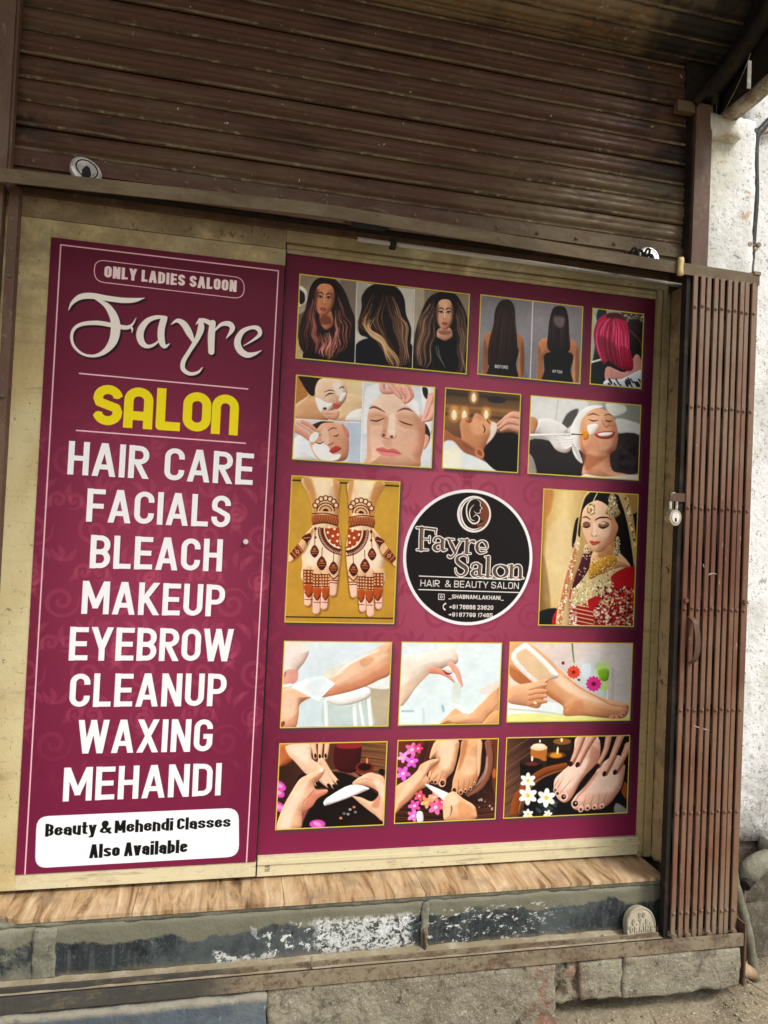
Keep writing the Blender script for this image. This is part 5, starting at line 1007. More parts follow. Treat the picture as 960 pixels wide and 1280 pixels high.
def slab(name, x0, x1, y0, y1, z0, z1, m, parent=None, amp=.004, sc=14, step=.02, seed=0, edge=0.0, jag=0):
    """rough masonry block: subdivided box whose skin is displaced by noise, corners worn"""
    bm = bmesh.new()
    nx, ny, nz = max(1, int((x1-x0)/step)), max(1, int((y1-y0)/step)), max(1, int((z1-z0)/step))
    V = {}
    def v(i, j, k):
        key = (i, j, k)
        if key not in V:
            p = Vector((x0+(x1-x0)*i/nx, y0+(y1-y0)*j/ny, z0+(z1-z0)*k/nz))
            q = p*sc+Vector((seed*7.3, seed*3.1, seed*5.7))
            ends = (i in (0, nx))+(j in (0, ny))+(k in (0, nz))
            d = Vector((noise.noise(q), noise.noise(q+Vector((31, 0, 0))), noise.noise(q+Vector((0, 47, 0)))))*amp
            c = Vector(((x0+x1)/2, (y0+y1)/2, (z0+z1)/2))
            if ends >= 2:
                w = edge*(.4+abs(noise.noise(q*.7)))
                if i in (0, nx): d.x += (1 if i == 0 else -1)*w
                if j in (0, ny): d.y += (1 if j == 0 else -1)*w
                if k in (0, nz): d.z += (1 if k == 0 else -1)*w
            d += Vector((noise.noise(q*2.9), noise.noise(q*3.1+Vector((11, 0, 0))), noise.noise(q*2.7+Vector((0, 17, 0)))))*amp*.45+Vector((noise.noise(q*7), noise.noise(q*7.3+Vector((5, 0, 0))), noise.noise(q*6.7)))*amp*.2
            if jag and k == 0: d.z += jag*(.2+max(0, noise.noise(q*1.7)+.35*noise.noise(q*5)))
            V[key] = bm.verts.new(p+d)
        return V[key]
    for i in range(nx):
        for k in range(nz): bm.faces.new((v(i, 0, k), v(i+1, 0, k), v(i+1, 0, k+1), v(i, 0, k+1))); bm.faces.new((v(i, ny, k), v(i, ny, k+1), v(i+1, ny, k+1), v(i+1, ny, k)))
    for i in range(nx):
        for j in range(ny): bm.faces.new((v(i, j, 0), v(i, j+1, 0), v(i+1, j+1, 0), v(i+1, j, 0))); bm.faces.new((v(i, j, nz), v(i+1, j, nz), v(i+1, j+1, nz), v(i, j+1, nz)))
    for j in range(ny):
        for k in range(nz): bm.faces.new((v(0, j, k), v(0, j, k+1), v(0, j+1, k+1), v(0, j+1, k))); bm.faces.new((v(nx, j, k), v(nx, j+1, k), v(nx, j+1, k+1), v(nx, j, k+1)))
    return link(name, bm, m, parent, smooth=True)

# ------------------------------------------------------------------ materials
def rgb(c):
    if isinstance(c, str):
        v = [int(c[i:i+2], 16)/255 for i in (0, 2, 4)]
        c = [x/12.92 if x < .04045 else ((x+.055)/1.055)**2.4 for x in v]
    return (c[0], c[1], c[2], 1)
def M(name, base, layers=(), rough=.7, metal=0, bump=(), spec=.22, coat=0):
    """layers: (scale xyz, detail, lo, hi, colour, amount[, 'z', z0, z1]) mixed over the base by world-space noise;
    bump: (scale xyz, distance, detail)"""
    m = bpy.data.materials.new(name); m.use_nodes = True; nt = m.node_tree; nd, lk = nt.nodes, nt.links
    bs = nd['Principled BSDF']; geo = nd.new('ShaderNodeNewGeometry')
    def scaled(s, off=0):
        mp = nd.new('ShaderNodeMapping'); mp.inputs['Scale'].default_value = s; mp.inputs['Location'].default_value = (off*3.7, off*1.9, off*5.3)
        lk.new(geo.outputs['Position'], mp.inputs['Vector']); return mp.outputs[0]
    def nz(s, det, off=0, ro=.6, dist=0):
        n = nd.new('ShaderNodeTexNoise'); n.inputs['Scale'].default_value = 1; n.inputs['Detail'].default_value = det; n.inputs['Roughness'].default_value = ro; n.inputs['Distortion'].default_value = dist
        lk.new(scaled(s, off), n.inputs['Vector']); return n.outputs['Fac']
    def rng_(v, a, b, o0=0, o1=1):
        r = nd.new('ShaderNodeMapRange'); r.interpolation_type = 'SMOOTHSTEP'
        for k, x in zip(('From Min', 'From Max', 'To Min', 'To Max'), (a, b, o0, o1)): r.inputs[k].default_value = x
        lk.new(v, r.inputs['Value']); return r.outputs[0]
    def mul(a, b):
        q = nd.new('ShaderNodeMath'); q.operation = 'MULTIPLY'; lk.new(a, q.inputs[0])
        if hasattr(b, 'links'): lk.new(b, q.inputs[1])
        else: q.inputs[1].default_value = b
        return q.outputs[0]
    cur = None
    rgbn = nd.new('ShaderNodeRGB'); rgbn.outputs[0].default_value = rgb(base); cur = rgbn.outputs[0]
    rsum = None
    for i, L in enumerate(layers):
        s, det, lo, hi, c, amt = L[:6]
        s = (s, s, s) if not isinstance(s, (tuple, list)) else s
        f = rng_(nz(s, det, i+1, .72, .3), lo, hi, 0, amt)
        if len(L) > 6:
            ax, a0, a1 = L[6:9]; sp = nd.new('ShaderNodeSeparateXYZ'); lk.new(geo.outputs['Position'], sp.inputs[0]); v = sp.outputs['XYZ'.index(ax.upper())]
            if len(L) > 9:   # ragged border
                ad = nd.new('ShaderNodeMath'); ad.operation = 'MULTIPLY_ADD'; lk.new(nz((L[9][0],)*3, 5, i+9), ad.inputs[0]); ad.inputs[1].default_value = L[9][1]; lk.new(v, ad.inputs[2]); v = ad.outputs[0]
            f = mul(f, rng_(v, a0, a1))
            if len(L) > 12:
                v2 = sp.outputs['XYZ'.index(L[10].upper())]; f = mul(f, rng_(v2, L[11], L[12]))
            if len(L) > 15:
                v3 = sp.outputs['XYZ'.index(L[13].upper())]; f = mul(f, rng_(v3, L[14], L[15]))
        mx = nd.new('ShaderNodeMix'); mx.data_type = 'RGBA'; lk.new(f, mx.inputs['Factor']); lk.new(cur, mx.inputs['A']); mx.inputs['B'].default_value = rgb(c); cur = mx.outputs['Result']
    lk.new(cur, bs.inputs['Base Color'])
    bs.inputs['Roughness'].default_value = rough; bs.inputs['Metallic'].default_value = metal; bs.inputs['Specular IOR Level'].default_value = spec
    if not metal or rough < .5:
        lk.new(rng_(nz((30, 30, 30), 3, 20), .3, .7, max(0, rough-.12), min(1, rough+.12)), bs.inputs['Roughness'])
    prev = None
    for j, (s, dist, det) in enumerate(bump):
        s = (s, s, s) if not isinstance(s, (tuple, list)) else s
        b = nd.new('ShaderNodeBump'); b.inputs['Strength'].default_value = 1; b.inputs['Distance'].default_value = dist
        lk.new(nz(s, det, 40+j), b.inputs['Height'])
        if prev: lk.new(prev, b.inputs['Normal'])
        prev = b.outputs[0]
    if prev: lk.new(prev, bs.inputs['Normal'])
    return m
def print_mat(name, cv, gain=1.0, rough=.5):
    h, w = cv.A.shape[:2]
    im = bpy.data.images.new(name, w, h, alpha=False, float_buffer=False)
    buf = np.ones((h, w, 4), np.float32); buf[..., :3] = np.clip(cv.A*gain, 0, 1)
    im.pixels.foreach_set(buf.ravel()); im.update(); im.pack()
    m = bpy.data.materials.new(name); m.use_nodes = True; nt = m.node_tree; bs = nt.nodes['Principled BSDF']
    tx = nt.nodes.new('ShaderNodeTexImage'); tx.image = im; tx.extension = 'EXTEND'
    nt.links.new(tx.outputs[0], bs.inputs['Base Color']); bs.inputs['Roughness'].default_value = rough; bs.inputs['Specular IOR Level'].default_value = .17
    g = nt.nodes.new('ShaderNodeNewGeometry'); n = nt.nodes.new('ShaderNodeTexNoise'); n.inputs['Scale'].default_value = 5; n.inputs['Detail'].default_value = 4
    b = nt.nodes.new('ShaderNodeBump'); b.inputs['Distance'].default_value = .004; b.inputs['Strength'].default_value = .35
    nt.links.new(g.outputs['Position'], n.inputs['Vector']); nt.links.new(n.outputs['Fac'], b.inputs['Height']); nt.links.new(b.outputs[0], bs.inputs['Normal'])
    return m

DUST = (.30, .26, .19)
m_shut = M('brown_shutter_paint', (.078, .034, .020), [((3, 3, 30), 5, .44, .66, (.105, .064, .036), .75), ((.9, 1, 2.2), 4, .5, .68, (.115, .085, .045), .7), ((2, 2, 9), 5, .56, .72, (.022, .013, .010), .7),
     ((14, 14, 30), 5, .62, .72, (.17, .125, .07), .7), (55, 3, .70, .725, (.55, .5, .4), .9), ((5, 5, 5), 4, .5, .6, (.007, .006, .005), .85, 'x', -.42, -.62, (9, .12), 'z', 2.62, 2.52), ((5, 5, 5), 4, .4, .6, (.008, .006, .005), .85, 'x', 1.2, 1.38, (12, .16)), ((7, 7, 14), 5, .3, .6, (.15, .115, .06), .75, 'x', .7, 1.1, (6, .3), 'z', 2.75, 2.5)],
     rough=.5, bump=((40, .0018, 5), (9, .006, 4)), spec=.2)
m_bead = M('dusty_lath_edge', (.15, .115, .065), [((4, 4, 30), 5, .42, .6, (.05, .03, .018), .9), (40, 4, .55, .65, (.26, .21, .13), .7)], rough=.7)
m_coil = M('rusted_beige_steel', (.20, .145, .08), [((3, 3, 9), 5, .45, .65, (.07, .045, .027), .8), ((18, 18, 26), 7, .54, .64, (.24, .10, .035), .8), ((40, 40, 40), 4, .6, .68, (.42, .35, .25), .6), ((4, 4, 4), 4, .2, .55, (.02, .018, .016), .95, 'x', 1.24, 1.34, (8, .16))],
     rough=.7, bump=((60, .002, 5), (9, .003, 3)))
m_rail = M('dusty_brown_steel', (.115, .08, .045), [((4, 4, 12), 5, .4, .65, (.18, .14, .08), .8), (30, 4, .6, .72, (.08, .04, .03), .7)], rough=.6, bump=((50, .001, 4),))
m_gate = M('brown_gate_paint', (.17, .070, .042), [((6, 6, 2.5), 5, .4, .66, (.22, .14, .09), .75), ((9, 9, 3), 5, .25, .6, (.23, .165, .115), .8, 'z', 1.5, 2.2, (3, .4)), ((2, 2, 1.4), 3, .5, .7, (.10, .043, .028), .7), ((60, 60, 14), 4, .63, .70, (.4, .3, .22), .6), ((90, 90, 12), 3, .73, .76, (.75, .72, .66), .8), ((5, 5, 3), 4, .3, .6, (.26, .22, .15), .8, 'z', .55, .22, (4, .2))], rough=.5, bump=((60, .0009, 4),))
m_dark = M('dark_parts_gap_shade', (.018, .014, .011), [(8, 4, .5, .7, (.05, .035, .025), .8)], rough=.8)  # near-black for dark parts; also stands for shade inside gaps
m_post = M('brown_post_paint', (.105, .058, .038), [((7, 7, 2), 5, .4, .65, (.15, .098, .066), .8), ((60, 60, 30), 4, .58, .66, (.2, .15, .11), .6), (24, 4, .62, .7, (.08, .04, .03), .6)], rough=.55, bump=((50, .001, 4),))
m_cream = M('grimy_shaded_cream_paint', (.58, .46, .225), [((3, 3, 22), 6, .54, .66, (.33, .25, .12), .7), ((24, 24, 24), 6, .60, .67, (.24, .18, .09), .8), ((5, 5, 2), 6, .45, .66, (.42, .32, .15), .85), ((2, 2, 1.2), 3, .45, .62, (.72, .64, .38), .7), ((60, 60, 60), 4, .62, .69, (.2, .15, .08), .8), ((140, 140, 50), 4, .66, .69, (.1, .08, .05), .8), ((9, 9, 30), 4, .6, .7, (.36, .3, .2), .6), ((7, 7, 7), 5, .25, .6, (.2, .15, .085), .7, 'z', 2.0, 2.42, (3, .5)), ((9, 9, 9), 5, .5, .62, (.09, .07, .05), .7, 'z', .47, .38, (20, .05))],
     rough=.55, bump=((45, .0012, 5), (140, .0005, 3)))  # grime and scratches, plus shade painted in towards the top of the frame
m_creamlow = M('cream_rail_paint', (.66, .59, .38), [((6, 6, 60), 6, .56, .66, (.36, .3, .19), .8), ((12, 12, 12), 5, .5, .68, (.5, .44, .28), .7), (90, 4, .66, .72, (.22, .19, .14), .8), ((20, 20, 90), 4, .63, .7, (.3, .26, .18), .7)], rough=.6, bump=((60, .001, 5),))
m_jamb = M('flaking_jamb_plaster', (.47, .36, .2), [((9, 9, 9), 5, .45, .65, (.3, .22, .12), .8), ((40, 40, 25), 5, .58, .66, (.05, .04, .03), .9), (120, 3, .66, .7, (.7, .6, .42), .7), ((8, 8, 8), 5, .25, .6, (.16, .12, .07), .7, 'z', 1.9, 2.4, (3, .5))], rough=.85, bump=((30, .005, 6), (120, .0015, 3)))
m_wall = M('rough_whitewashed_plaster', (.78, .79, .78), [((2.2, 2.2, 1.6), 5, .5, .62, (.55, .55, .5), .75), ((6, 6, 4), 6, .54, .72, (.66, .66, .61), .7), ((34, 34, 34), 6, .60, .64, (.30, .30, .28), .75), ((75, 75, 75), 5, .58, .63, (.2, .2, .19), .85), ((26, 26, 26), 4, .68, .71, (.3, .27, .2), .8), ((10, 10, 10), 5, .3, .58, (.5, .48, .36), .85, 'z', 2.6, 2.95, (6, .35), 'x', 1.64, 1.55), ((14, 14, 14), 5, .3, .6, (.22, .21, .18), .92, 'z', 1.0, .45, (5, .3)), ((35, 35, 35), 4, .55, .62, (.14, .13, .12), .7, 'z', 1.1, .5, (5, .2)), ((8, 8, 8), 4, .62, .66, (.5, .34, .2), .8, 'x', 1.72, 1.62)],
     rough=.9, bump=((16, .005, 6), (60, .0035, 5)))
m_stone = M('dark_foundation_stone', (.09, .075, .056), [(10, 6, .48, .66, (.17, .155, .12), .8), (120, 4, .56, .64, (.24, .22, .18), .6), (40, 5, .58, .66, (.06, .05, .045), .8)], rough=.9, bump=((18, .008, 6), (80, .002, 4)))
m_slate = M('painted_dark_stone', (.028, .034, .036), [((150, 150, 120), 4, .58, .66, (.16, .17, .165), .7), ((4, 4, 4), 6, .44, .64, (.085, .10, .10), .85), ((60, 30, 7), 6, .5, .66, (.095, .105, .10), .7), (14, 6, .56, .66, (.012, .014, .015), .8), (26, 5, .64, .7, (.32, .33, .31), .7),
     ((12, 12, 18), 5, .08, .4, (.17, .165, .115), .97, 'z', .347, .357, (7, .12)), ((80, 80, 95), 8, .455, .52, (.66, .67, .64), .85, 'x', .40, .46, (16, .28), 'x', .570, .545, 'z', .314, .294), ((30, 30, 30), 8, .56, .59, (.70, .71, .68), .9, 'x', .12, .22, (9, .12), 'x', .585, .56, 'z', .312, .29), ((95, 95, 110), 6, .44, .53, (.70, .71, .68), .9, 'z', .302, .290, (15, .13), 'x', -.02, .0, 'x', .165, .14), ((44, 44, 80), 10, .565, .60, (.70, .71, .68), .85, 'x', .58, .66, (4, .12), 'x', 1.12, .9, 'z', .318, .30),
     ((8, 8, 8), 5, .3, .5, (.25, .21, .15), .8, 'z', .232, .205, (25, .02)), ((16, 16, 16), 5, .4, .6, (.24, .23, .17), .8, 'x', -.36, -.5, (8, .1))], rough=.62, bump=((26, .004, 6), (90, .0015, 4)))
m_cem = M('olive_cement_smear', (.17, .165, .12), [((140, 140, 140), 4, .56, .64, (.3, .29, .23), .7), (9, 5, .45, .65, (.28, .27, .21), .8), (34, 5, .6, .68, (.09, .09, .075), .8)], rough=.9, bump=((24, .005, 6), (90, .002, 4)))
m_conc = M('weathered_concrete', (.215, .19, .135), [((170, 170, 170), 4, .52, .62, (.38, .35, .27), .7), ((120, 120, 120), 4, .58, .66, (.07, .06, .045), .8), ((5, 5, 7), 6, .42, .66, (.32, .295, .22), .8), ((12, 12, 12), 6, .52, .66, (.115, .095, .068), .85), (60, 5, .58, .66, (.45, .42, .34), .75), (26, 6, .6, .66, (.05, .043, .032), .8), ((12, 12, 12), 5, .45, .6, (.25, .09, .06), .65, 'x', .93, .98, (6, .1), 'x', 1.1, 1.03)], rough=.92, bump=((14, .012, 7), (70, .006, 6)))
m_blue = M('blue_black_stone', (.085, .105, .125), [(6, 5, .45, .66, (.15, .17, .18), .8), ((20, 20, 50), 5, .2, .5, (.3, .27, .2), .8, 'z', .155, .17, (20, .01)), (40, 4, .64, .7, (.4, .4, .37), .6)], rough=.75, bump=((22, .006, 6), (90, .002, 4)))
m_ledge = M('dusty_ledge_cement', (.29, .24, .155), [(8, 5, .45, .65, (.44, .39, .29), .8), (50, 4, .6, .68, (.16, .12, .09), .7)], rough=.9, bump=((40, .003, 5),))
m_strip = M('muddy_rust_steel', (.14, .098, .064), [((9, 9, 16), 7, .38, .56, (.25, .21, .14), .85), ((40, 40, 50), 5, .52, .62, (.085, .042, .026), .7), ((150, 150, 150), 4, .55, .65, (.3, .26, .19), .6), (45, 4, .6, .68, (.11, .045, .03), .7), (80, 4, .7, .73, (.55, .5, .42), .7), ((6, 6, 20), 5, .2, .5, (.05, .05, .046), .92, 'x', .16, .0, (7, .12))], rough=.7, bump=((50, .002, 5),))
m_ground = M('dusty_ground', (.225, .183, .12), [((150, 150, 150), 4, .54, .62, (.45, .40, .3), .7), ((110, 110, 110), 4, .58, .65, (.09, .07, .045), .8), (3, 5, .42, .66, (.42, .36, .26), .8), (16, 5, .5, .66, (.23, .185, .125), .8), (70, 5, .6, .67, (.52, .46, .36), .8), (45, 4, .66, .7, (.13, .10, .07), .8)], rough=.95, bump=((10, .012, 6), (60, .006, 6)))
m_chrome = M('scratched_lock_steel', (.80, .79, .75), [(60, 4, .55, .7, (.35, .32, .28), .8)], rough=.3, metal=.55, spec=.6)
m_brass = M('worn_padlock_steel', (.42, .38, .29), [(40, 4, .5, .68, (.3, .25, .17), .8)], rough=.35, metal=.5, spec=.5)
m_tube = M('white_plastic_pipe', (.5, .49, .46), [((4, 4, 4), 3, .1, .4, (.2, .18, .15), .8, 'x', .85, 1.0), (12, 4, .5, .7, (.5, .48, .43), .7)], rough=.5)
m_black = M('black_rubber_pipe', (.035, .035, .036), [(16, 4, .5, .65, (.13, .13, .13), .7)], rough=.5)
m_gpipe = M('mossy_grey_pipe', (.14, .135, .095), [(14, 5, .42, .62, (.23, .22, .165), .8), (50, 4, .6, .68, (.14, .12, .09), .7)], rough=.8, bump=((50, .002, 4),))
m_terra = M('terracotta_stub', (.33, .2, .12), [(12, 4, .4, .65, (.42, .32, .22), .8), (50, 4, .6, .68, (.15, .1, .07), .7)], rough=.85, bump=((50, .002, 4),))
m_plaque = M('cast_cement_plaque', (.36, .325, .235), [(30, 4, .45, .65, (.47, .43, .33), .8), (70, 4, .6, .68, (.18, .15, .11), .8)], rough=.9, bump=((90, .0015, 4),))
m_plast = M('stained_soffit_plaster', (.42, .37, .28), [(14, 7, .42, .58, (.2, .145, .09), .85), (70, 5, .56, .62, (.62, .58, .5), .7), (40, 4, .6, .66, (.08, .06, .05), .8)], rough=.9, bump=((30, .004, 5),))
m_wood = M('split_bamboo', (.62, .5, .24), [((30, 30, 6), 4, .5, .65, (.4, .29, .12), .8)], rough=.6)
def tile_mat():
    m = bpy.data.materials.new('wood_look_tile'); m.use_nodes = True; nt = m.node_tree; nd, lk = nt.nodes, nt.links; bs = nd['Principled BSDF']
    geo = nd.new('ShaderNodeNewGeometry'); mp = nd.new('ShaderNodeMapping'); mp.inputs['Scale'].default_value = (26, 3.4, 4); mp.inputs['Rotation'].default_value = (0, 0, .12)
    lk.new(geo.outputs['Position'], mp.inputs[0])
    n = nd.new('ShaderNodeTexNoise'); n.inputs['Scale'].default_value = 1; n.inputs['Detail'].default_value = 10; n.inputs['Roughness'].default_value = .68; n.inputs['Distortion'].default_value = 1.3; lk.new(mp.outputs[0], n.inputs['Vector'])
    r = nd.new('ShaderNodeValToRGB'); e = r.color_ramp.elements; e[0].position = .33; e[0].color = rgb((.10, .055, .025)); e[1].position = .70; e[1].color = rgb((.78, .62, .36))
    for p, c in ((.41, (.27, .16, .075)), (.48, (.46, .30, .155)), (.56, (.53, .38, .23)), (.63, (.66, .50, .31))): x = r.color_ramp.elements.new(p); x.color = rgb(c)
    lk.new(n.outputs['Fac'], r.inputs[0])
    n2 = nd.new('ShaderNodeTexNoise'); n2.inputs['Scale'].default_value = 14; n2.inputs['Detail'].default_value = 5; lk.new(geo.outputs['Position'], n2.inputs['Vector'])
    r2 = nd.new('ShaderNodeMapRange'); r2.inputs['From Min'].default_value = .5; r2.inputs['From Max'].default_value = .72; r2.inputs['To Max'].default_value = .75; lk.new(n2.outputs['Fac'], r2.inputs[0])
    mx = nd.new('ShaderNodeMix'); mx.data_type = 'RGBA'; lk.new(r2.outputs[0], mx.inputs['Factor']); lk.new(r.outputs[0], mx.inputs['A']); mx.inputs['B'].default_value = rgb((.27, .20, .13))
    lk.new(mx.outputs['Result'], bs.inputs['Base Color']); bs.inputs['Roughness'].default_value = .45
    b = nd.new('ShaderNodeBump'); b.inputs['Distance'].default_value = .0008; lk.new(n.outputs['Fac'], b.inputs['Height']); lk.new(b.outputs[0], bs.inputs['Normal'])
    return m
m_tile = tile_mat()

# ------------------------------------------------------------------ ground
def ground():
    def axis(a, b, n, far): 
        c = list(np.linspace(a, b, n)); lo = [a-2**k*.15 for k in range(1, 9)][::-1]; hi = [b+2**k*.15 for k in range(1, 9)]
        return [v for v in lo]+c+[v for v in hi]
    xs = axis(.3, 2.3, 110, 30); ys = axis(-.9, .1, 60, 30); vs = []; fs = []
    for y in ys:
        for x in xs:
            q = Vector((x, y, 0)); near = 1 if (.2 < x < 2.4 and -1 < y < .2) else .3
            z = (noise.noise(q*5)*.012+noise.noise(q*19)*.005+noise.noise(q*55)*.0025)*near
            z += .022*math.exp(-((y+.16)/.09)**2)*(1 if x > 1.55 else 0)
            vs.append((x, y, z))
    n = len(xs)
    for j in range(len(ys)-1):
        for i in range(n-1): fs.append((j*n+i, j*n+i+1, (j+1)*n+i+1, (j+1)*n+i))
    tag(mk('ground', vs, fs, m_ground, smooth=True), kind='structure')
ground()

# ------------------------------------------------------------------ shop building: wall, foundation, canopy
def wall_sheet(name, x0, x1, z0, z1, y, m, amp, seed, parent=None, depth=.3, step=.022):
    return slab(name, x0, x1, y, y+depth, z0, z1, m, parent, amp=amp, sc=9, step=step, seed=seed, edge=.004)
wl = thing('plaster_wall', 'rough whitewashed wall with a projecting pier right of the folding gate', 'wall')
wall_sheet('pier', 1.472, 1.668, 2.30, 2.90, -.125, m_wall, .005, 1, wl, .2, .024)
wall_sheet('pier', 1.605, 1.669, .40, 2.296, -.125, m_wall, .005, 8, wl, .2, .024)
box('recess_shade_box', 1.479, 1.60, -.03, .13, .36, 2.2975, m_dark, wl, 0)  # dark box put in as the shade of the void behind the gate
wall_sheet('wall_face', 1.66, 3.2, .42, 5.2, -.07, m_wall, .007, 2, wl, .2, .05)
slab('pier_cap', 1.462, 1.585, -.155, -.02, 2.80, 2.875, m_wall, wl, amp=.006, sc=20, step=.02, seed=4, edge=.004)
ft = thing('stone_foundation', 'dark rough stone footing below the whitewashed wall', 'foundation')
for k, (a, b, c, d) in enumerate(((1.46, 1.71, .0, .19), (1.718, 2.02, .0, .20), (2.03, 2.6, .0, .21), (1.46, 1.63, .198, .41), (1.638, 1.90, .205, .43), (1.91, 2.6, .215, .42))):
    slab('stone', a, b, -.05-.012*(k % 2), .12, c-.02, d, m_stone, ft, amp=.014, sc=11, step=.018, seed=20+k, edge=.008)
bk = box('light_block_wall', -2.6, 1.5, .14, .3, 0, 5.2, m_dark, bevel=0); tag(bk, 'unseen dark wall added behind the doors to block light', 'wall')  # unseen, added only to keep light out behind the doors
lw = slab('side_wall', -2.6, -.86, -.14, .1, .0, 5.0, m_wall, None, amp=.01, sc=7, step=.09, seed=9); tag(lw, 'plastered wall left of the shopfront beyond the brown channel', 'wall')
# concrete beam that carries the lean-to, seen from below at top right
cb = thing('roof_beam', 'dark sided beam with stained pale underside at the top right', 'beam')
slab('beam_body', 1.515, 1.560, -1.5, -.12, 2.885, 3.06, m_dark, cb, amp=.006, sc=9, step=.05, seed=12)
slab('beam_soffit', 1.512, 1.562, -1.5, -.12, 2.862, 2.884, m_plast, cb, amp=.004, sc=20, step=.03, seed=13)
lt = thing('awning', 'brown sheet metal awning projecting over the shopfront', 'awning')
bm = bmesh.new()
nX = 150
for j in range(2):
    pass
xs_ = [-1.9+3.46*i/nX for i in range(nX+1)]
A = [bm.verts.new((x, -1.45, 3.50+.012*math.sin(x*60))) for x in xs_]; B = [bm.verts.new((x, -.02, 3.78+.012*math.sin(x*60))) for x in xs_]
for i in range(nX): bm.faces.new((A[i], A[i+1], B[i+1], B[i]))
o = link('sheet', bm, m_rail, lt); md = o.modifiers.new('s', 'SOLIDIFY'); md.thickness = .002
for x in (-1.6, -.3, 1.0): box('rafter', x, x+.05, -1.42, -.02, 3.42, 3.47, m_rail, lt)
box('lintel', -1.9, 1.50, -.06, .13, 3.06, 3.9, m_dark, lt, bevel=0) if False else None
lin = box('lintel', -2.2, 1.47, -.045, .13, 2.96, 4.2, m_dark, None, .002); tag(lin, 'dark recessed lintel behind the rolled up shutter coil', 'lintel')

# ------------------------------------------------------------------ rolling shutter
sh = thing('rolling_shutter', 'brown corrugated rolling shutter, half raised over the salon doors', 'shutter')
PITCH = .0665; Z0 = 2.372
def slat_profile():
    """(offset towards viewer, height) over one lath"""
    pr = [(.0, .0), (.0055, .0015), (.0085, .0055), (.0065, .0100), (.0005, .0125), (.0015, .0165)]
    for k in range(1, 13): t = k/12; pr.append((.0012+.0105*math.sin(math.pi*(.08+.9*t))**.6-.0042*math.exp(-((t-.46)/.1)**2), .0165+t*(PITCH-.0165-.001)))
    pr[-1] = (.001, PITCH-.0003)
    return pr
def slat_mesh(name, x0, x1, mapf, m, wob=.0, seed=0):
    pr = slat_profile(); n = 40; vs = []; fs = []
    for i in range(n+1):
        x = x0+(x1-x0)*i/n
        for (o_, h) in pr:
            w = noise.noise(Vector((x*3, h*8, seed)))*wob
            y, z = mapf(o_+w, h); vs.append((x, y, z))
    k = len(pr)
    for i in range(n):
        for j in range(k-1): fs.append((i*k+j, (i+1)*k+j, (i+1)*k+j+1, i*k+j+1))
    o = mk(name, vs, fs, m, smooth=True); o.data.materials.append(m_bead)
    o.data.polygons.foreach_set('material_index', [1 if (i % (k-1)) in (1, 2) else 0 for i in range(len(fs))]); return o
s0 = slat_mesh('slat', -.72, 1.408, lambda o_, h: (-o_, h), m_shut, .003, 1)
s1 = slat_mesh('slat', -.72, 1.408, lambda o_, h: (-o_, h), m_shut, .003, 5)
meshes = [s0.data, s1.data]; bpy.data.objects.remove(s0); bpy.data.objects.remove(s1)
for k in range(1, 11):
    o = bpy.data.objects.new('slat', meshes[k % 2]); COL.objects.link(o); o.parent = sh; o.location = (0, -.10+.003*math.sin(k*2.1), Z0+PITCH*k+.004)
bm = bmesh.new(); bxx(bm, -.72, 1.408, -.104, -.098, Z0-.012, Z0+PITCH+.004); link('bottom_plate', bm, m_shut, sh, bevel=.001)
bm = bmesh.new(); bxx(bm, -.72, 1.408, -.113, -.105, Z0+.022, Z0+.052); link('bottom_angle', bm, m_shut, sh, bevel=.0012)
box('light_stop_sheet', -.72, 1.40, -.090, -.086, Z0+.01, 3.15, m_dark, sh, 0)  # added dark sheet, stops light leaking between the slats
def stud(r, h, m, name, n=8):
    bm = bmesh.new(); cyl(bm, (0, 0, 0), (0, -h, 0), r, r*.6, n); return link(name, bm, m)
st0 = stud(.0068, .006, m_rail, 'rivet'); stl = []
for i, x in enumerate(np.arange(-.6, 1.40, .135)):
    for (dx, y, z) in ((0, -.1132, Z0+.037), (.05, -.1042, Z0+.004)):
        o = st0 if not stl else st0.copy()
        if stl: COL.objects.link(o)
        stl.append(o); o.parent = sh; o.location = (x+dx, y, z)
# the coil: laths wound on the drum
coil = thing('shutter_coil', 'rust stained beige roll of shutter laths under the awning', 'shutter roll')
CY, CZ, CR = -.12, 3.255, .19
stepa = PITCH/CR
for k in range(-2, 9):
    a0 = -math.pi/2-k*stepa
    def f(o_, h, a0=a0):
        a = a0-h/CR; return CY+math.cos(a)*(CR+o_*.8), CZ+math.sin(a)*(CR+o_*.8)
    o = slat_mesh('slat', -1.6, 1.50, f, m_coil, .003, 10+k); o.parent = coil
bm = bmesh.new(); cyl(bm, (-1.6, CY, CZ), (1.5, CY, CZ), CR-.012, n=32); link('drum', bm, m_dark, coil, smooth=False)
# bracket plate at the end of the roll
br = thing('coil_bracket', 'black steel bracket plate at the right end of the shutter roll', 'bracket')
box('gap_blocker', 1.395, 1.513, -.118, -.05, 2.88, 3.5, m_dark, br, 0)  # added dark box, plugs the bright gap beside the roll
bm = bmesh.new()
pts = [(-.02, 2.93), (-.16, 2.95), (-.34, 3.06), (-.50, 3.22), (-.52, 3.5), (-.02, 3.5)]
A = [bm.verts.new((1.503, y, z)) for y, z in pts]; B = [bm.verts.new((1.511, y, z)) for y, z in pts]
bm.faces.new(A); bm.faces.new(B[::-1])
for i in range(len(pts)): bm.faces.new((A[(i+1) % 6], A[i], B[i], B[(i+1) % 6]))
link('plate', bm, m_dark, br)
bm = bmesh.new(); tube(bm, crv([(1.46, -.135, 2.94), (1.47, -.20, 2.965), (1.49, -.33, 3.035), (1.50, -.47, 3.15), (1.50, -.56, 3.3)], 5), .028, 8); link('curved_arm', bm, m_dark, br, smooth=True)
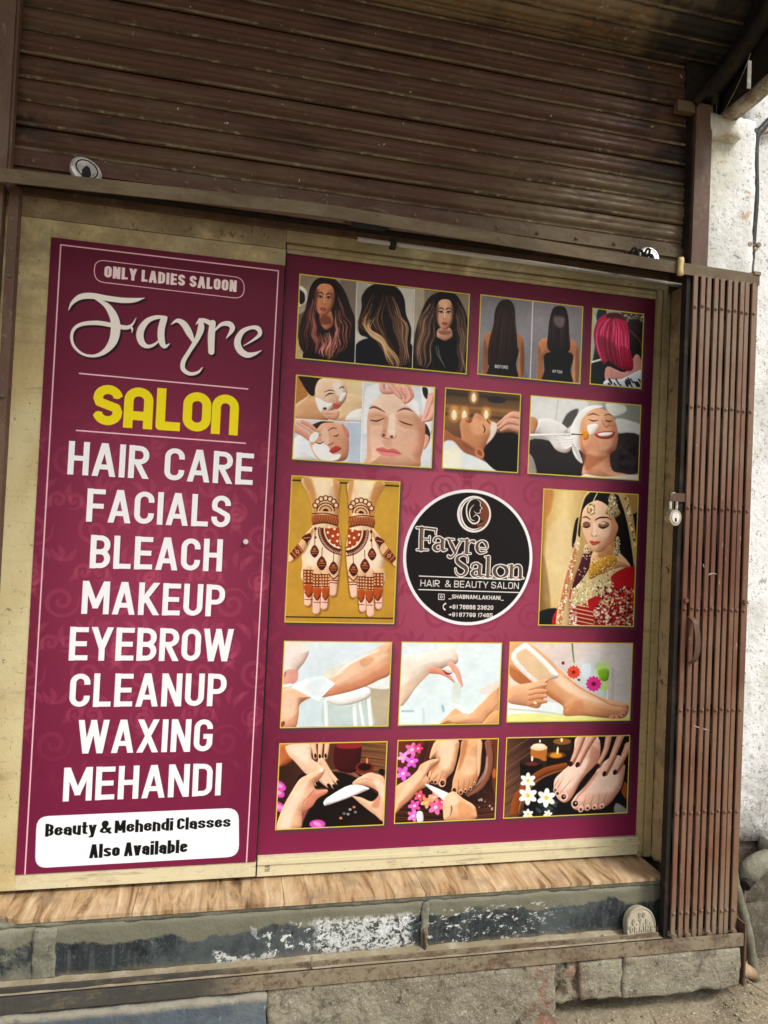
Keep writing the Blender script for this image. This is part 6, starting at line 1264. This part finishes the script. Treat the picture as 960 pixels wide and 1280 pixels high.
bm = bmesh.new(); tube(bm, crv([(1.508, -.16, 2.875), (1.50, -.27, 2.96), (1.49, -.36, 3.10), (1.5, -.4, 3.25)], 4), .0013, 5); o = link('loose_wire', bm, m_plast, None); tag(o, 'thin loose wire hanging beside the beam at the top right', 'wire')
o = box('label_strip', P(934, 92, -.55)[0], P(938.5, 92, -.55)[0], -.552, -.549, P(936, 111, -.55)[2], P(936, 76, -.55)[2], m_tube, None, .0005)
tag(o, 'small white strip hanging in the dark corner at the top right', 'label')
# side channels of the shutter
gl = thing('left_channel', 'dark brown steel channel at the left edge of the shutter', 'shutter guide'); gl.name = 'shutter_guide'
box('channel', -.80, -.655, -.150, -.060, 2.30, 3.1, m_post, gl)
box('channel_web', -.6545, -.648, -.142, -.120, 2.30, 3.1, m_post, gl)
pt = thing('gate_post', 'flat brown steel post between the shutter and the white wall', 'post')
box('post_face', 1.414, 1.474, -.152, -.126, 2.30, 2.90, m_post, pt, .002)
box('post_shadow_web', 1.409, 1.414, -.140, -.04, 2.30, 2.90, m_dark, pt, .001)  # coloured near-black as the shadow line between slats and post
bm = bmesh.new(); tube(bm, crv([(1.405, -.150, 2.895), (1.43, -.165, 2.925), (1.465, -.165, 2.93), (1.478, -.155, 2.90)], 4), [.014]*13, 8); link('bent_lug', bm, m_dark, pt, smooth=True)
box('clip', 1.345, 1.409, -.150, -.128, 2.865, 2.90, m_rail, pt, .004)

# ------------------------------------------------------------------ folding gate: rail, pickets, track
gt = thing('folding_gate', 'brown collapsible steel gate pushed open, bundle of riveted pickets at the right', 'gate')
def rail_profile(x):
    return float(np.interp(x, [-.95, -.66, .18, 1.19, 1.62], [2.330, 2.333, 2.359, 2.334, 2.329]))
bm = bmesh.new(); N = 24; rings = []
for i in range(N+1):
    x = -.95+(1.622+.95)*i/N; zt = rail_profile(x); h = .036
    rings.append([bm.verts.new(v) for v in ((x, -.215, zt-h), (x, -.215, zt), (x, -.175, zt), (x, -.175, zt-.004), (x, -.2105, zt-.004), (x, -.2105, zt-h))])
for i in range(N):
    for k in range(6): bm.faces.new((rings[i][k], rings[i+1][k], rings[i+1][(k+1) % 6], rings[i][(k+1) % 6]))
bm.faces.new(rings[0]); bm.faces.new(rings[-1][::-1])
link('top_rail', bm, m_rail, gt)
box('rail_end', 1.600, 1.624, -.218, -.168, 2.325, 2.336, m_gate, gt, .001)
PX = [1.388, 1.4125, 1.4365, 1.461, 1.4855, 1.510, 1.5345, 1.5565, 1.577, 1.6005]
def picket():
    bm = bmesh.new(); w = .0080
    # U channel open to the back, with a slight front crown
    sec = [(-w, .004), (-w, 0), (-w+.0014, -.0016), (w-.0014, -.0016), (w, 0), (w, .004), (w-.002, .004), (w-.002, .002), (-w+.002, .002), (-w+.002, .004)]
    R = []
    for z in np.linspace(.200, 2.2965, 12):
        dx = noise.noise(Vector((0, 0, z*1.3)))*.0015
        R.append([bm.verts.new((x+dx, y, z)) for x, y in sec])
    for a, b in zip(R, R[1:]):
        for k in range(10): bm.faces.new((a[k], a[(k+1) % 10], b[(k+1) % 10], b[k]))
    bm.faces.new(R[0]); bm.faces.new(R[-1][::-1])
    o = link('picket', bm, m_gate, gt); o.location = (PX[0], -.215, 0); return o
def rivet():
    bm = bmesh.new(); cyl(bm, (0, -.0016, 0), (0, -.0045, 0), .0058, .0052, 9); cyl(bm, (0, -.0045, 0), (0, -.0065, 0), .0052, .0022, 9)
    return link('rivet', bm, m_gate, None, smooth=False)
pk0 = picket(); rv0 = rivet(); ROWS = [2.196, 1.876, 1.554, 1.234, .916, .594, .283]
first = True
for i, x in enumerate(PX):
    if i: pk = pk0.copy(); COL.objects.link(pk); pk.parent = gt; pk.location = (x, -.215-(.003 if i % 2 else 0), 0)
    else: pk = pk0
    for z in ROWS:
        if first: rv = rv0; first = False
        else: rv = rv0.copy(); COL.objects.link(rv)
        rv.parent = pk; rv.location = (0, 0, z+(.004 if i in (1, 4, 6) else 0))
    if i in (0, 2, 5, 9):
        bm = bmesh.new(); cyl(bm, (0, 0, .215), (0, -.011, .215), .011, .009, 12); b_ = link('roller_bolt', bm, m_gate, pk)
        if i in (0, 9): bm = bmesh.new(); cyl(bm, (.002, 0, 1.262), (.002, -.010, 1.262), .009, .007, 12); link('roller_bolt', bm, m_gate, pk)
box('picket_gap_shade', 1.383, 1.606, -.1745, -.168, .178, 2.332, m_dark, gt, 0)  # added dark box, stands for the shade between the pickets
m_strap = M('gap_shaded_strap', (.045, .026, .018), [(20, 4, .45, .65, (.09, .055, .038), .7)], rough=.8)  # strap brown darkened so the picket gaps look shaded
# lattice straps behind the pickets
for (zc, s) in ((1.40, 1), (1.71, 1), (2.03, 1), (1.07, 1), (.75, 1), (.43, 1)):
    for sg in (1, -1):
        bm = bmesh.new()
        for i in range(0, 9, 1): 
            x0, x1 = PX[i], PX[i+1]; z0, z1 = zc-.14*sg, zc+.14*sg
            yy = -.190 + .003*sg
            v = [bm.verts.new(p) for p in ((x0-.006, yy, z0), (x0+.006, yy, z0), (x1+.006, yy, z1), (x1-.006, yy, z1))]; bm.faces.new(v)
        o = link('lattice_strap', bm, m_strap, gt); md = o.modifiers.new('s', 'SOLIDIFY'); md.thickness = .003
box('closing_stile', 1.362, 1.376, -.206, -.180, .178, 2.31, m_dark, gt, .001)
box('gate_channel', 1.6125, 1.619, -.212, -.150, .14, 2.325, m_gate, gt, .001)
# pull handle
bm = bmesh.new()
hp = crv([(1.410, -.217, 1.212), (1.414, -.240, 1.192), (1.416, -.250, 1.13), (1.413, -.243, 1.08), (1.408, -.217, 1.062)], 5)
for i, p in enumerate(hp):
    pass
V_ = [[bm.verts.new((p.x+dx, p.y+dy, p.z)) for dx, dy in ((-.009, 0), (.009, 0), (.009, .004), (-.009, .004))] for p in hp]
for a, b in zip(V_, V_[1:]):
    for k in range(4): bm.faces.new((a[k], a[(k+1) % 4], b[(k+1) % 4], b[k]))
bm.faces.new(V_[0]); bm.faces.new(V_[-1][::-1]); link('pull_handle', bm, m_post, gt)
# hasp tab
hz = P(845, 622, -.19)[2]
bm = bmesh.new(); bxx(bm, 1.326, 1.385, -.212, -.207, hz-.013, hz+.013); link('hasp', bm, m_post, gt, bevel=.003)
# padlock hanging from the hasp
pl = thing('padlock', 'small worn steel padlock hanging from the gate hasp beside the door jamb', 'padlock')
cx, cz = 1.343, hz-.052
bm = bmesh.new(); tube(bm, crv([(cx-.010, -.205, cz+.012), (cx-.010, -.205, cz+.05), (cx-.004, -.204, cz+.062), (cx+.006, -.204, cz+.062), (cx+.012, -.205, cz+.05), (cx+.012, -.205, cz+.012)], 4), .0042, 8); link('shackle', bm, m_chrome, pl, smooth=True)
bm = bmesh.new(); oc = []
for k in range(16):
    a = 2*math.pi*k/16; oc.append((cx+.021*math.cos(a), cz-.012+.027*math.sin(a)*(1 if math.sin(a) < 0 else .9)))
prism(bm, oc, -.219, -.193); link('lock_body', bm, m_brass, pl, bevel=.004)
bm = bmesh.new(); prism(bm, [(cx-.0028, cz-.026), (cx+.0028, cz-.026), (cx+.002, cz-.014), (cx-.002, cz-.014)], -.2222, -.2203); link('keyhole', bm, m_dark, pl)
bm = bmesh.new(); prism(bm, [(cx+.013*math.cos(2*math.pi*k/14), cz-.012+.018*math.sin(2*math.pi*k/14)) for k in range(14)], -.2205, -.2188); link('face_plate', bm, m_chrome, pl)
# bottom track
box('track_strip', -.95, 1.622, -.243, -.236, .181, .219, m_strip, gt, .001)
box('track_lip_shade', -.95, 1.618, -.2355, -.226, .206, .2100, m_dark, gt, .001)  # lip coloured near-black to deepen the groove's shade
box('groove_shade_bar', -.95, 1.612, -.2255, -.214, .19, .2085, m_dark, gt, 0)  # solid dark bar standing for the shade inside the track groove
box('track_guide', -.95, 1.35, -.1995, -.192, .198, .2165, m_strip, gt, .001)
box('end_plate', 1.6225, 1.629, -.246, -.19, .055, .25, m_post, gt, .001)
wedge = slab('bamboo_wedge', 1.318, 1.333, -.228, -.218, 2.288, 2.345, m_wood, None, amp=.003, sc=40, step=.012, seed=3)
tag(wedge, 'small split bamboo sliver tied upright on the gate rail', 'wood chip')

# ------------------------------------------------------------------ left gate bars
lb = thing('gate_bar', 'narrow brown upright steel bars at the left edge of the shopfront', 'gate upright')
for (xa, xb, xc, xd, yy) in ((-.640, -.616, -.646, -.618, -.165), (-.70, -.652, -.70, -.655, -.175)):
    bm = bmesh.new(); bxx(bm, xa, xb, yy, yy+.03, .2, 2.31); link('bar', bm, m_post, lb, bevel=.002)
for z in (2.07, 1.75, 1.43, 1.11):
    for (x, y, zz) in ((-.628, -.1655, z), (-.672, -.1755, z+.02)): o = st0.copy(); COL.objects.link(o); o.parent = lb; o.location = (x, y, zz)

# ------------------------------------------------------------------ door frame
LX1_ = BAN_L[1]/1000
fr = thing('door_frame', 'grimy cream door frame around both banner doors', 'door frame')
box('left_jamb', -.80, -.668, -.036, .13, .365, 2.36, m_cream, fr, .003)
box('head', -.79, LX1_, -.0175, .13, 2.2945, 2.353, m_jamb, fr, .003)
box('head', LX1_+.001, 1.436, -.018, .13, 2.3175, 2.353, m_cream, fr, .003)
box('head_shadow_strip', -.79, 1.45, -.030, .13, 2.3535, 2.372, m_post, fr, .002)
slab('right_jamb', 1.437, 1.478, -.075, .13, .362, 2.35, m_jamb, fr, amp=.007, sc=30, step=.014, seed=6, edge=.003)
box('lintel_plate', -.9, 1.42, -.060, .12, 2.3725, 2.45, m_dark, fr, .002)

# ------------------------------------------------------------------ doors with their printed banners
def banner(name, rect, y, m, parent, th=.003):
    x0, x1, z0, z1 = [v/1000 for v in rect]
    vs = [(x0, y, z0), (x1, y, z0), (x1, y, z1), (x0, y, z1), (x0, y+th, z0), (x1, y+th, z0), (x1, y+th, z1), (x0, y+th, z1)]
    uv = [(0, 0), (1, 0), (1, 1), (0, 1)]*2
    return mk(name, vs, [(0, 1, 2, 3), (1, 5, 6, 2), (5, 4, 7, 6), (4, 0, 3, 7), (3, 2, 6, 7), (4, 5, 1, 0)], m, parent, uvs=uv)
aL = art_left(); aR = art_right()
LX0, LX1, LZ0, LZ1 = [v/1000 for v in BAN_L]; RX0, RX1, RZ0, RZ1 = [v/1000 for v in BAN_R]
d1 = thing('sliding_door', 'left salon door with a tall maroon banner listing beauty services', 'door')
DZ0, DZ1 = .3765, 2.292
box('panel', -.655, LX1+.0005, -.014, .008, DZ0+.002, DZ1-.002, m_cream, d1, .001)
box('seam_shade_strip', LX1+.0014, LX1+.0052, -.016, -.001, DZ0, DZ1, m_dark, d1, 0)  # dark strip standing for the shaded gap between the two doors
box('stile', -.66, LX0+.002, -.0195, -.0145, DZ0, DZ1, m_cream, d1, .001)
box('top_rail', LX0+.0022, LX1+.001, -.0193, -.0145, LZ1-.002, DZ1, m_cream, d1, .001)
box('bottom_rail', LX0+.0022, LX1+.001, -.0193, -.0145, DZ0, LZ0+.002, m_creamlow, d1, .001)
bl = banner('banner', BAN_L, YL, print_mat('service_list_print', aL), d1); bl['label'] = 'maroon banner lettered with the salon name and a list of services in white'
p = P(307, 677, YL)
bm = bmesh.new(); cyl(bm, (p[0], YL, p[2]), (p[0], YL-.012, p[2]), .0085, .0075, 14); cyl(bm, (p[0], YL-.012, p[2]), (p[0], YL-.0145, p[2]), .0035, .003, 8); link('screw', bm, m_chrome, d1, smooth=False)
d2 = thing('panel_door', 'right salon door with a wide pink and maroon banner of beauty pictures', 'door')
box('panel', LX1+.004, RX1+.004, .0035, .03, .372, 2.31, m_cream, d2, .001)
box('top_rail', LX1+.004, RX1-.002, -.006, .0033, RZ1-.001, 2.315, m_cream, d2, .001)
box('top_moulding', LX1+.004, RX1-.002, -.0105, -.0062, RZ1+.012, RZ1+.020, m_cream, d2, .0012)
box('bottom_rail', LX1+.006, RX1+.006, -.012, .0033, .3715, RZ0+.001, m_creamlow, d2, .001)
box('bottom_moulding', LX1+.006, RX1+.006, -.0165, -.0122, RZ0-.022, RZ0-.012, m_creamlow, d2, .0012)
for (a, b, c) in ((RX1+.001, RX1+.017, -.014), (RX1+.0172, RX1+.024, -.006), (RX1+.0242, RX1+.046, -.019)): box('stile', a, b, c, .03, .3645, 2.3235, m_cream, d2, .001)
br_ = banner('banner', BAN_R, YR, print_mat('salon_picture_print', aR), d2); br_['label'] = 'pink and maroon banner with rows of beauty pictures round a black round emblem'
for i, (fn, lab, view, cor) in enumerate(PICS):
    cv = make_pic(fn, view, cor, .9)
    x0, x1, z0, z1 = cv.x0, cv.x0+cv.W*cv.s, cv.z0, cv.z0+cv.H*cv.s
    o = banner('printed_picture', (x0, x1, z0, z1), YR-.0009, print_mat('picture_print', cv, rough=.5), br_, .0008)
    o['label'] = lab
# faded stencil on the bottom rail
bm = bmesh.new(); p = P(329, 1088, -.012)
for gi, ch in enumerate('HAN'):
    ss, w_ = glyph(ch, .2, .62)
    for si, st in enumerate(ss):
        for a, b in zip(st, st[1:]):
            f = lambda q: Vector((p[0]+.020-q[1]*.016, 0, p[2]-.004+(q[0]+gi*.75)*.013))
            A_, B_ = f(a), f(b); d = (B_-A_)
            if d.length < 1e-4: continue
            n_ = Vector((-d.z, 0, d.x)).normalized()*.0016; y_ = -.0123-.0001*si
            bm.faces.new([bm.verts.new(Vector((q.x, y_, q.z))) for q in (A_-n_, B_-n_, B_+n_, A_+n_)])
link('stencil_mark', bm, m_strip, d2)

# conduit under the head
tb = thing('conduit_pipe', 'thin white conduit pipe fixed under the gate rail above the right door', 'pipe')
a, b = P(447, 299, -.135), P(858, 358, -.135)
bm = bmesh.new(); tube(bm, [(a[0], -.135, a[2]), ((a[0]+b[0])/2, -.135, (a[2]+b[2])/2+.004), (b[0], -.135, b[2])], .0068, 10); link('pipe', bm, m_tube, tb, smooth=True)
p = P(491, 305, -.135); box('clip', p[0]-.009, p[0]+.009, -.147, -.125, p[2]-.014, p[2]+.014, m_dark, tb, .002)

# shutter locks
def lock(px, py, lab, rx, tilt, yy, chrome=m_chrome):
    t = thing('shutter_lock', lab, 'lock', 'round locks on the shutter')
    p = P(px, py, yy); r = rx
    bm = bmesh.new(); cyl(bm, (0, .012, 0), (0, 0, 0), r, r, 28); cyl(bm, (0, -.0002, 0), (0, -.006, 0), r*.98, r*.84, 28); o = link('lock_body', bm, chrome, t)
    bm = bmesh.new(); cyl(bm, (0, -.0062, 0), (0, -.010, 0), r*.56, r*.52, 24); o2 = link('cap', bm, chrome, t)
    bm = bmesh.new(); tube(bm, [(r*.68*math.cos(a), -.0064, r*.68*math.sin(a)) for a in np.linspace(0, 2*math.pi, 25)], r*.045, 6, False); link('groove', bm, m_dark, t)
    bm = bmesh.new(); prism(bm, [(-.007, -r*.98), (.010, -r*.98), (.013, -.016), (.005, .004), (-.005, .004), (-.011, -.014)], -.0115, -.0102); o3 = link('keyway', bm, m_dark, t)
    t.location = p; t.rotation_euler = tilt; return t
lock(108, 213, 'shiny round steel lock at the left end of the shutter', .041, (math.radians(-18), math.radians(12), math.radians(22)), -.150)
lock(812, 321, 'round pale lock with a black chain at the right end of the shutter', .034, (math.radians(-10), 0, 0), -.150, m_chrome)
ch = thing('chain', 'short black chain looped over the right shutter lock', 'chain')
for (px, py, a, s) in ((785, 318, 20, 1.0), (792, 315, 80, .9), (800, 317, 150, 1), (809, 316, 60, 1), (811, 323, 95, .9), (783, 323, 60, .8)):
    p = P(px, py, -.168); ra = math.radians(a)
    bm = bmesh.new(); pts = []
    for k in range(13):
        t = 2*math.pi*k/12; u, v = .0135*s*math.cos(t), .0085*s*math.sin(t); pts.append((p[0]+u*math.cos(ra)-v*math.sin(ra), -.168+.004*math.sin(t+a), p[2]+u*math.sin(ra)+v*math.cos(ra)))
    tube(bm, pts, .0042, 6, False); link('chain_link', bm, m_dark, ch, smooth=True)
a, b = P(436, 272, -.14), P(489, 279, -.14)
bm = bmesh.new(); tube(bm, crv([(a[0], -.110, a[2]), (a[0]+.015, -.14, a[2]+.022), ((a[0]+b[0])/2, -.150, a[2]+.030), (b[0]-.012, -.14, b[2]+.022), (b[0], -.110, b[2])], 5), .0085, 8); hd = link('pull_handle', bm, m_post, sh, smooth=True); hd['label'] = 'rusty bent pull handle'
bm = bmesh.new(); prism(bm, [((a[0]+b[0])/2+.052*math.cos(math.pi*k/12), a[2]-.012+.036*math.sin(math.pi*k/12)) for k in range(13)], -.108, -.1046); link('back_plate', bm, m_dark, hd)
# paint smears on the folded gate
for pts in (((884, 721), (888, 718), (893, 717), (897, 718)), ((868, 908), (875, 910), (881, 912), (888, 914)), ((880, 705), (881, 709))):
    q = [P(x, y, -.2215) for x, y in pts]; bm = bmesh.new(); tube(bm, [(v[0], -.2168, v[2]) for v in q], [.0010, .0026, .0024, .001][:len(q)], 6); link('paint_smear', bm, m_tube, gt)

# ------------------------------------------------------------------ threshold, step and kerb
st = thing('door_step', 'shopfront step with wood look tiles on top and scuffed dark stone riser', 'step')
xs = [-.95, -.62, -.235, .18, .60, 1.005, 1.402]
for i in range(6):
    x0, x1 = xs[i]+.0008, xs[i+1]-.0008
    if i == 0: 
        bm = bmesh.new()
        o_ = [(x0, .12), (x0, -.10), (-.80, -.105), (-.70, -.09), (-.66, -.115), (x1, -.12), (x1, .12)]
        A = [bm.verts.new((x, y, .362)) for x, y in o_]; B = [bm.verts.new((x, y, .352)) for x, y in o_]; bm.faces.new(A); bm.faces.new(B[::-1])
        for k in range(len(o_)): bm.faces.new((A[(k+1) % 7], A[k], B[k], B[(k+1) % 7]))
        link('tile', bm, m_tile, st)
    elif i == 1:
        bm = bmesh.new()
        o_ = [(x0, .12), (x0, -.112), (-.56, -.122), (-.548, -.138), (-.52, -.147), (x1, -.149), (x1, .12)]
        A = [bm.verts.new((x, y, .362)) for x, y in o_]; B = [bm.verts.new((x, y, .352)) for x, y in o_]; bm.faces.new(A); bm.faces.new(B[::-1])
        for k in range(len(o_)): bm.faces.new((A[(k+1) % 7], A[k], B[k], B[(k+1) % 7]))
        link('tile', bm, m_tile, st)
    else: box('tile', x0, x1, -.149, .12, .352, .362, m_tile, st, .001)
slab('cement_bed', -.95, 1.405, -.143, .1, .336, .3515, m_cem, st, amp=.003, sc=25, step=.014, seed=31)
for k, (a, b) in enumerate(((-.95, -.475), (-.463, .596), (.603, 1.405))):
    slab('riser_stone', a, b, -.1455, .05, .195, .338, m_slate, st, amp=.0045, sc=12, step=.012, seed=33+k, edge=.003)
slab('mortar_joint', -.482, -.425, -.150, -.12, .20, .335, m_cem, st, amp=.005, sc=30, step=.008, seed=41)
slab('mortar_joint', .590, .612, -.152, -.12, .20, .335, m_cem, st, amp=.006, sc=40, step=.006, seed=42)
slab('ledge', -.95, 1.612, -.2335, -.03, .186, .2045, m_ledge, st, amp=.003, sc=16, step=.014, seed=43)
bm = bmesh.new(); tube(bm, [(.600, -.158, .19), (.602, -.160, .235), (.599, -.157, .262)], .0055, 8); link('rusty_bolt', bm, m_strip, st, smooth=True)
bm = bmesh.new(); tube(bm, [(.258, -.212, .20), (.258, -.212, .240)], .0035, 7); link('rusty_bolt', bm, m_strip, st, smooth=True)
kb = thing('concrete_kerb', 'cracked concrete blocks under the gate track, one end broken away', 'kerb')
for k, (a, b, z0, z1, y0, m_, amp, ed) in enumerate(((-.95, .137, -.05, .172, -.250, m_blue, .006, .004), (.140, .985, -.03, .1765, -.238, m_conc, .007, .001), (1.062, 1.2035, .052, .176, -.240, m_conc, .006, .0012), (1.205, 1.612, .048, .1765, -.242, m_conc, .0055, .002))):
    slab('kerb_block', a, b, y0, -.04, z0, z1, m_, kb, amp=amp, sc=13, step=.0105, seed=50+k, edge=ed, jag=.022 if k > 1 else 0)
slab('kerb_block', .975, 1.078, -.226, -.04, .055, .175, m_conc, kb, amp=.022, sc=26, step=.009, seed=56, edge=.006)
slab('kerb_block', .865, .99, -.31, -.10, -.05, .034, m_conc, kb, amp=.018, sc=20, step=.01, seed=57, edge=.008)
# rubble underneath and loose stones
rng = random.Random(12)
bm = bmesh.new()
def pebble(bm, x, y, z, r):
    v0 = len(bm.verts)
    ret = bmesh.ops.create_icosphere(bm, subdivisions=1, radius=r)
    s = Vector((rng.uniform(.7, 1.3), rng.uniform(.7, 1.3), rng.uniform(.4, .8)))
    for v in ret['verts']:
        c = v.co; k = 1+.35*noise.noise(c*(1/r)+Vector((x*50, y*50, 0))); v.co = Vector((x+c.x*s.x*k, y+c.y*s.y*k, z+c.z*s.z*k))
for _ in range(1500):
    x = rng.uniform(.9, 2.3); y = rng.uniform(-.75, -.06); r = rng.choice([.002, .003, .003, .004, .006]) if rng.random() < .975 else rng.uniform(.007, .012)
    if y > -.24 and x < 1.64: y = rng.uniform(-.6, -.25)
    q = Vector((x, y, 0)); z = noise.noise(q*5)*.012+noise.noise(q*19)*.005+.022*math.exp(-((y+.16)/.09)**2)*(1 if x > 1.55 else 0)
    pebble(bm, x, y, z+r*.3, r)
o = link('gravel', bm, M('grit', (.25, .205, .14), [(25, 3, .45, .6, (.40, .35, .26), .9), (60, 3, .6, .65, (.10, .08, .06), .8)], rough=.95)); tag(o, kind='stuff', label='grit and small stones scattered on the dusty ground', cat='gravel')

# round cement plaque leaning on the riser
pq = thing('cement_plaque', 'small round topped cement plaque with raised letters leaning on the step', 'plaque')
bm = bmesh.new(); R_ = .062
out = [(-R_*.93, -.012), (R_*.93, -.012)]+[(R_*math.cos(t), .030+R_*math.sin(t)) for t in np.linspace(-.25, math.pi+.25, 22)]
prism(bm, out, -.012, .012); link('slab', bm, m_plaque, pq, bevel=.003)
bm = bmesh.new(); rim = [(R_*.93*math.cos(t), .030+R_*.93*math.sin(t)) for t in np.linspace(-.2, math.pi+.2, 24)]; tube(bm, [(x, -.0125, z) for x, z in rim], .0028, 6); link('raised_rim', bm, m_plaque, pq, smooth=True)
bm = bmesh.new()
def emboss(txt, x0, x1, z, h, t=.2):
    gl_ = []; x = 0
    for c in txt:
        if c == ' ': x += .3; continue
        s_, w_ = glyph(c, t, .62); gl_.append((s_, x)); x += w_+.16
    k = (x1-x0)/(x-.16)
    for s_, gx in gl_:
        for st_ in s_:
            for a, b in zip(st_, st_[1:]):
                A_ = Vector((x0+(gx+a[0])*k, 0, z+a[1]*h)); B_ = Vector((x0+(gx+b[0])*k, 0, z+b[1]*h)); d = B_-A_
                if d.length < 1e-5: continue
                n_ = Vector((-d.z, 0, d.x)).normalized()*t*h*.5
                q = [A_-n_, B_-n_, B_+n_, A_+n_]; f_ = [bm.verts.new((v.x, -.0165, v.z)) for v in q]; g_ = [bm.verts.new((v.x, -.011, v.z)) for v in q]
                bm.faces.new(f_)
                for i in range(4): bm.faces.new((f_[(i+1) % 4], f_[i], g_[i], g_[(i+1) % 4]))
m_plq = None
emboss('SC', -.012, .020, .056, .016, .22); emboss('C.T.S.', -.040, .040, .033, .018, .22); emboss('DRAINS', -.050, .050, .008, .019, .22)
link('raised_letters', bm, m_plaque, pq)
p = P(796, 1176, -.175); pq.location = (p[0]+.004, -.183, .212); pq.scale = (.86, .86, .84); pq.rotation_euler = (math.radians(-12), math.radians(3), math.radians(4))
for (x, y, r, nm, lab) in ((1.175, -.178, .008, 'pebble', 'little pale stone chip left of the cement plaque'), (1.378, -.185, .007, 'pebble', 'little pale stone chip right of the cement plaque, near the gate')):
    bm = bmesh.new(); pebble(bm, 0, 0, 0, r); o = link(nm, bm, m_ledge); o.location = (x, y, .209); tag(o, lab, 'stone')

# ------------------------------------------------------------------ pipes at the right
cp = thing('black_pipe', 'black downpipe clamped to the whitewashed wall above the gate', 'pipe')
Yp = -.10
pp = [P(*q, Yp) for q in ((965, 148), (955, 158), (945, 172), (943.5, 205), (944, 245), (941, 290), (938, 330), (936, 362), (934, 420))]
bm = bmesh.new(); tube(bm, crv(pp, 4), .0125, 10); link('pipe', bm, m_black, cp, smooth=True)
p = P(941, 307, -.115)
for dx, dz, r in ((-.018, 0, .010), (.018, .002, .010), (.006, -.014, .009)):
    bm = bmesh.new(); cyl(bm, (p[0]+dx, -.10, p[2]+dz), (p[0]+dx, -.125, p[2]+dz), r, r*.8, 12); link('clamp_nut', bm, m_plast, cp)
bm = bmesh.new(); tube(bm, [(p[0]+.017*math.cos(t), -.10+.017*math.sin(t), p[2]) for t in np.linspace(0, 2*math.pi, 15)], .004, 6, False); link('clamp', bm, m_plast, cp, smooth=True)
p = P(942, 166, -.11); bm = bmesh.new(); cyl(bm, (p[0], -.09, p[2]), (p[0], -.125, p[2]), .011, .009, 10); link('clamp_nut', bm, m_black, cp)
bm = bmesh.new(); q = [P(*v, -.09) for v in ((946, 167), (955, 165), (975, 160))]; tube(bm, q, .010, 8); o = link('short_pipe', bm, m_plast, None, smooth=True); tag(o, 'short crusted side pipe joining the black downpipe', 'pipe')
gp = thing('waste_pipe', 'mossy grey waste pipe slanting down beside the gate foot', 'pipe')
q = [P(*v, -.125-.012*i) for i, v in enumerate(((909, 1058), (916, 1090), (923, 1120), (932, 1152), (939, 1188), (944, 1224)))]
bm = bmesh.new(); tube(bm, crv(q, 4), [.0150+.0016*math.sin(i*1.9) for i in range(21)], 12); link('pipe', bm, m_gpipe, gp, smooth=True)
el = thing('elbow_pipe', 'thick cement crusted pipe elbow coming out of the wall base', 'pipe')
q = [P(*v, -.12) for v in ((975, 1072), (957, 1076), (942, 1084), (934, 1094), (931, 1102))]
bm = bmesh.new(); tube(bm, crv(q, 5), [.034]*14+[.033, .030, .028, .026, .026, .024, .024], 14); link('pipe', bm, m_cem, el, smooth=True)
bm = bmesh.new(); v = P(931, 1100, -.125); cyl(bm, (v[0]-.02, -.15, v[2]-.005), (v[0]+.016, -.13, v[2]+.004), .017, .017, 12); link('collar', bm, m_dark, el)
q = [P(*v, -.13) for v in ((930, 1104), (929, 1140), (931, 1200))]
bm = bmesh.new(); tube(bm, q, .007, 8); o = link('thin_pipe', bm, m_post, None, smooth=True); tag(o, 'thin brown pipe standing behind the slanting waste pipe', 'pipe')
ts = thing('clay_pipe_stub', 'short broken clay pipe lying on the ground by the kerb end', 'pipe')
a = P(917, 1208, -.2); b = P(941, 1213, -.2)
bm = bmesh.new(); tube(bm, [(a[0], -.21, a[2]-.005), ((a[0]+b[0])/2, -.205, (a[2]+b[2])/2), (b[0], -.2, b[2]-.01)], [.021, .022, .017], 12); link('pipe', bm, m_terra, ts, smooth=True)
bm = bmesh.new(); tube(bm, crv([(b[0]-.05, -.225, b[2]+.012), (b[0]-.042, -.232, b[2]-.01), (b[0]-.01, -.24, b[2]-.03), (b[0]+.03, -.27, b[2]-.05)], 4), .0022, 5); o = link('root', bm, m_strip, None, smooth=True); tag(o, 'thin dry root curling over the clay pipe stub', 'root')
v = P(958, 1062, -.10); o = slab('plaster_chunk', v[0]-.002, v[0]+.10, -.12, -.06, v[2]-.02, v[2]+.035, m_tube, None, amp=.006, sc=20, step=.015, seed=77); tag(o, 'clean white block above the pipe elbow at the right edge', 'block')
